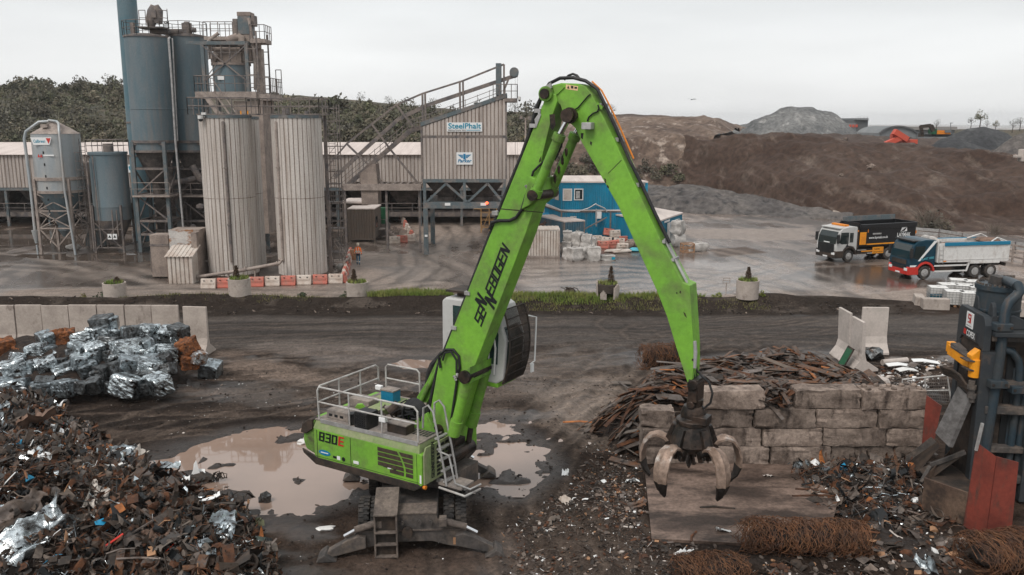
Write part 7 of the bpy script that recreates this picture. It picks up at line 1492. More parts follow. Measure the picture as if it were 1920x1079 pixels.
def single(u,v,kind,s,mt,name,label,cat,group=None,rx=.3,hzf=hz,dz=.16):
    # find the heap surface under this photo point
    r_=ray(u,v); best=None
    for k in range(400):
        p=C0+r_*(14+k*.06)
        z=hzf(p.x,p.y)[0] if hzf else gz(p.x,p.y)
        if p.z<=max(z,gz(p.x,p.y) if hzf is None else z,0)+.02: best=p; break
    if best is None: best=P(u,v)
    m=MB(); bits(m,Vector((0,0,0)),s,kind,0,rx); o=m.build(name,mt,smooth=(kind==3)); o.location=best+Vector((0,0,dz)); return tag(o,label,cat,group)
def sheet(u,v,s,mt,name,label,cat,hzf=hz,el=1.):
    b=P(u,v)
    r_=ray(u,v)
    for k in range(500):
        p=C0+r_*(14+k*.05)
        z=hzf(p.x,p.y)[0] if hzf else 0
        if p.z<=max(z,0)+.02: b=p; break
    n=12; g=np.linspace(-1,1,n); XX,YY=np.meshgrid(g,g); sd=random.randrange(999); Z=(fbm(XX*1.7+sd,YY*1.7,3,sd)-.5)*1.3*s+(vn(XX*4+sd,YY*4,sd)-.5)*.35*s; XX=XX*s*el+(vn(YY*2+sd,XX*2,sd+1)-.5)*s*.6; YY=YY*s*.7+(vn(XX*2+sd,YY*2,sd+2)-.5)*s*.5
    o=grid(name,XX,YY,Z,MT[mt],smooth=True); o.location=b+Vector((0,0,.25*s+.1)); o.rotation_euler=(rnd(.2,.6),rnd(-.4,.4),rnd(0,6)); return tag(o,label,cat)
Z3=lambda x,y:(x/3.183,740+y/3.183)
MT['brownsheet']=mat('brown_sheet',(.20,.125,.09),.7,.1,(.12,.075,.055),sc_=2,fine=.2)
for x,y,s,mt,lb,el in [(230,890,.85,'foil0','large crumpled silver foil sheet at the lower left of the scrap heap',1.),(110,720,.55,'steelstrip','grey ribbed radiator-like sheet at the left of the scrap heap',1.2),(590,660,.5,'contwhite','pale dented drum lid with a round hole in the scrap heap',1.),(120,240,.75,'brownsheet','big brown draped sheet near the top of the scrap heap',1.3),(970,480,.42,'foil0','crumpled white-silver sheet at the water edge of the heap',1.2),(1095,560,.3,'signwhite','flat white sheet by the puddle edge',1.2),(720,380,.35,'foil1','crushed silver can cluster at the back edge of the heap',1.4),(830,365,.3,'contwhite','cream crushed carton beside the silver cans',1.),(480,270,.45,'steelstrip','grey curled sheet on the back slope of the heap',1.5),(390,240,.3,'signwhite','white torn sheet on the back slope of the heap',1.2),(1410,690,.5,'dark','dark ribbed tyre-like sheet at the right of the heap',1.3),(1000,930,.35,'contbrown','brown bent panel near the lower middle of the heap',.8),(800,920,.35,'steelstrip','grey curled panel in the lower middle of the heap',.9),(570,975,.3,'foil2','dark crushed can at the lower middle of the heap',1.),(1240,985,.3,'foil1','pale blue-grey crushed can near the lower right of the heap',1.),(1190,400+430,.3,'contbrown','rust-brown curled plate near the right of the heap',.8),(930,880,.4,'brownsheet','brown curled panel in the middle of the heap',.8),(250,400,.3,'signwhite','white and blue crushed packet left of centre on the heap',1.4),(700,455,.3,'ibc','lilac white plastic scrap in the upper middle of the heap',1.2),(15,130,.4,'foil1','silver bent sheet at the far left edge of the heap',1.2),(140,160,.22,'signwhite','small white bent sheet near the heap top',1.3),(1340,830,.5,'foil1','flattened grey sheet near the right edge of the heap',1.2)]:
    sheet(*Z3(x,y),s,mt,'metal_sheet',lb,'sheet metal',hz,el)
MT['bluescrap']=mat('blue_plastic_scrap',(.02,.19,.32),.4,fine=.1); MT['redscrap']=mat('bright_red_scrap',(.6,.05,.02),.4,fine=.1)
for x,y,k,s,mt,nm,lb in [(115,320,3,.28,'bluescrap','plastic_scrap','bright blue bent plastic piece near the left edge of the heap'),(185,530,3,.25,'bluescrap','plastic_scrap','dull blue crumpled plastic in the left of the heap'),(1035,930,1,.25,'redscrap','plastic_scrap','small bright red strip in the lower middle of the heap'),(410,570,1,.28,'timber','timber_scrap','short orange timber offcut left of centre on the heap'),(580,520,1,.3,'timber','timber_scrap','slanting orange stick in the upper middle of the heap'),(1045,770,4,.2,'timber','timber_scrap','small orange wooden chip right of centre on the heap'),(910,975,4,.35,'timber','timber_scrap','orange splintered board at the lower middle of the heap'),(1460,770,3,.3,'ibc','stone_lump','pale round stone lump at the right edge of the heap'),(1550,790,3,.32,'leafgreen','plastic_scrap','green bottle-like lump at the right tip of the heap'),(640,935,1,.5,'red','pipe_scrap','dull red strip in the lower middle of the heap'),(830,630,4,.35,'ink','box_scrap','upright black box in the middle of the heap'),(590,350,3,.4,'rust','box_scrap','rusty square tube end at the back edge of the heap')]:
    single(*Z3(x,y),k,s,mt,nm,lb,'scrap piece')
m=MB(); 
o=single(*Z3(1472,1045),2,.05,'dark','x','x','x'); loc=o.location.copy(); bpy.data.objects.remove(o); m.tube([(.26*math.cos(a),.26*math.sin(a),.05) for a in np.linspace(0,2*PI,25)],.05,n=8); 
for a in (0,2.1,4.2): m.beam((0,0,.05),(.26*math.cos(a),.26*math.sin(a),.05),.05)
one('steering_wheel',m,'dark','small dark spoked wheel at the lower right of the heap','wheel',tuple(loc),.3,smooth=True).rotation_euler=(.5,.2,0)
for i in range(46):
    x,y=rnd(20,1500),rnd(120,1060); u,v=Z3(x,y); 
    k=random.choice((0,1,2,2,1)); mt=random.choice(['rust','dark','rustplate','steelstrip','under','rustplate']); nm={0:'bent_plate',1:'metal_bar',2:'bent_pipe'}[k]
    if sdf(np.array([P(u,v)[0]]),np.array([P(u,v)[1]]),SW_)[0]<-.2: continue
    single(u,v,k,rnd(.4,.8),mt,nm,{0:'bent rusty metal plate',1:'straight rusty metal bar',2:'bent rusty pipe'}[k]+' sticking out of the foreground scrap heap',{0:'plate',1:'bar',2:'pipe'}[k],'long pieces on the foreground heap',.35)
# islands of scrap standing in the puddle
t=T('scrap_clump','torn white and dark scrap clump standing in the brown puddle','scrap',tuple(P(378,900)+Vector((0,0,-.05)))); m=MB(); m.blob((0,0,.12),.42,.25,.2,2,.25); m.build('base','dark',t)
m=MB(); m.add([(-.3,0,.2),(.0,-.05,.2),(-.15,.03,.75),(-.25,.05,.6)],[(0,1,2,3)]); m.add([(-.4,0,.1),(.2,-.15,.15),(.1,.1,.4),(-.3,.15,.4)],[(0,1,2,3)]); m.build('white_sheet','signwhite',t)
m=MB()
for i in range(9): a=rnd(.3,.6); m.tube([(a,rnd(-.1,.1),0),(a+rnd(0,.2),rnd(-.1,.1),.3),(a+rnd(.1,.4),rnd(-.1,.1),rnd(.1,.4)),(a+.3,.05,.1)],.018,n=4)
m.build('wire','dark',t)
m=MB(); m.blob((0,0,.1),.22,.18,.2,2,.35); o=one('scrap_clump',m,'foil2','small dark crushed lump standing in the near side of the puddle','scrap',tuple(P(496,937)+Vector((0,0,-.06))))
m=MB(); m.tube([(-.3,0,.0),(-.1,.05,.12),(.2,0,.12),(.3,-.05,.0)],.02,n=5); one('bent_rod',m,'dark','thin bent rod in the puddle left of the small lump','rod',tuple(P(452,928)+Vector((0,0,-.03))))
m=MB(); m.blob((0,0,.03),.28,.14,.1,2,.3); one('plastic_sheet',m,'ibc','crumpled pale blue plastic at the handler side edge of the puddle','sheet',tuple(P(570,829)+Vector((0,0,-.03))))
m=MB(); m.blob((0,0,.03),.3,.15,.08,2,.35); one('plastic_sheet',m,'ibc','muddy pale plastic scrap on the ground left of the stabiliser','sheet',tuple(P(612,994)))
# ---- rusty strip heap behind the block wall
HP=[(4.2,29.7),(3.3,32.2),(4.2,34.2),(6.2,36.2),(8,37.6),(11,38.6),(14,38.4),(16,36.6),(16.4,33),(15.2,29.6)]
hp2,hz2,_,bb2=heapmesh('scrap_fines',HP,1.75,.9,MT['scrapdirt'],.15,.2,73,'stuff','dark rusty fines under the strip heap behind the block wall',.85,'scrap fines')
def strip(mb,p,l,w,mi,az,el,roll):
    M_=Matrix.Translation(p)@rot3(roll,el,az).to_4x4(); b=rnd(-.06,.1)*l; t_=.012
    vs=[]; 
    for x,z in ((-l/2,0),(-l*.1,b),(l/2,rnd(-.05,.05)*l)):
        for y in (-w/2,w/2):
            for dz in (-t_,t_): vs.append(M_@Vector((x,y,z+dz)))
    fs=[]
    for i in (0,4): fs+=[(i,i+4,i+6,i+2),(i+1,i+3,i+7,i+5),(i,i+1,i+5,i+4),(i+2,i+6,i+7,i+3)]
    fs+=[(0,2,3,1),(8,9,11,10)]
    mb.add(vs,fs,mi)
SM=['rustplate','rust','steelstrip','rustorange','dark','contbrown']; SWT=[36,18,26,5,7,12]
mb=MB(); cnt=0
while cnt<1500:
    x,y=rnd(2.9,16.4),rnd(29.5,38.7); z,s=hz2(x,y)
    if s<-.1: 
        if random.random()<.985: continue
    if y<29.55 and x>4.6: continue
    cnt+=1; gx=(hz2(x+.3,y)[0]-hz2(x-.3,y)[0])/.6; az=rnd(-1.2,.9) if x<7.5 else rnd(0,6.28); el=-math.atan(gx*math.cos(az))+rnd(-.25,.25)
    strip(mb,Vector((x,y,max(0,z)+rnd(.0,.28))),rnd(.5,1.5),rnd(.05,.22),random.choices(range(6),SWT)[0],az,el,rnd(-.6,.6))
tag(mb.build('scrap_strips',SM),'countless rusty sheared steel strips heaped behind the block wall','scrap strips',None,'stuff')
for i in range(70):
    for _ in range(50):
        x,y=rnd(3.2,16),rnd(29.7,37.5); z,s=hz2(x,y)
        if s>.1: break
    mb=MB(); az=rnd(-1.2,.9) if x<7.5 else rnd(0,6.28); strip(mb,Vector((0,0,0)),rnd(1.1,2.0),rnd(.16,.36),0,az,-math.atan((hz2(x+.3,y)[0]-hz2(x-.3,y)[0])/.6*math.cos(az))+rnd(-.15,.15),rnd(-.5,.5))
    k=random.choices(range(6),SWT)[0]; one('steel_strip',mb,SM[k],['brown rusty','dark rust-red','grey','orange rusted','black','dull brown'][k]+' sheared steel strip lying on top of the strip heap','strip',(x,y,max(0,z)+rnd(.22,.4)),0,'larger strips on the strip heap')
# gap in the top course, filled by strips spilling forward
m=MB(); mb=m
for i in range(36): strip(m,Vector((rnd(9.0,9.85),Yw+rnd(-.02,.8),2.1+rnd(.0,.75))),rnd(.5,1.2),rnd(.08,.2),random.choices(range(6),SWT)[0],rnd(0,6.28),rnd(-.7,.7),rnd(-.8,.8))
tag(m.build('scrap_strips',SM),'rusty strips spilling through the gap in the top course of blocks','scrap strips',None,'stuff')
for u,v,l,az,mt,lb in ((1095,797,1.7,-.05,'rustorange','long orange-ended flat bar lying left of the strip heap'),(1165,680+40,1.,.2,'contbrown','square brown plate on the mud left of the strip heap'),(1175,870,1.3,-.5,'rustplate','bent rusty channel at the foot of the block wall'),(1215,838,.8,.9,'rust','rusty offcut at the left foot of the block wall')):
    mb=MB(); strip(mb,Vector((0,0,0)),l,.12 if l>1.5 else .3,0,az,.05,.1); one('steel_strip',mb,mt,lb,'strip',tuple(P(u,v)+Vector((0,0,.06))))
# lump of broken concrete on the heap
one('boulder',MB().blob((0,0,.3),.8,.5,.42,2,.12),'conc_pale','pale broken concrete lump beside the strip heap','rubble',tuple(P(1632,735)+Vector((0,0,.1))))
one('boulder',MB().blob((0,0,.2),.42,.35,.3,2,.14),'concrete','small pale concrete lump right of the larger one','rubble',tuple(P(1655,742)+Vector((0,0,.1))))
# ---- wire bales
def wirebale(loc,rz,L_,r_,h_,label,n=260,mt='wire',flat=False):
    t=T('wire_bale',label,'wire bale',loc,rz); m=MB(); m.blob((0,0,h_*.45),L_/2*.9,r_*.8,h_*.42,3,.1); m.build('core','scrapdirt',t)
    m=MB()
    for i in range(n):
        x=rnd(-L_/2,L_/2); a=rnd(0,2*PI); st=rnd(.5,2.6); q=[]; k0=rnd(.72,1.16); dx=rnd(-.6,.6)
        for j in range(9):
            b=a+st*j/8; xx=x+dx*(j/8-.5)+rnd(-.06,.06); rr=k0*(1+rnd(-.06,.06)); ex_=min(1,max(.3,1.25-abs(xx)/(L_/2)*.35))
            q.append((xx,r_*rr*ex_*math.cos(b),max(.02,h_*.48+h_*.52*rr*ex_*math.sin(b))))
        m.tube(q,.0085,3,i%3==0,False)
    m.build('strand',[mt,'rust'],t); return t
p=P(1222,738); wirebale((7.0,37.6,.9),.1,2.4,.55,1.15,'rolled rusty mesh bale behind the left of the strip heap',420)
p=P(1510,1038); wirebale((p.x,p.y+.2,0),-.06,3.5,.6,.85,'long rusty wire bale in the foreground, left of the red door',850)
p=P(1885,1072); wirebale((p.x+.1,p.y+.3,0),.2,2.2,.8,.9,'rusty wire bale at the lower right corner',560)
p=P(1335,1085); wirebale((p.x,p.y+.2,0),.1,1.9,.6,.5,'low loose rusty wire tangle at the bottom edge',380)
wirebale(tuple(Q(165,646,39.6)),.0,1.5,.4,.6,'grey wire tangle at the left back of the bale pile',120,'under')
# ---- litter strewn over the ground
def litter(n,region,smin,smax,cols,wts,label,bias=None):
    mb=MB(); Wp=G(region); ax=[p[0] for p in Wp]; ay=[p[1] for p in Wp]; c=0; 
    xx=np.array([rnd(min(ax),max(ax)) for _ in range(n*6)]); yy=np.array([rnd(min(ay),max(ay)) for _ in range(n*6)]); s=sdf(xx,yy,Wp); hh=height(xx,yy)
    dn=fbm(xx*.7,yy*.7,3,81)
    for i in range(len(xx)):
        if s[i]<0 or random.random()>sst(0,.8,np.array([s[i]]))[0]*(.25+sst(.35,.65,np.array([dn[i]]))[0]): continue
        c+=1
        if c>n: break
        sz=smin*math.exp(rnd(0,1)**2*math.log(smax/smin)); bits(mb,Vector((xx[i],yy[i],hh[i]+sz*.15)),sz,random.choices((0,1,2,3,4),(30,16,12,30,12))[0],random.choices(range(len(cols)),wts)[0],.25)
    tag(mb.build('litter',cols),label,'litter',None,'stuff')
MT['soilclod']=mat('mud_clod',(.045,.034,.028),.95,0,(.025,.019,.016),sc_=3,fine=.4)
LC=['dark','mudtop','conc_pale','rust','signwhite','steelstrip','timber','block']
litter(5200,[(930,990),(1060,890),(1110,830),(1200,850),(1225,1000),(1420,1040),(1420,1100),(930,1100)],.02,.15,LC,[46,10,3.5,14,1.5,9,3,9],'small chips of metal, stone and timber strewn before the handler')
litter(1600,[(1060,830),(1180,820),(1230,880),(1225,1000),(1120,980)],.02,.14,LC,[40,12,3,14,2,10,3,9],'dark metal chips strewn left of the concrete pad')
litter(2600,[(1480,870),(1600,860),(1720,870),(1760,960),(1850,1030),(1800,1100),(1400,1100),(1400,1050),(1660,1010),(1620,960),(1500,940)],.03,.32,LC,[38,9,4,22,3,14,6,6],'mixed metal and timber scraps strewn before the press')
litter(700,[(400,760),(700,700),(1000,700),(1000,860),(560,1000),(480,1080),(960,1090),(980,900)],.015,.07,LC,[30,16,14,6,12,8,2,10],'specks of scrap on the mud around the handler')
litter(450,[(180,760),(420,700),(600,760),(300,830)],.015,.08,LC,[30,16,14,6,12,8,2,10],'specks of scrap on the mud before the bales')
litter(500,[(1620,690),(1780,660),(1790,730),(1640,740)],.04,.3,LC,[26,14,22,8,24,10,2,12],'pale scraps strewn behind the strip heap')
litter(3800,[(150,780),(420,690),(900,690),(1200,700),(1120,840),(1230,1090),(520,1090),(500,960),(330,890)],.02,.11,['scrapdirt','soilclod','mudtop'],[40,45,8],'clods of dark mud over the churned ground around the handler')
litter(1500,[(0,592),(1700,592),(1720,572),(900,574),(0,572)],.04,.22,['scrapdirt','soilclod','block'],[40,45,14],'clods and stones along the dark soil bank')
for u,v,s,mt,lb in [(1440,895,.16,'conc_pale','pale stone lump on the concrete pad'),(1060,942,.22,'contwhite','crumpled cream rag on the stony ground'),(1358,998,.2,'signwhite','white torn plastic on the concrete pad'),(1285,1038,.22,'signwhite','white bottle-like scrap below the concrete pad'),(1365,1045,.12,'tealplastic','small teal scrap below the concrete pad'),(1515,880,.32,'foil1','crumpled silver foil by the right end of the block wall'),(1495,878,.28,'foil2','dark crumpled foil left of the silver one'),(1530,880,.3,'foil0','bright crumpled foil lump below the block wall'),(1279,866,.1,'redscrap','tiny orange-red scrap on the concrete pad'),(1035,980,.2,'contbrown','brown flat stone on the dirt left of the pad'),(1185,905,.2,'signwhite','white strip of plastic left of the pad'),(1060,888,.14,'signwhite','small white scrap left of the grapple'),(1735,1066,.3,'foil1','silver torn sheet near the lower right wire bale'),(1195,950,.25,'rustplate','brown triangular scrap left of the pad')]:
    o=sheet(u,v,s,mt,'scrap_piece',lb,'scrap piece',None,1.2); o.location.z=s*.3
for u,v,l,az,mt,lb in [(1550,935,2.2,-.05,'rust','long rusty rod lying before the press'),(1530,925,1.3,-.3,'rust','short rusty rod before the press'),(1345,956,1.1,-.05,'dark','dark thin bar lying on the concrete pad'),(1275,1055,.8,-.8,'dark','dark bent bar below the concrete pad'),(1300,1010,.7,1.2,'rust','brown rod at the front edge of the pad'),(1690,960,1.2,-.6,'rustplate','rusty angle bar before the red door'),(1600,1000,1.5,-.1,'rust','rusty bar lying behind the long wire bale'),(1650,960,1.3,.5,'dark','dark bar lying before the press tray')]:
    m=MB(); m.tube([(-l/2,0,.03),(-l*.1,.05,.06),(l/2,-.03,.03)],.035,n=5); one('metal_bar',m,mt,lb,'bar',tuple(P(u,v)+Vector((0,0,.03))),az)
# ---------------------------------------------------------------- tipper lorries
def lorry(name,label,loc,rz,teal):
    t=T(name,label,'lorry',loc,rz); Wd=1.25
    body='truckteal' if teal else 'cabwhite'
    f0=1.40
    prof=[(f0,.95),(f0+.03,1.35),(f0-.12,2.2),(f0-.33,2.72),(f0-.6,2.95),(.1,3.08),(-.72,3.05),(-.78,2.9),(-.78,1.0),(-.68,1.0),(-.62,1.12),(-.4,1.32),(0,1.42),(.4,1.32),(.62,1.12),(.66,.95)]
    m=MB(); m.prism(prof,(0,-Wd,0),(1,0,0),(0,0,1),(0,2*Wd,0)); cab=m.build('cab',body,t,bevel=.07)
    def sp(mb,pts,y,dy=0): mb.add([(x,y,z) for x,z in pts],[tuple(range(len(pts))) if y<0 else tuple(reversed(range(len(pts))))])
    e=.012
    # bumper and wheel arch
    low='red' if teal else 'dark'
    m=MB(); 
    for s in (-1,1):
        m.prism([(f0+.06,.38),(f0+.08,.9),(f0+.02,1.02),(.62,1.02),(.56,.38)],(0,s*(Wd+.015)-(.3 if s>0 else 0),0),(1,0,0),(0,0,1),(0,.3,0))
        ar=[(.66*math.cos(a),.55+.66*math.sin(a)) for a in np.linspace(.1,PI-.1,13)]; ar2=[(.80*math.cos(a),.55+.80*math.sin(a)+.04) for a in np.linspace(PI-.05,.05,13)]
        m.prism(ar+ar2,(0,s*(Wd+.03)-(.35 if s>0 else 0),0),(1,0,0),(0,0,1),(0,.35,0))
    m.box(f0-.25,-Wd+.25,.38,f0+.08,Wd-.25,.80); m.build('bumper',low,t,bevel=.03)
    if not teal:
        m=MB(); m.box(f0+.035,-1.0,.8,f0+.09,1.0,1.62)
        for i in range(6): m.box(f0+.09,-.95,.86+i*.12,f0+.12,.95,.92+i*.12)
        m.build('grille','black',t,bevel=.02)
        m=MB(); m.box(f0-.1,-.35,1.66,f0+.03,.35,1.74); m.build('grille_badge','signwhite',t)
    else:
        m=MB(); m.box(f0+.02,-.85,.8,f0+.085,.85,1.05); m.build('grille','black',t); m=MB(); m.box(f0-.0,-.9,1.15,f0+.05,.9,1.5); m.add([(f0+.055,-.12,1.32),(f0+.055,0,1.20),(f0+.055,.12,1.32),(f0+.055,0,1.44)],[(0,1,2,3)]); m.build('grille_panel','dark',t)
    m=MB(); 
    for s in (-1,1): m.box(f0+.055,s*.95-.2,.68,f0+.105,s*.95+.2,.90)
    m.build('headlight','signwhite',t,bevel=.02)
    m=MB(); m.box(f0+.085,-.28,.42,f0+.1,.28,.54); m.build('number_plate','signwhite',t)
    # glass
    m=MB(); g=lambda z: f0+.03-(.15)*(z-1.35)/.85 if z<2.2 else f0-.12-.21*(z-2.2)/.52
    m.add([(g(1.62)+.02,-1.12,1.62),(g(1.62)+.02,1.12,1.62),(g(2.2)+.02,1.12,2.2),(g(2.66)+.02,1.06,2.66),(g(2.66)+.02,-1.06,2.66),(g(2.2)+.02,-1.12,2.2)],[(0,1,2,5),(5,2,3,4)]); m.build('windscreen','glass',t)
    for s in (-1,1):
        m=MB(); sp(m,[(f0-.30,1.72),(f0-.42,2.6),(.15,2.6),(.15,1.6),(.85,1.6)],s*(Wd+e)); sp(m,[(.05,1.72),(.05,2.55),(-.35,2.55),(-.35,1.72)],s*(Wd+e)) if not teal else None; m.build('side_window','glass',t)
        m=MB(); m.box(f0-.15,s*1.36-.1,1.7,f0+.05,s*1.36+.1,2.45); m.beam((f0-.25,s*1.2,2.5),(f0-.02,s*1.36,2.4),.05); m.build('mirror','black',t,bevel=.03)
    m=MB(); m.box(.3,-1.15,2.9,f0-.28,1.15,3.02); m.build('sun_visor','black' if teal else 'cabwhite',t,bevel=.03)
    y=Wd+.014
    if teal:
        m=MB(); sp(m,[(.52,1.45),(.72,1.45),(-.55,3.0),(-.76,3.0),(-.76,2.9)],y); sp(m,[(f0-.05,1.0),(f0-.05,1.14),(.75,1.14),(.9,1.0)],y); m.build('white_band','signwhite',t)
        text('PLANT HIRE',(.45,y+.003,1.5),(-1,0,.12),(0.12,0,1),.17,'lettering','tealplastic',t,width=1.1,world=False)
    else:
        m=MB(); sp(m,[(.45,1.35),(.25,1.65),(.1,1.35)],y); m.build('door_emblem','ink',t); text('LAYMAK',(.55,y+.002,1.2),(-1,0,0),(0,0,1),.11,'door_lettering','ink',t,width=.6,world=False)
        m=MB(); m.box(-.1,-.9,3.06,.25,.9,3.22); m.build('beacon_bar','orange',t,bevel=.03)
    # chassis, wheels
    m=MB()
    for s in (-.42,.42): m.beam((-7.,s,.95),(.9,s,.95),.12,.28)
    m.box(-2.9,-1.1,.55,-1.0,-.5,1.05); m.box(-2.6,.5,.6,-1.0,1.12,1.05); m.box(-7.1,-1.1,.85,-7.0,1.1,1.1); m.build('chassis','dark',t)
    for x,tw in ((0,0),(-4.35,1),(-5.72,1)):
        for s in (-1,1):
            for k in range(1+tw):
                m=MB(); r_=.52; m.lathe([(.30,-.13),(r_-.05,-.15),(r_,-.1),(r_,.1),(r_-.05,.15),(.30,.13)],n=28); TM=Matrix.Translation((x,s*(1.08-.34*k),r_))@Matrix.Rotation(PI/2,4,'X'); m.v=[tuple(TM@Vector(p)) for p in m.v]; w=m.build('wheel','tyre',t,True)
                if k==0: h=MB(); h.lathe([(.30,.135),(.27,.15),(.2,.142),(.13,.145),(.12,.22 if tw==0 else .15),(.05,.22 if tw==0 else .15)],n=20); TM2=Matrix.Translation((x,s*1.08,r_))@Matrix.Rotation(-s*PI/2,4,'X'); h.v=[tuple(TM2@Vector(p)) for p in h.v]; h.build('hub','steel_grey',w,True)
    # tipper body
    x0,x1=-.98,-7.25; zb=1.28
    if teal:
        zt=2.78; bm_='white'; m=MB()
        for s in (-1,1): m.prism([(x0,zb),(x1+.15,zb-.05),(x1,zt),(x0-.05,zt)],(0,s*1.25-(.06 if s>0 else 0),0),(1,0,0),(0,0,1),(0,.06,0))
        m.box(x0-.06,-1.2,zb,x0,1.2,zt+.15); m.box(x1,-1.19,zb,x1+.06,1.19,zt); m.box(x1+.06,-1.19,zb,x0-.06,1.19,zb+.1); b=m.build('tipper_body',bm_,t,bevel=.02)
        m=MB()
        for s in (-1,1): m.box(x1+.1,s*1.29-.05,zt-.22,x0-.5,s*1.29+.05,zt+.06)
        m.build('sheet_rail','boxblue',t,bevel=.03)
        m=MB()
        for s in (-1,1):
            m.box(x1+.25,s*1.262-.012,zb+.18,x0-.65,s*1.262+.012,zb+.24); m.box(x1+.2,s*1.262-.014,zb+.2,x1+.28,s*1.262+.014,zt-.25); m.box(x0-.72,s*1.262-.014,zb+.2,x0-.64,s*1.262+.014,zt-.25)
        m.build('body_rib','white',b)
        m=MB()
        for s in (-1,1):
            m.tube([(-3.65,s*1.1,1.0),(-3.75,s*1.1,1.22),(-3.9,s*1.1,1.27),(-6.3,s*1.1,1.27),(-6.4,s*1.1,1.1)],.06,n=6); m.box(-6.4,s*1.25-.02,1.14,-3.7,s*1.25+.02,1.26); m.prism([(-3.45,.55),(-3.6,.55),(-3.82,1.26),(-3.7,1.26)],(0,s*1.25-.02,0),(1,0,0),(0,0,1),(0,.04,0))
        m.build('mudguard','white',t)
        m=MB(); 
        for s in (-1,1): m.box(-3.55,s*1.22-.02,.98,-.72,s*1.22+.02,1.1); m.box(-3.5,s*1.22-.02,.55,-.72,s*1.22+.02,.66)
        m.build('side_guard','white',t)
        m=MB(); m.tube([(x0-.1,-1.1,zt),(x0-.05,-.6,zt+.25),(x0-.05,.6,zt+.25),(x0-.1,1.1,zt)],.2,n=8); m.build('sheet_roll','bag',t,True)
        m=MB(); m.blob((-6.2,0,zt-.05),.75,1.1,.3,2,.08); m.blob((-3.5,0,zt-.5),2.4,1.1,.4,2,.08); m.build('load','brownsheet',t,True)
        m=MB(); m.tube([(-5.6,1.1,zt+.02),(-6.2,1.0,zt+.32),(-6.9,1.1,zt+.05)],.05,n=6); m.tube([(-5.2,-1.1,zt+.02),(-6.3,-1.0,zt+.36),(-7.,-1.1,zt+.05)],.06,n=6); m.build('hoop','white',t,True)
        m=MB(); m.box(x0-.75,1.24,1.34,x0-.5,1.275,1.42); m.build('side_marker','orange',t)
        m=MB(); ladder(m,(x0-.28,1.29,1.2),(x0-.22,1.29,2.6),.35,(1,0,0),.3,.02); m.build('ladder','steel_grey',t)
    else:
        zt=3.25; m=MB()
        for s in (-1,1): m.prism([(x0,zb),(x1+.1,zb),(x1,zt),(x0-.03,zt-.02)],(0,s*1.27-(.07 if s>0 else 0),0),(1,0,0),(0,0,1),(0,.07,0))
        m.prism([(-1.2,zb),(1.2,zb),(1.2,zt+.1),(-1.2,zt+.1)],(x0-.02,0,0),(0,1,0),(0,0,1),(-.06,0,0)); m.box(x1,-1.2,zb,x1+.06,1.2,zt); m.box(x1+.06,-1.2,zb,x0-.09,1.2,zb+.1); b=m.build('tipper_body','truckblack',t,bevel=.02)
        m=MB()
        for s in (-1,1): m.box(x1-.02,s*1.31-.05,zt-.42,x0-.03,s*1.31+.05,zt-.02)
        m.build('top_rail','truckblack',b,bevel=.03)
        m=MB(); m.box(x1+.1,-1.3,zt,x0-.3,-1.2,zt+.42); m.build('far_greedy_board','frameblue',t)
        m=MB(); m.box(-.95,.85,1.15,-.80,1.22,2.9); m.beam((-.9,0,2.2),(-.9,1.1,3.0),.1); m.box(-.95,-1.2,1.2,-.82,1.2,2.4); m.build('bulkhead_frame','dark',t)
        m=MB(); m.box(-1.68,1.28,1.45,-1.0,1.32,2.55); 
        lb=m.build('amber_box','yellow',t,bevel=.02); m=MB()
        for i in range(7): m.box(-1.6,1.322,1.55+i*.13,-1.08,1.328,1.59+i*.13)
        m.build('louvre','orange',lb)
        m=MB(); m.box(x1+.1,1.285,1.42,x0-.8,1.30,1.53); m.box(-2.6,1.2,.82,-1.35,1.22,.92); m.build('amber_stripe','yellow',t)
        m=MB(); m.box(-3.75,1.22,.62,-2.55,1.25,1.18); nb=m.build('warning_board','yellow',t); text('WARNING',(-2.72,1.255,.95),(-1,0,0),(0,0,1),.12,'lettering','ink',nb,width=.62,world=False); text('blind spot take care',(-2.65,1.255,.72),(-1,0,0),(0,0,1),.09,'small_lettering','ink',nb,width=1.0,world=False)
        text('www.laymak.co.uk',(-2.0,1.285,1.95),(-1,0,0),(0,0,1),.2,'web_lettering','signwhite',t,width=2.1,world=False)
        m=MB(); m.box(-3.35,1.283,2.3,-2.4,1.287,2.43); m.build('small_panel','steel_grey',t)
        text('LAYMAK',(-5.1,1.285,2.0),(-1,0,0),(0,0,1),.34,'logo_lettering','signwhite',t,width=1.5,world=False)
        m=MB(); sp(m,[(-5.5,2.4),(-6.2,2.45),(-6.15,2.85),(-5.95,2.5)],1.287); m.add([(-5.55,1.287,2.45),(-5.45,1.287,2.42),(-6.1,1.287,2.82),(-5.6,1.287,2.8)],[(0,1,2,3)]); m.build('logo_mark','signwhite',t)
        m=MB(); 
        for s in (-1,1): m.box(-3.5,s*1.2-.02,.62,-2.0,s*1.2+.02,.72); m.box(-1.9,s*1.2-.06,.55,-.9,s*1.2,.62); m.box(-1.9,s*1.2-.06,.95,-.9,s*1.2,1.02)
        m.build('side_guard','steel_grey',t)
        m=MB(); m.box(-.85,1.22,2.6,-.80,1.3,2.75); m.box(x1+.0,1.3,2.2,x1+.1,1.33,2.45); m.box(-1.9,1.28,2.5,-1.83,1.3,2.8); m.build('side_marker','orange',t)
    return t
p=P(1721.5,523.9); ln=p+Vector((.17*1.1,.985*1.1,0))*1
lorry('tipper_lorry','tipper lorry with teal cab, red bumper and open white body',(ln.x,ln.y,0),math.atan2(-.174,-.985),True)
p=P(1577,491.5); ln=p+Vector((-.36*-1*.4,.93*1.1,0))
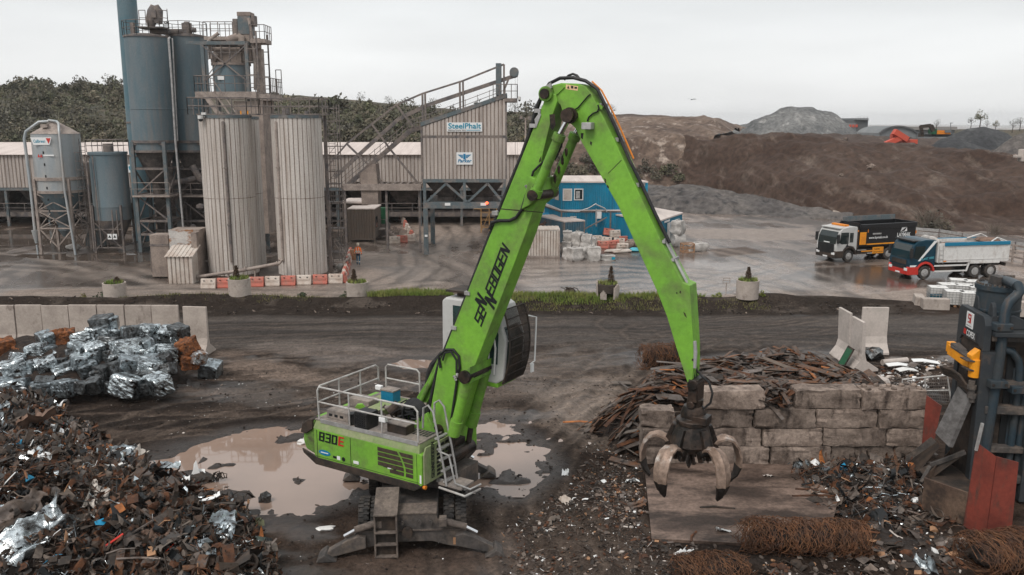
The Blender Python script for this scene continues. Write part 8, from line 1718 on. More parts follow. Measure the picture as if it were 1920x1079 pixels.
lorry('tipper_lorry','tipper lorry with white cab, amber panels and tall black body',(ln.x,ln.y,0),math.atan2(-.345,-.938),False)
# crash barrier at the foot of the slope
t=T('crash_barrier','grey steel crash barrier along the foot of the slope behind the lorries','crash barrier',tuple(P(1800,465))); m=MB(); pts=[P(1700,445),P(1760,450),P(1850,466),P(1960,486)]
for a,b in zip(pts,pts[1:]):
    for z in (.55,.95): m.beam(a+Vector((0,0,z)),b+Vector((0,0,z)),.08,.28)
m.build('rail','steel_grey',t,world=True); 
for a,b in zip(pts,pts[1:]):
    k=max(1,int((b-a).length/3))
    for i in range(k): q=a.lerp(b,i/k); MB().beam(q,q+Vector((0,0,1.1)),.14).build('post','frame',t,world=True)
t=T('crash_barrier','double row of pale railing at the right edge behind the white lorry','crash barrier',tuple(P(1900,490))); m=MB(); a,b=P(1876,488),P(1990,512)
for z in (.5,1.0,1.5): m.beam(a+Vector((0,0,z)),b+Vector((0,0,z)),.08,.16)
m.build('rail','framepale',t,world=True)
for i in range(6): q=a.lerp(b,i/5); MB().beam(q,q+Vector((0,0,1.6)),.14).build('post','framepale',t,world=True)
# ---------------------------------------------------------------- dark scrap press at the right
MT['press']=mat('charcoal_press_paint',(.030,.035,.040),.6,.0,(.04,.042,.044),sc_=1.3,dirt=(.10,.075,.06),dlo=.6,dhi=.76,dsc=1.7,fine=.12)
MT['pressblue']=mat('press_ram_paint',(.030,.048,.062),.45,.1,(.05,.055,.058),sc_=1.2,dirt=(.11,.08,.065),dlo=.58,dhi=.74,dsc=1.9,dst=(2,2,.4),fine=.12)
MT['reddoor']=mat('red_oxide_door',(.20,.042,.028),.65,0,(.13,.032,.023),sc_=1.,dirt=(.075,.045,.035),dlo=.53,dhi=.7,dsc=1.8,dst=(2,2,.6),fine=.15)
MT['flap']=mat('worn_flap',(.14,.13,.125),.55,.2,(.08,.072,.068),sc_=2,st=(1,1,3),fine=.15)
PN=Vector((14.73,25.83,0)); PF=Vector((.118,.993,0)); PR=Vector((.993,-.118,0)); UZ=Vector((0,0,1))
def pp(s,r_,z): return PN+PF*s+PR*r_+UZ*z
pr_=T('scrap_press','dark grey scrap shear press with a yellow arm and thick pipes at the right edge','press',tuple(PN),0)
def pb(mb,name,m,smooth=False,bevel=0.,par=None): return mb.build(name,m,par or pr_,smooth,bevel,world=True)
m=MB(); m.prism([(0,4.9),(0,5.75),(.1,5.95),(.25,6.02),(1.95,6.02),(2.1,5.9),(2.1,4.9),(1.85,4.85),(1.7,5.05),(.4,5.05)],pp(0,0,0),PF,UZ,PR*.22); head=pb(m,'head_plate','press',bevel=.025)
for s0,s1 in ((0,.32),(1.8,2.1)): m=MB(); m.prism([(s0,0),(s1,0),(s1,4.9),(s0,4.9)],pp(0,0.003,0),PF,UZ,PR*.5); pb(m,'frame_post','press',bevel=.02)
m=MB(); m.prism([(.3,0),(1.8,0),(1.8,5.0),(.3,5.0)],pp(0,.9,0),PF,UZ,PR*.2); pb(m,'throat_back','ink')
m=MB(); m.prism([(-.25,0),(5.5,0),(5.5,5.6),(.9,5.6),(.5,5.2),(-.25,5.2)],pp(-.0,.3,0)+PF*.35,PR,UZ,PF*1.8); pb(m,'press_frame','dark',bevel=.03)
m=MB()
for z,h_,o_ in ((5.25,.22,.0),(3.75,.2,.0),(2.9,.25,.05),(1.6,.2,.0),(.6,.25,.05)): m.prism([(.25,z),(5.5,z),(5.5,z+h_),(.25,z+h_)],pp(.0-o_,0,0),PR,UZ,PF*.6)
pb(m,'cross_beam','under',bevel=.02)
for r0 in (1.55,2.9): m=MB(); m.prism([(r0,0),(r0+.25,0),(r0+.25,5.25),(r0,5.25)],pp(-.1,0,0),PR,UZ,PF*.5); pb(m,'upright','press',bevel=.02)
m=MB(); m.prism([(.22,5.62),(.22,6.0),(.9,6.05),(1.6,5.75),(1.9,5.75),(2.5,6.2),(3.2,6.2),(5.,5.9),(5.,5.62)],pp(.15,0,0),PR,UZ,PF*.12); m.prism([(.22,5.45),(5.5,5.45),(5.5,5.6),(.22,5.6)],pp(-.25,0,0),PR,UZ,PF*2.4); pb(m,'top_rail','press',bevel=.02)
m=MB()
for s in (1.45,.35): 
    ring=[(s-.22,6.0),(s+.22,6.0),(s+.13,6.3),(s+.06,6.42),(s-.06,6.42),(s-.13,6.3)]; m.prism(ring,pp(0,.25,0),PF,UZ,PR*.12)
pb(m,'lifting_eye','press',bevel=.02)
m=MB(); c=Q(1872,560,27.2); zt=zq(533,27.2,1870); m.lathe([(.66,5.6),(.66,zt-.16),(.72,zt-.15),(.72,zt),(.6,zt)],(c.x,27.2,0),n=40); m.lathe([(.67,zt-.85),(.685,zt-.84),(.685,zt-.78),(.67,zt-.77)],(c.x,27.2,0),n=40); ram=pb(m,'ram_cylinder','pressblue',True)
m=MB()
for k in range(30): a=2*PI*k/30; m.cyl((c.x+.645*math.cos(a),27.2+.645*math.sin(a),zt),(c.x+.645*math.cos(a),27.2+.645*math.sin(a),zt+.06),.04,n=6)
m.box(c.x-.28,26.85,zt,c.x-.0,27.4,zt+.28)
for k in range(4): m.cyl((c.x+.0+.1*k,27.0,zt+.25),(c.x+.0+.1*k,27.0,zt+.33),.04,n=6)
pb(m,'bolt_ring','under',True,par=None)
m=MB(); Yp=25.9; pts=[(1878,525),(1893,529),(1908,536),(1913,544),(1906,555),(1893,566),(1886,580),(1881,612),(1876,660),(1866,725),(1854,800),(1838,900)]
m.tube([Q(u,v,27.2 if i==0 else 26.6 if i<2 else Yp-.1) for i,(u,v) in enumerate(pts)],.155,n=18); pb(m,'main_pipe','pressblue',True)
m=MB(); m.tube([Q(u,v,Yp) for u,v in ((1880,655),(1897,660),(1909,675),(1912,695),(1905,760),(1893,850),(1880,930))],.12,n=14); m.tube([Q(u,v,Yp+.15) for u,v in ((1905,690),(1897,760),(1883,860))],.09,n=12); m.tube([Q(u,v,Yp) for u,v in ((1925,700),(1917,780),(1905,880))],.11,n=12); pb(m,'side_pipe','pressblue',True)
m=MB()
for u,v in ((1876,612),(1866,718),(1906,728)): q=Q(u,v,Yp-.1); m.box(q.x-.27,Yp-.36,q.z-.12,q.x+.27,Yp+.2,q.z+.12)
cl_=pb(m,'pipe_clamp','pressblue',bevel=.02); m=MB()
for u,v in ((1876,612),(1866,718),(1906,728)):
    q=Q(u,v,Yp-.1)
    for dx in (-.2,.2): m.cyl((q.x+dx,Yp-.39,q.z),(q.x+dx,Yp-.36,q.z),.05,n=6)
m.build('bolt','dark',cl_,world=True)
# signs on the head plate
m=MB(); m.prism([(.88,5.42),(1.38,5.42),(1.38,5.92),(.88,5.92)],pp(0,-.03,0),PF,UZ,PR*.03); s_=pb(m,'maker_sign','signwhite'); m=MB()
for (a,b,c_,d) in ((1.0,5.82,1.24,5.87),(1.18,5.62,1.24,5.85),(1.0,5.70,1.24,5.75),(1.0,5.70,1.06,5.87),(1.0,5.58,1.06,5.62),(1.0,5.58,1.24,5.62),(1.12,5.60,1.17,5.74)):
    a,c_=2.24-c_,2.24-a; m.prism([(a,b),(c_,b),(c_,d),(a,d)],pp(0,-.036,0),PF,UZ,PR*.005)
m.build('emblem','red',s_,world=True); m=MB(); m.prism([(.93,5.47),(1.33,5.47),(1.33,5.50),(.93,5.50)],pp(0,-.034,0),PF,UZ,PR*.003); m.build('underline','steel_grey',s_,world=True)
m=MB(); m.prism([(.55,5.08),(1.55,5.08),(1.55,5.38),(.55,5.38)],pp(0,-.02,0),PF,UZ,PR*.02); s_=pb(m,'name_plate','press'); text('COPEX',pp(1.27,-.022,5.15),-PF,UZ,.19,'lettering','signwhite',s_,width=.66,bold=.03)
m=MB(); m.prism([(1.32,5.15),(1.5,5.15),(1.5,5.33),(1.32,5.33)],pp(0,-.026,0),PF,UZ,PR*.006); m.build('emblem','red',s_,world=True)
# yellow swing arm, hoses, flap
Yr=26.6
def fl(pts,Y,dep,mb): mb.prism([(Q(u,v,Y).x,Q(u,v,Y).z) for u,v in pts],(0,Y,0),(1,0,0),(0,0,1),dep)
m=MB(); a,b=Q(1785,655,27.6),Q(1824,683,26.2); m.beam(a,b,.3,.34); a=Q(1786,642,27.7); m.beam(a,a+Vector((0,0,-.35)),.25,.3); fl([(1822,668),(1837,656),(1843,662),(1842,676),(1822,676)],26.0,(0,.3,0),m); fl([(1822,696),(1839,698),(1838,714),(1834,712)],26.0,(0,.3,0),m); c=Q(1828,690,26.1); m.cyl((c.x,c.y,c.z-.3),(c.x,c.y,c.z+.3),.18,n=20); arm=pb(m,'swing_arm','yellow',True,bevel=.015)
m=MB(); a,b=Q(1790,650,27.4),Q(1826,674,26.1); m.beam(a,b,.28,.06); m.beam(Q(1790,646,27.5),Q(1805,660,27),.3,.14); fl([(1812,675),(1842,679),(1842,682),(1812,678)],25.95,(0,.4,0),m); fl([(1814,692),(1839,697),(1839,700),(1814,695)],25.95,(0,.4,0),m); pb(m,'arm_plate','under',bevel=.01)
m=MB()
for i in range(4): dv=i*7; m.tube([Q(1764+i*2,688+dv*.6,27.6),Q(1785+i*2,694+dv*.7,27.),Q(1800+i*2,704+dv*.8,26.5),Q(1812+i*2,722+dv*.8,26.2),Q(1818,742+dv*.6,26.2)],.05,n=8)
pb(m,'hydraulic_hose','dark',True)
m=MB()
for k in range(5): c=Q(1822,718+k*8,26.0); m.cyl((c.x,c.y,c.z-.07),(c.x,c.y,c.z+.07),.14 if k%2 else .1,n=14)
pb(m,'hinge_knuckle','under',True)
m=MB(); A=[Q(1796,724,27.),Q(1818,746,26.0),Q(1779,838,25.4),Q(1753,812,26.4)]; m.add(A+[q+Vector((.16,.05,-.05)) for q in A],[(3,2,1,0),(4,5,6,7),(0,1,5,4),(1,2,6,5),(2,3,7,6),(3,0,4,7)]); pb(m,'chute_flap','flap')
# red doors
d0,d1,d2=P(1807,988),P(1848,1007),P(1895,1010)
def door(a,b,ta,tb): m=MB(); off=Vector((.01,.06,0)); za=Q(*ta,a.y).z; zb_=Q(*tb,b.y).z; ax=Q(*ta,a.y); bx=Q(*tb,b.y); q=[a,b,Vector((bx.x,b.y,bx.z)),Vector((ax.x,a.y,ax.z))]; m.add(q+[p+off for p in q],[(0,1,2,3),(7,6,5,4),(0,4,5,1),(1,5,6,2),(2,6,7,3),(3,7,4,0)]); return m
m=door(d0,d1,(1832,830),(1868,857)); dr=pb(m,'door','reddoor'); m=door(d1+Vector((.015,-.0,0)),d2,(1869,857),(1910,868)); pb(m,'door','reddoor')
m=MB(); a=Q(1829,838,d0.y); m.beam((a.x,d0.y-.05,a.z-.1),(a.x+.1,d0.y-.05,a.z+.75),.07); m.build('door_stay','steel_grey',dr,world=True)
# feed tray
MT['trayrust']=mat('rusty_tray',(.075,.047,.034),.8,0,(.13,.085,.06),sc_=1.1,dirt=(.03,.022,.018),dlo=.5,dhi=.68,dsc=1.6,fine=.3)
tr=[P(1727,955),P(1809,986),P(1850,940),P(1775,900)]; z=1.05
m=MB()
for a,b in ((tr[0],tr[1]),(tr[3],tr[0])): m.add([a,b,b+UZ*z,a+UZ*z,a+Vector((.05,.07,0)),b+Vector((.05,.07,0)),b+Vector((.05,.07,z)),a+Vector((.05,.07,z))],[(0,1,2,3),(7,6,5,4),(3,2,6,7),(1,5,6,2),(0,3,7,4)])
pb(m,'feed_tray','trayrust'); 
m=MB(); m.add([tr[0]+UZ*.85,tr[1]+UZ*.85,tr[2]+UZ*.6,tr[3]+UZ*.6],[(0,1,2,3)]); a=Q(1752,825,27.6); m.add([Q(1698,868,28.2),Q(1756,828,27.8),Q(1762,838,27.),Q(1722,886,26.6)],[(0,1,2,3)]); m.add([Q(1722,880,26.6),Q(1740,902,25.8),Q(1812,850,25.9),Q(1808,842,26.4)],[(0,1,2,3)]); pb(m,'tray_floor','dark')
m=MB(); a,b=Q(1745,872,26.2),Q(1810,848,25.9); m.beam(a,b,.1,.12); m.beam(Q(1728,905,26.),Q(1745,875,26.2),.12); m.beam(Q(1698,868,28.2),Q(1752,826,27.8),.08,.3); pb(m,'tray_lip','under')
m=MB(); q=[Q(1737,742,28.3),Q(1766,762,28.0),Q(1752,826,28.0),Q(1728,838,28.3)]; m.add(q+[p+Vector((.03,.06,0)) for p in q],[(3,2,1,0),(4,5,6,7),(0,1,5,4),(3,0,4,7),(1,2,6,5),(2,3,7,6)]); pb(m,'rear_door','reddoor')
hp3,hz3,_,bb3=heapmesh('scrap_fines',[(1480,885),(1580,868),(1700,862),(1730,890),(1735,955),(1650,960),(1560,935)],.35,.3,MT['scrapdirt'],.15,.12,74,'stuff','dark fines and shreds spread between the block wall and the press',1.,'scrap fines')
mb=MB()
for i in range(3400):
    x,y=rnd(bb3[0],bb3[1]+.6),rnd(bb3[2]-1.2,bb3[3]); z,s=hz3(x,y); zz=max(z,gz(x,y)) if s<.3 else z
    if s<-.9 or random.random()>.45+.55*(s>.1): continue
    bits(mb,Vector((x,y,zz+.03+rnd(0,.08))),min(.5,.05*math.exp(rnd(0,1)**1.5*2.3)),random.choices((0,1,2,3,4,5),(12,26,22,12,4,24))[0],random.choices(MI,WTS)[0],.35)
tag(mb.build('loose_scrap',COLS),'countless rusty and silver bits strewn between the block wall and the press','scrap',None,'stuff')
# mesh fence panel, pipe and pale scraps behind the strip heap
p=P(1735,752); t=T('mesh_panel','white framed wire mesh fence panel lying askew behind the block wall','fence panel',(p.x,35.6,0)); m=MB(); A,B_,C_,D_=[Q(*q,35.6) for q in ((1692,712),(1776,704),(1784,760),(1690,752))]
m.tube([D_,A,B_,C_],.04,n=6); m.cyl((A+B_)/2,(C_+D_)/2,.035,n=6); m.cyl(A.lerp(D_,.55),B_.lerp(C_,.5),.03,n=6); m.build('frame','rail',t,world=True); m=MB()
for i in range(1,22): m.cyl(A.lerp(B_,i/22),D_.lerp(C_,i/22),.008,n=3)
for i in range(1,9): m.cyl(A.lerp(D_,i/9),B_.lerp(C_,i/9),.008,n=3)
m.build('mesh','frame',t,world=True)
m=MB(); m.cyl((-.7,0,.16),(.7,.1,.2),.15,n=14); one('concrete_pipe',m,'conc_pale','pale round pipe lying on the ground right of the concrete panels','pipe',tuple(P(1678,685)),.15,smooth=True)
for u,v,l,az,mt,lb in ((1690,692,1.5,.05,'signwhite','white flat profile behind the mesh panel, leftmost'),(1715,690,1.2,.8,'steelstrip','grey bent profile behind the mesh panel'),(1735,684,1.3,-.1,'signwhite','white ribbed sheet behind the mesh panel, rightmost'),(1700,700,1.1,.3,'white','pale bent strip just behind the mesh panel')):
    mb=MB(); strip(mb,Vector((0,0,0)),l,.35,0,az,.08,.15); one('metal_profile',mb,mt,lb,'profile',tuple(P(u,v)+Vector((0,0,.15))))
m=MB(); m.blob((0,0,.25),.6,.45,.35,2,.3); one('scrap_clump',m,'foil2','dark crushed lump at the foot of the squarely facing panel','scrap',tuple(P(1634,672)))
m=MB(); m.box(-.4,0,0,.8,.5,1.4); one('concrete_block',m,'concrete','pale concrete block at the right edge behind the press','block',tuple(P(1918,610)),.1,bevel=.03)
# ---------------------------------------------------------------- vegetation
from mathutils.bvhtree import BVHTree
def bvh(o): return BVHTree.FromPolygons([o.matrix_basis@v.co for v in o.data.vertices],[tuple(p.vertices) for p in o.data.polygons])
HB=[bvh(o) for o in COL.objects if o.name.split('.')[0] in ('hill','rocky_bank','upper_bank','earth_bank','slope_skirt','rubble_bank')]
HILL=bvh(bpy.data.objects['hill'])
def hit(u,v,only=None):
    r_=ray(u,v).normalized(); best=None
    for b in ([only] if only else HB):
        q=b.ray_cast(C0,r_)
        if q[0] is not None and (best is None or q[3]<best[1]): best=(q[0],q[3])
    return best[0] if best else None
def leafmesh(n,rx,rz,s,seed,clumps=14,mats=('leaf',),zoff=.35):
    rs=np.random.RandomState(seed); cc=rs.normal(size=(clumps,3)); cc/=np.linalg.norm(cc,axis=1)[:,None]; cc*=rs.uniform(.35,.85,(clumps,1)); cr=rs.uniform(.22,.5,clumps)
    k=rs.randint(0,clumps,n); d=rs.normal(size=(n,3)); d/=np.linalg.norm(d,axis=1)[:,None]; p=cc[k]+d*(cr[k]*rs.uniform(.5,1.05,n)**.5)[:,None]
    p[:,2]=np.abs(p[:,2]+zoff)-.12; p*=np.array([rx,rx,rz]); a=rs.normal(size=(n,3)); a/=np.linalg.norm(a,axis=1)[:,None]; b=np.cross(a,rs.normal(size=(n,3))); b/=np.linalg.norm(b,axis=1)[:,None]; sz=s*rs.uniform(.5,1.3,n)[:,None]
    co=np.stack([p-a*sz,p+b*sz*.55,p+a*sz,p-b*sz*.55],1).reshape(-1,3)
    me=bpy.data.meshes.new('leaves'); me.from_pydata(co.tolist(),[],[(4*i,4*i+1,4*i+2,4*i+3) for i in range(n)])
    for m in mats: me.materials.append(MT[m])
    if len(mats)>1: me.polygons.foreach_set('material_index',(rs.randint(0,clumps,clumps)[k]%len(mats)).astype(np.int32))
    me.update(); return me
LM=[leafmesh(620,1,.85,.13,100+i,18,('leaf','leaf','leafgreen') if i%2 else ('leaf',)) for i in range(6)]
LG=[leafmesh(520,1,1.1,.10,200+i,14,('leafgrey','leaf')) for i in range(3)]
LY=[leafmesh(420,1,1.2,.10,300+i,12,('leafyellow','leafgreen')) for i in range(2)]
def bush(u,v,s,me,label,group,p=None,name='scrub_bush'):
    q=p if p is not None else hit(u,v)
    if q is None: return
    o=bpy.data.objects.new(name,me); COL.objects.link(o); o.location=(q[0],q[1],q[2]-.15*s); k=rnd(.85,1.2); o.scale=(s*k,s*k,s*rnd(.8,1.15)); o.rotation_euler=(0,0,rnd(0,6.28)); return tag(o,label,'bush',group)
random.seed(21)
GB='dense scrub bushes on the hillside'; LB='rounded scrub bush on the hillside behind the asphalt plant'
sky_l=[(0,168),(60,166),(130,163),(200,166),(240,176),(330,180),(520,180),(560,186),(620,190),(700,197),(750,203),(800,208),(860,210),(960,214),(1005,216)]
def skyv(u):
    for (a,b),(c,d) in zip(sky_l,sky_l[1:]):
        if a<=u<=c: return b+(d-b)*(u-a)/(c-a)
    return 170
for i in range(34): u=rnd(-190,-15); bush(u,rnd(skyv(0)+1,280),rnd(1.6,3.4),random.choice(LM+LG),LB,GB)
for i in range(56):
    u=rnd(-15,245) if i<36 else rnd(512,1000); v=skyv(u)+rnd(1,9); bush(u,v,rnd(2.0,3.6) if i<36 else rnd(1.2,2.6),random.choice(LM+LM+LG),LB,GB)
for i in range(150):
    u=rnd(-15,240) if i%2 else rnd(515,1000); v=rnd(skyv(u)+10,286); 
    if 150<u<240 and 195<v<240 and random.random()<.75: continue
    bush(u,v,rnd(1.2,3.4),random.choice(LM+LM+LG+LY[:1]),LB,GB)
for u,v,s in ((15,236,4.2),(35,225,3.4),(8,262,3.)): bush(u,v,s,random.choice(LG),'pale greyish leafless tree mass at the far left of the hillside','pale bushes at the left of the hillside')
bush(140,216,2.6,LG[0],'pale rounded bush alone in the bare patch of the left hillside','')
# low undergrowth, uncountable
me_b=[leafmesh(26,1,.7,.22,400+i,4,('leaf',)) for i in range(4)]
V=[];F=[];MIx=[]
for i in range(5200):
    u=rnd(-190 if i%8==1 else -20,250) if i%2 else rnd(505,1005); v=rnd(skyv(max(0,u))+2,292); q=hit(u,v,HILL)
    if q is None: continue
    if 150<u<240 and 195<v<245 and random.random()<.7: continue
    me=random.choice(me_b); s=rnd(.6,1.7); a=rnd(0,6.28); ca,sa2=math.cos(a),math.sin(a); o=len(V); g_=random.choices((0,1,2),(70,18,12))[0]
    for vv in me.vertices: c=vv.co; V.append((q[0]+s*(c.x*ca-c.y*sa2),q[1]+s*(c.x*sa2+c.y*ca),q[2]+s*(c.z-.1)))
    for p_ in me.polygons: F.append(tuple(o+k for k in p_.vertices)); MIx.append(g_)
mb=MB(); mb.v=V; mb.f=F; mb.m=MIx; tag(mb.build('undergrowth',['leaf','leafgrey','leafgreen']),'low dark scrub undergrowth covering the hillside','undergrowth',None,'stuff')
for u,v,s in [(1068,322,2.2),(1085,330,2.0),(1105,318,2.3),(1125,328,1.8),(1150,318,1.6),(1185,330,2.),(1205,318,1.8),(1228,330,1.6),(1255,322,1.7),(1272,335,1.4),(1060,300,1.8),(1095,300,1.5)]: bush(u,v,s,random.choice(LG+LM[:2]),'greyish scrub bush at the foot of the rocky bank','bushes at the foot of the rocky bank')
def tree(u,v,Y,s,me,label,base=None,th=1.2,group=None,grow=True):
    p=Q(u,v,Y); t=T('tree',label,'tree',tuple(p),0,group); m=MB(); m.tube([(0,0,-.5),(.05*s,0,th*.5*s),(0,.05*s,th*s)],[.08*s,.06*s,.03*s],n=7)
    for k in range(9): a=rnd(0,6.28); z=rnd(.35,.95)*th*s; l=rnd(.4,.9)*s; m.tube([(0,0,z),(l*.5*math.cos(a),l*.5*math.sin(a),z+l*.35),(l*math.cos(a),l*math.sin(a),z+l*.9)],[.035*s,.02*s,.008*s],n=4)
    m.build('trunk','trunk',t,True); o=bpy.data.objects.new('crown',me); COL.objects.link(o); o.parent=t; o.location=(0,0,th*s*.75); o.scale=(s*.85,s*.85,s*.9); return t
LS=[leafmesh(150,1,1.1,.09,500+i,9,('leafgrey','leafgrey')) for i in range(3)]
tree(1146,218,185,1.3,LS[0],'dark thin-crowned tree on the bank top right of the boom')
for u,v,s,me,lb in ((1755,244,1.2,LS[1],'thin bare tree above the far digger'),(1837,238,1.9,LY[0],'small yellow-green tree behind the black heap'),(1820,240,1.3,LS[2],'bare twiggy tree left of the yellow-green one'),(1850,241,1.,LS[0],'small dark tree right of the yellow-green one'),(1866,245,1.1,LY[1],'little greenish tree on the right slope of the black heap'),(1898,246,1.4,LS[1],'bare pale tree near the right edge of the skyline'),(1912,243,1.5,LS[2],'bare pale tree at the right edge of the skyline')):
    tree(u,v,230,s,me,lb,th=1.5)
for u,v,s in ((730,199,1.5),(676,194,1.6),(815,208,1.8),(965,216,1.7),(985,216,1.6),(905,212,1.5)): q=hit(u,v+3); q and tree(u,v+4,q.y,s,random.choice(LS),'spindly small tree on the ridge of the hill',group='spindly trees on the ridge',th=1.)
# twiggy bushes on the brown slope by the lorries
def twigs(u,v,s,label,n=110,leaf=True):
    p=hit(u,v) or P(u,v); t=T('twiggy_bush',label,'bush',(p[0],p[1],p[2]-.2)); m=MB()
    for k in range(n):
        a=rnd(0,6.28); l=rnd(.5,1.)*s; sp=rnd(.1,.9); x0,y0=rnd(-.3,.3)*s,rnd(-.3,.3)*s; m.tube([(x0,y0,0),(x0+l*.3*sp*math.cos(a),y0+l*.3*sp*math.sin(a),l*.55),(x0+l*.8*sp*math.cos(a+.3),y0+l*.8*sp*math.sin(a+.3),l*rnd(.8,1.05))],[.03,.02,.008],n=3)
    m.build('branch','twig',t)
    if leaf: o=bpy.data.objects.new('foliage',random.choice(LG)); COL.objects.link(o); o.parent=t; o.scale=(s*.75,s*.75,s*.6)
twigs(1738,428,2.6,'large grey-brown twiggy bush on the slope behind the black lorry',170); twigs(1765,432,1.8,'smaller twiggy bush right of the large one on the slope',90); twigs(1710,436,1.5,'small twiggy bush left of the large one behind the black lorry',80); twigs(1862,440,1.6,'bare twiggy bush on the slope above the white lorry',80,False)
# ---------------------------------------------------------------- grass and weeds on the bank
def grass(n,region,h0,h1,label,mt='grass',dens=.35):
    Wp=G(region); ax=[p[0] for p in Wp]; ay=[p[1] for p in Wp]; N_=n*4; xx=np.random.uniform(min(ax),max(ax),N_); yy=np.random.uniform(min(ay),max(ay),N_); s=sdf(xx,yy,Wp)+(fbm(xx*.6,yy*.6,3,91)-.5)*1.4; z=height(xx,yy); dn=fbm(xx*.5,yy*.5,3,92); ok=np.where((s>0)&(np.random.rand(N_)<sst(dens-.15,dens+.2,dn)))[0][:n]
    mb=MB()
    for i in ok:
        h=rnd(h0,h1)*(.5+dn[i]); a=rnd(0,6.28); w=rnd(.015,.03); b=rnd(0,6.28); x,y,zz=xx[i],yy[i],z[i]-.03; dx,dy=w*math.cos(a),w*math.sin(a); lx,ly=h*.45*math.cos(b)*rnd(.2,1),h*.45*math.sin(b)*rnd(.2,1)
        mb.v+=[(x-dx,y-dy,zz),(x+dx,y+dy,zz),(x+dx*.7+lx*.4,y+dy*.7+ly*.4,zz+h*.6),(x+lx,y+ly,zz+h)]; k=len(mb.v)-4; mb.f+=[(k,k+1,k+2),(k,k+2,k+3)]; mb.m+=[0,0]
    tag(mb.build('grass',mt),label,'grass',None,'stuff')
grass(7500,[(690,572),(700,556),(760,548),(850,548),(850,568),(800,572)],.15,.5,'bright green grass and weeds on the bank beside the round planter',dens=.25)
grass(9000,[(940,574),(960,552),(1110,556),(1240,560),(1320,562),(1340,570),(1240,576),(1060,578)],.1,.38,'yellowish green grass strip along the bank behind the boom',dens=.25)
MT['grassdry']=mat('dry_grass',(.17,.15,.06),.8,0,(.12,.13,.04),sc_=1,fine=.3)
grass(2200,[(940,578),(1060,574),(1240,572),(1440,574),(1440,582),(1240,584),(1000,584)],.05,.2,'thin dry grass below the green strip','grassdry',.4)
grass(1300,[(0,560),(200,562),(430,568),(650,566),(650,572),(420,576),(200,570),(0,568)],.05,.2,'sparse thin weeds along the pale track','grassdry',.5)
def weed(u,v,n,h,label,mt='grass'):
    p=P(u,v); p.z=gz(p.x,p.y)-.03; me=leafmesh(n*3,h*.75,h*.8,.075,u,9,(mt,),.25); o=bpy.data.objects.new('weed_plant',me); COL.objects.link(o); o.location=p; tag(o,label,'weed')
MT['weedgrey']=mat('grey_green_weed',(.07,.09,.05),.8,fine=.3)
weed(190,563,150,.8,'grey-green weed clump left of the left planter','weedgrey'); weed(568,566,160,.55,'rounded grey-green weed on the pale track edge','weedgrey'); weed(648,564,70,.6,'wispy weed just left of the second planter','weedgrey'); weed(735,566,140,.6,'broad-leaved bright weed in the grass strip'); weed(785,562,120,.65,'tall bright weed near the cab end of the grass strip'); weed(1345,566,160,.65,'bushy bright weed below the sign frame'); weed(1428,572,60,.35,'small weed right of the last planter'); weed(155,560,40,.5,'dry wispy weed left of the first planter','grassdry'); weed(1820,586,120,.35,'low weed patch in front of the white totes')
# ---------------------------------------------------------------- far works on the bench
MT['fargrey']=mat('far_grey_wall',(.15,.16,.165),.8,0,(.20,.205,.205),sc_=.1,fine=.05); MT['fardark']=mat('far_dark_wall',(.085,.09,.095),.8,0,(.12,.12,.12),sc_=.1,fine=.05); MT['farroof']=mat('far_roof',(.25,.235,.22),.8,fine=.05); MT['farred']=mat('far_red',(.52,.085,.05),.6,fine=.1)
def qbox(m,u0,v0,u1,v1,Y,d,mi=0): a=Q(u0,v1,Y); b=Q(u1,v0,Y); m.box(a.x,Y,a.z,b.x,Y+d,b.z,mi); return m
t=T('works_building','far dark rectangular works tower right of the tall pale heap','building',tuple(Q(1605,262,330))); qbox(MB(),1568,225,1628,268,330,30).build('wall','fardark',t,world=True); qbox(MB(),1604,222,1629,224.8,329,32).build('roof','fargrey',t,world=True)
m=MB(); 
for u in (1592,1598,1604): qbox(m,u,234,u+4.5,239,329.6,.3)
m.build('window','farred',t,world=True); m=MB(); qbox(m,1583,231,1606,246,329.8,.1); m.build('panel','fargrey',t,world=True)
m=MB(); 
for u in (1609,1614,1620,1626): qbox(m,u,219,u+.6,222,330,.3)
m.build('roof_rail','fargrey',t,world=True)
t=T('arched_shed','far long shed with an arched gable beyond the red machine','shed',tuple(Q(1690,258,300))); m=MB(); c=Q(1683,252,300); k=[(Q(1649+70*i/12,250-13*math.sin(PI*i/12)**.7,300).x,Q(1649+70*i/12,250-13*math.sin(PI*i/12)**.7,300).z) for i in range(13)]; m.prism([(k[0][0],c.z-6)]+k+[(k[-1][0],c.z-6)],(0,300,0),(1,0,0),(0,0,1),(0,20,0)); m.build('gable','fargrey',t,world=True)
m=MB(); qbox(m,1700,238,1795,244,302,20); m.build('roof','farroof',t,world=True); m=MB(); qbox(m,1719,244.2,1790,262,303,18); m.build('wall','fargrey',t,world=True)
m=MB()
for a,b in zip(k,k[1:]): m.beam((a[0],299.8,a[1]),(b[0],299.8,b[1]),.9,.5)
m.build('gable_trim','fardark',t,world=True)
t=T('screening_machine','far bright red screening machine with raised conveyor booms','machine',tuple(Q(1690,270,146))); m=MB()
def bq(a,b,w,h): m.beam(Q(*a,146),Q(*b,146),w,h)
bq((1676,247),(1700,262),1.2,.9); m.build('main_conveyor','farred',t,world=True); m=MB(); bq((1660,271),(1690,258),1.0,.8); m.build('side_conveyor','farred',t,world=True); m=MB(); qbox(m,1688,262,1721,270,146,2.5); m.build('hopper','farred',t,world=True); m=MB(); bq((1680,247.5),(1704,260),.9,.35); m.build('belt','dark',t,world=True); m=MB(); qbox(m,1674,252,1680,262,146.6,1.2); bq((1682,263),(1690,254),.3,.3); m.build('frame','farred',t,world=True); m=MB(); qbox(m,1666,270,1720,276,146.3,2.2); m.build('track','dark',t,world=True)
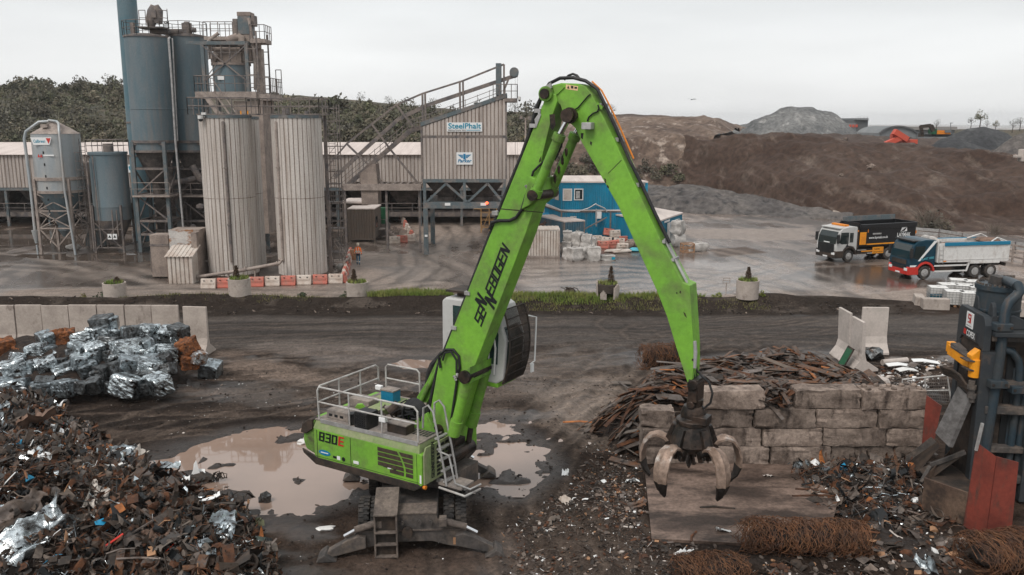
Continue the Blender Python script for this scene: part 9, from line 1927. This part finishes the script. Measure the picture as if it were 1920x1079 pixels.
t=T('far_digger','far small digger with teal cab and orange body working on the black heap','digger',tuple(Q(1765,256,158))); m=MB(); qbox(m,1757,245,1783,252,158,2.6); m.build('body','orange',t,world=True); m=MB(); qbox(m,1748,242,1757,252,157.8,1.6); m.build('cab','dkgreen',t,world=True); m=MB(); qbox(m,1772,245,1784.5,249,157.8,3); m.build('counterweight','fargrey',t,world=True); m=MB(); bq2=lambda a,b,w,h:m.beam(Q(*a,158),Q(*b,158),w,h); bq2((1750,246),(1745,235.5),.5,.7); bq2((1745,235.5),(1726,238),.45,.6); m.build('boom','dark',t,world=True); m=MB(); bq2((1726,236),(1729,250),.35,.5); m.build('stick','dark',t,world=True); m=MB(); qbox(m,1727,250,1733,257,158,1.2); m.build('bucket','dark',t,world=True); m=MB(); qbox(m,1746,252.3,1786,257,158,2.8); m.build('track','ink',t,world=True)
t=T('lamp_post','far thin lamp post above the digger','lamp post',tuple(Q(1782,250,240))); m=MB(); a=Q(1782.5,250,240); b=Q(1782.5,231,240); m.cyl((a.x,240,a.z),(b.x,240,b.z),.09,n=6); m.build('pole','fargrey',t,world=True); m=MB(); m.box(b.x-.15,239.9,b.z-.1,b.x+.5,240.1,b.z+.1); m.build('lamp_head','fargrey',t,world=True)
m=MB(); m.box(-.4,-.4,-.5,1.4,.4,1.1); m.box(-1.2,-.3,0,-.2,.3,.35); one('concrete_block',m,'conc_pale','small pale concrete stump on the bench edge at the right of the photo','block',tuple(Q(1917,296,114)),.2,bevel=.05)
for u,v,s,lb in ((1903,293,.5,'whitish rubble lump on the bench edge near the right side'),(1634,314,.8,'pale rock face showing in the brown slope, right part'),(1578,330,.6,'small pale rock in the brown slope above the black lorry'),(1585,262,.6,'pale stone on the top edge of the brown slope')):
    q=hit(u,v); 
    if q is not None: one('boulder',MB().blob((0,0,0),s,s*.5,s*.6,2,.25),'block',lb,'rock',tuple(q),.3)
m=MB(); m.add([(0,0,0),(.35,.1,.12),(.8,0,.02),(.4,-.12,.1)],[(0,1,2,3)]); m.add([(0,0,0),(-.35,.1,.14),(-.8,0,.05),(-.4,-.12,.1)],[(3,2,1,0)]); m.blob((0,0,0),.08,.3,.08,1,0); one('bird',m,'fargrey','tiny bird in flight above the brown bank','bird',tuple(Q(1297,187,120)),.3)

# ---------------------------------------------------------------- thin moist air
hz_=MB(); hz_.box(-1600,-60,-2.6,1600,3100,34); ho=hz_.build('haze','white'); ho['kind']='stuff'; ho['label']='thin grey haze in the air'; ho['category']='haze'
hm=bpy.data.materials.new('haze_air'); hm.use_nodes=True; t_=hm.node_tree; t_.nodes.remove(t_.nodes['Principled BSDF']); pv=t_.nodes.new('ShaderNodeVolumePrincipled'); pv.inputs['Density'].default_value=.0002; pv.inputs['Color'].default_value=(.95,.96,.97,1); pv.inputs['Anisotropy'].default_value=.3
t_.links.new(pv.outputs[0],t_.nodes['Material Output'].inputs['Volume']); ho.data.materials[0]=hm

# ---------------------------------------------------------------- separate pieces become parts of their own
def split_parts(maxp=18):
    for o in list(COL.objects):
        if o.type!='MESH' or o.parent is None or o.data.users>1 or o.get('kind')=='stuff' or o.modifiers.get('sub'): continue
        me=o.data; n=len(me.vertices)
        if n>6000 or n<8: continue
        par=list(range(n))
        def fd(i):
            while par[i]!=i: par[i]=par[par[i]]; i=par[i]
            return i
        for p in me.polygons:
            a=fd(p.vertices[0])
            for v in p.vertices[1:]: par[fd(v)]=a
        co=np.array([v.co[:] for v in me.vertices]); rt=np.array([fd(i) for i in range(n)]); ids=np.unique(rt)
        if len(ids)<2 or len(ids)>90: continue
        bb=[(co[rt==i].min(0)-.012,co[rt==i].max(0)+.012) for i in ids]; k=len(ids); pr=list(range(k))
        def f2(i):
            while pr[i]!=i: i=pr[i]
            return i
        for i in range(k):
            for j in range(i):
                if (bb[i][0]<=bb[j][1]).all() and (bb[j][0]<=bb[i][1]).all(): pr[f2(i)]=f2(j)
        cl={}
        for i in range(k): cl.setdefault(f2(i),[]).append(ids[i])
        if len(cl)<2 or len(cl)>maxp: continue
        which={}
        for c,(r0,mem) in enumerate(cl.items()):
            for q in mem: which[q]=c
        fs=[[] for _ in cl]; mi=[[] for _ in cl]; sm=[[] for _ in cl]
        for p in me.polygons: c=which[rt[p.vertices[0]]]; fs[c].append(tuple(p.vertices)); mi[c].append(p.material_index); sm[c].append(p.use_smooth)
        for c in range(len(cl)):
            us=sorted({v for f in fs[c] for v in f}); mp_={v:i for i,v in enumerate(us)}; m2=bpy.data.meshes.new(me.name); m2.from_pydata([me.vertices[v].co for v in us],[],[tuple(mp_[v] for v in f) for f in fs[c]])
            for q in me.materials: m2.materials.append(q)
            m2.polygons.foreach_set('material_index',mi[c]); m2.polygons.foreach_set('use_smooth',sm[c])
            if any(sm[c]): m2.set_sharp_from_angle(angle=R(40))
            m2.update()
            if c==0: first=m2
            else: d=o.copy(); d.data=m2; COL.objects.link(d)
        o.data=first
split_parts()
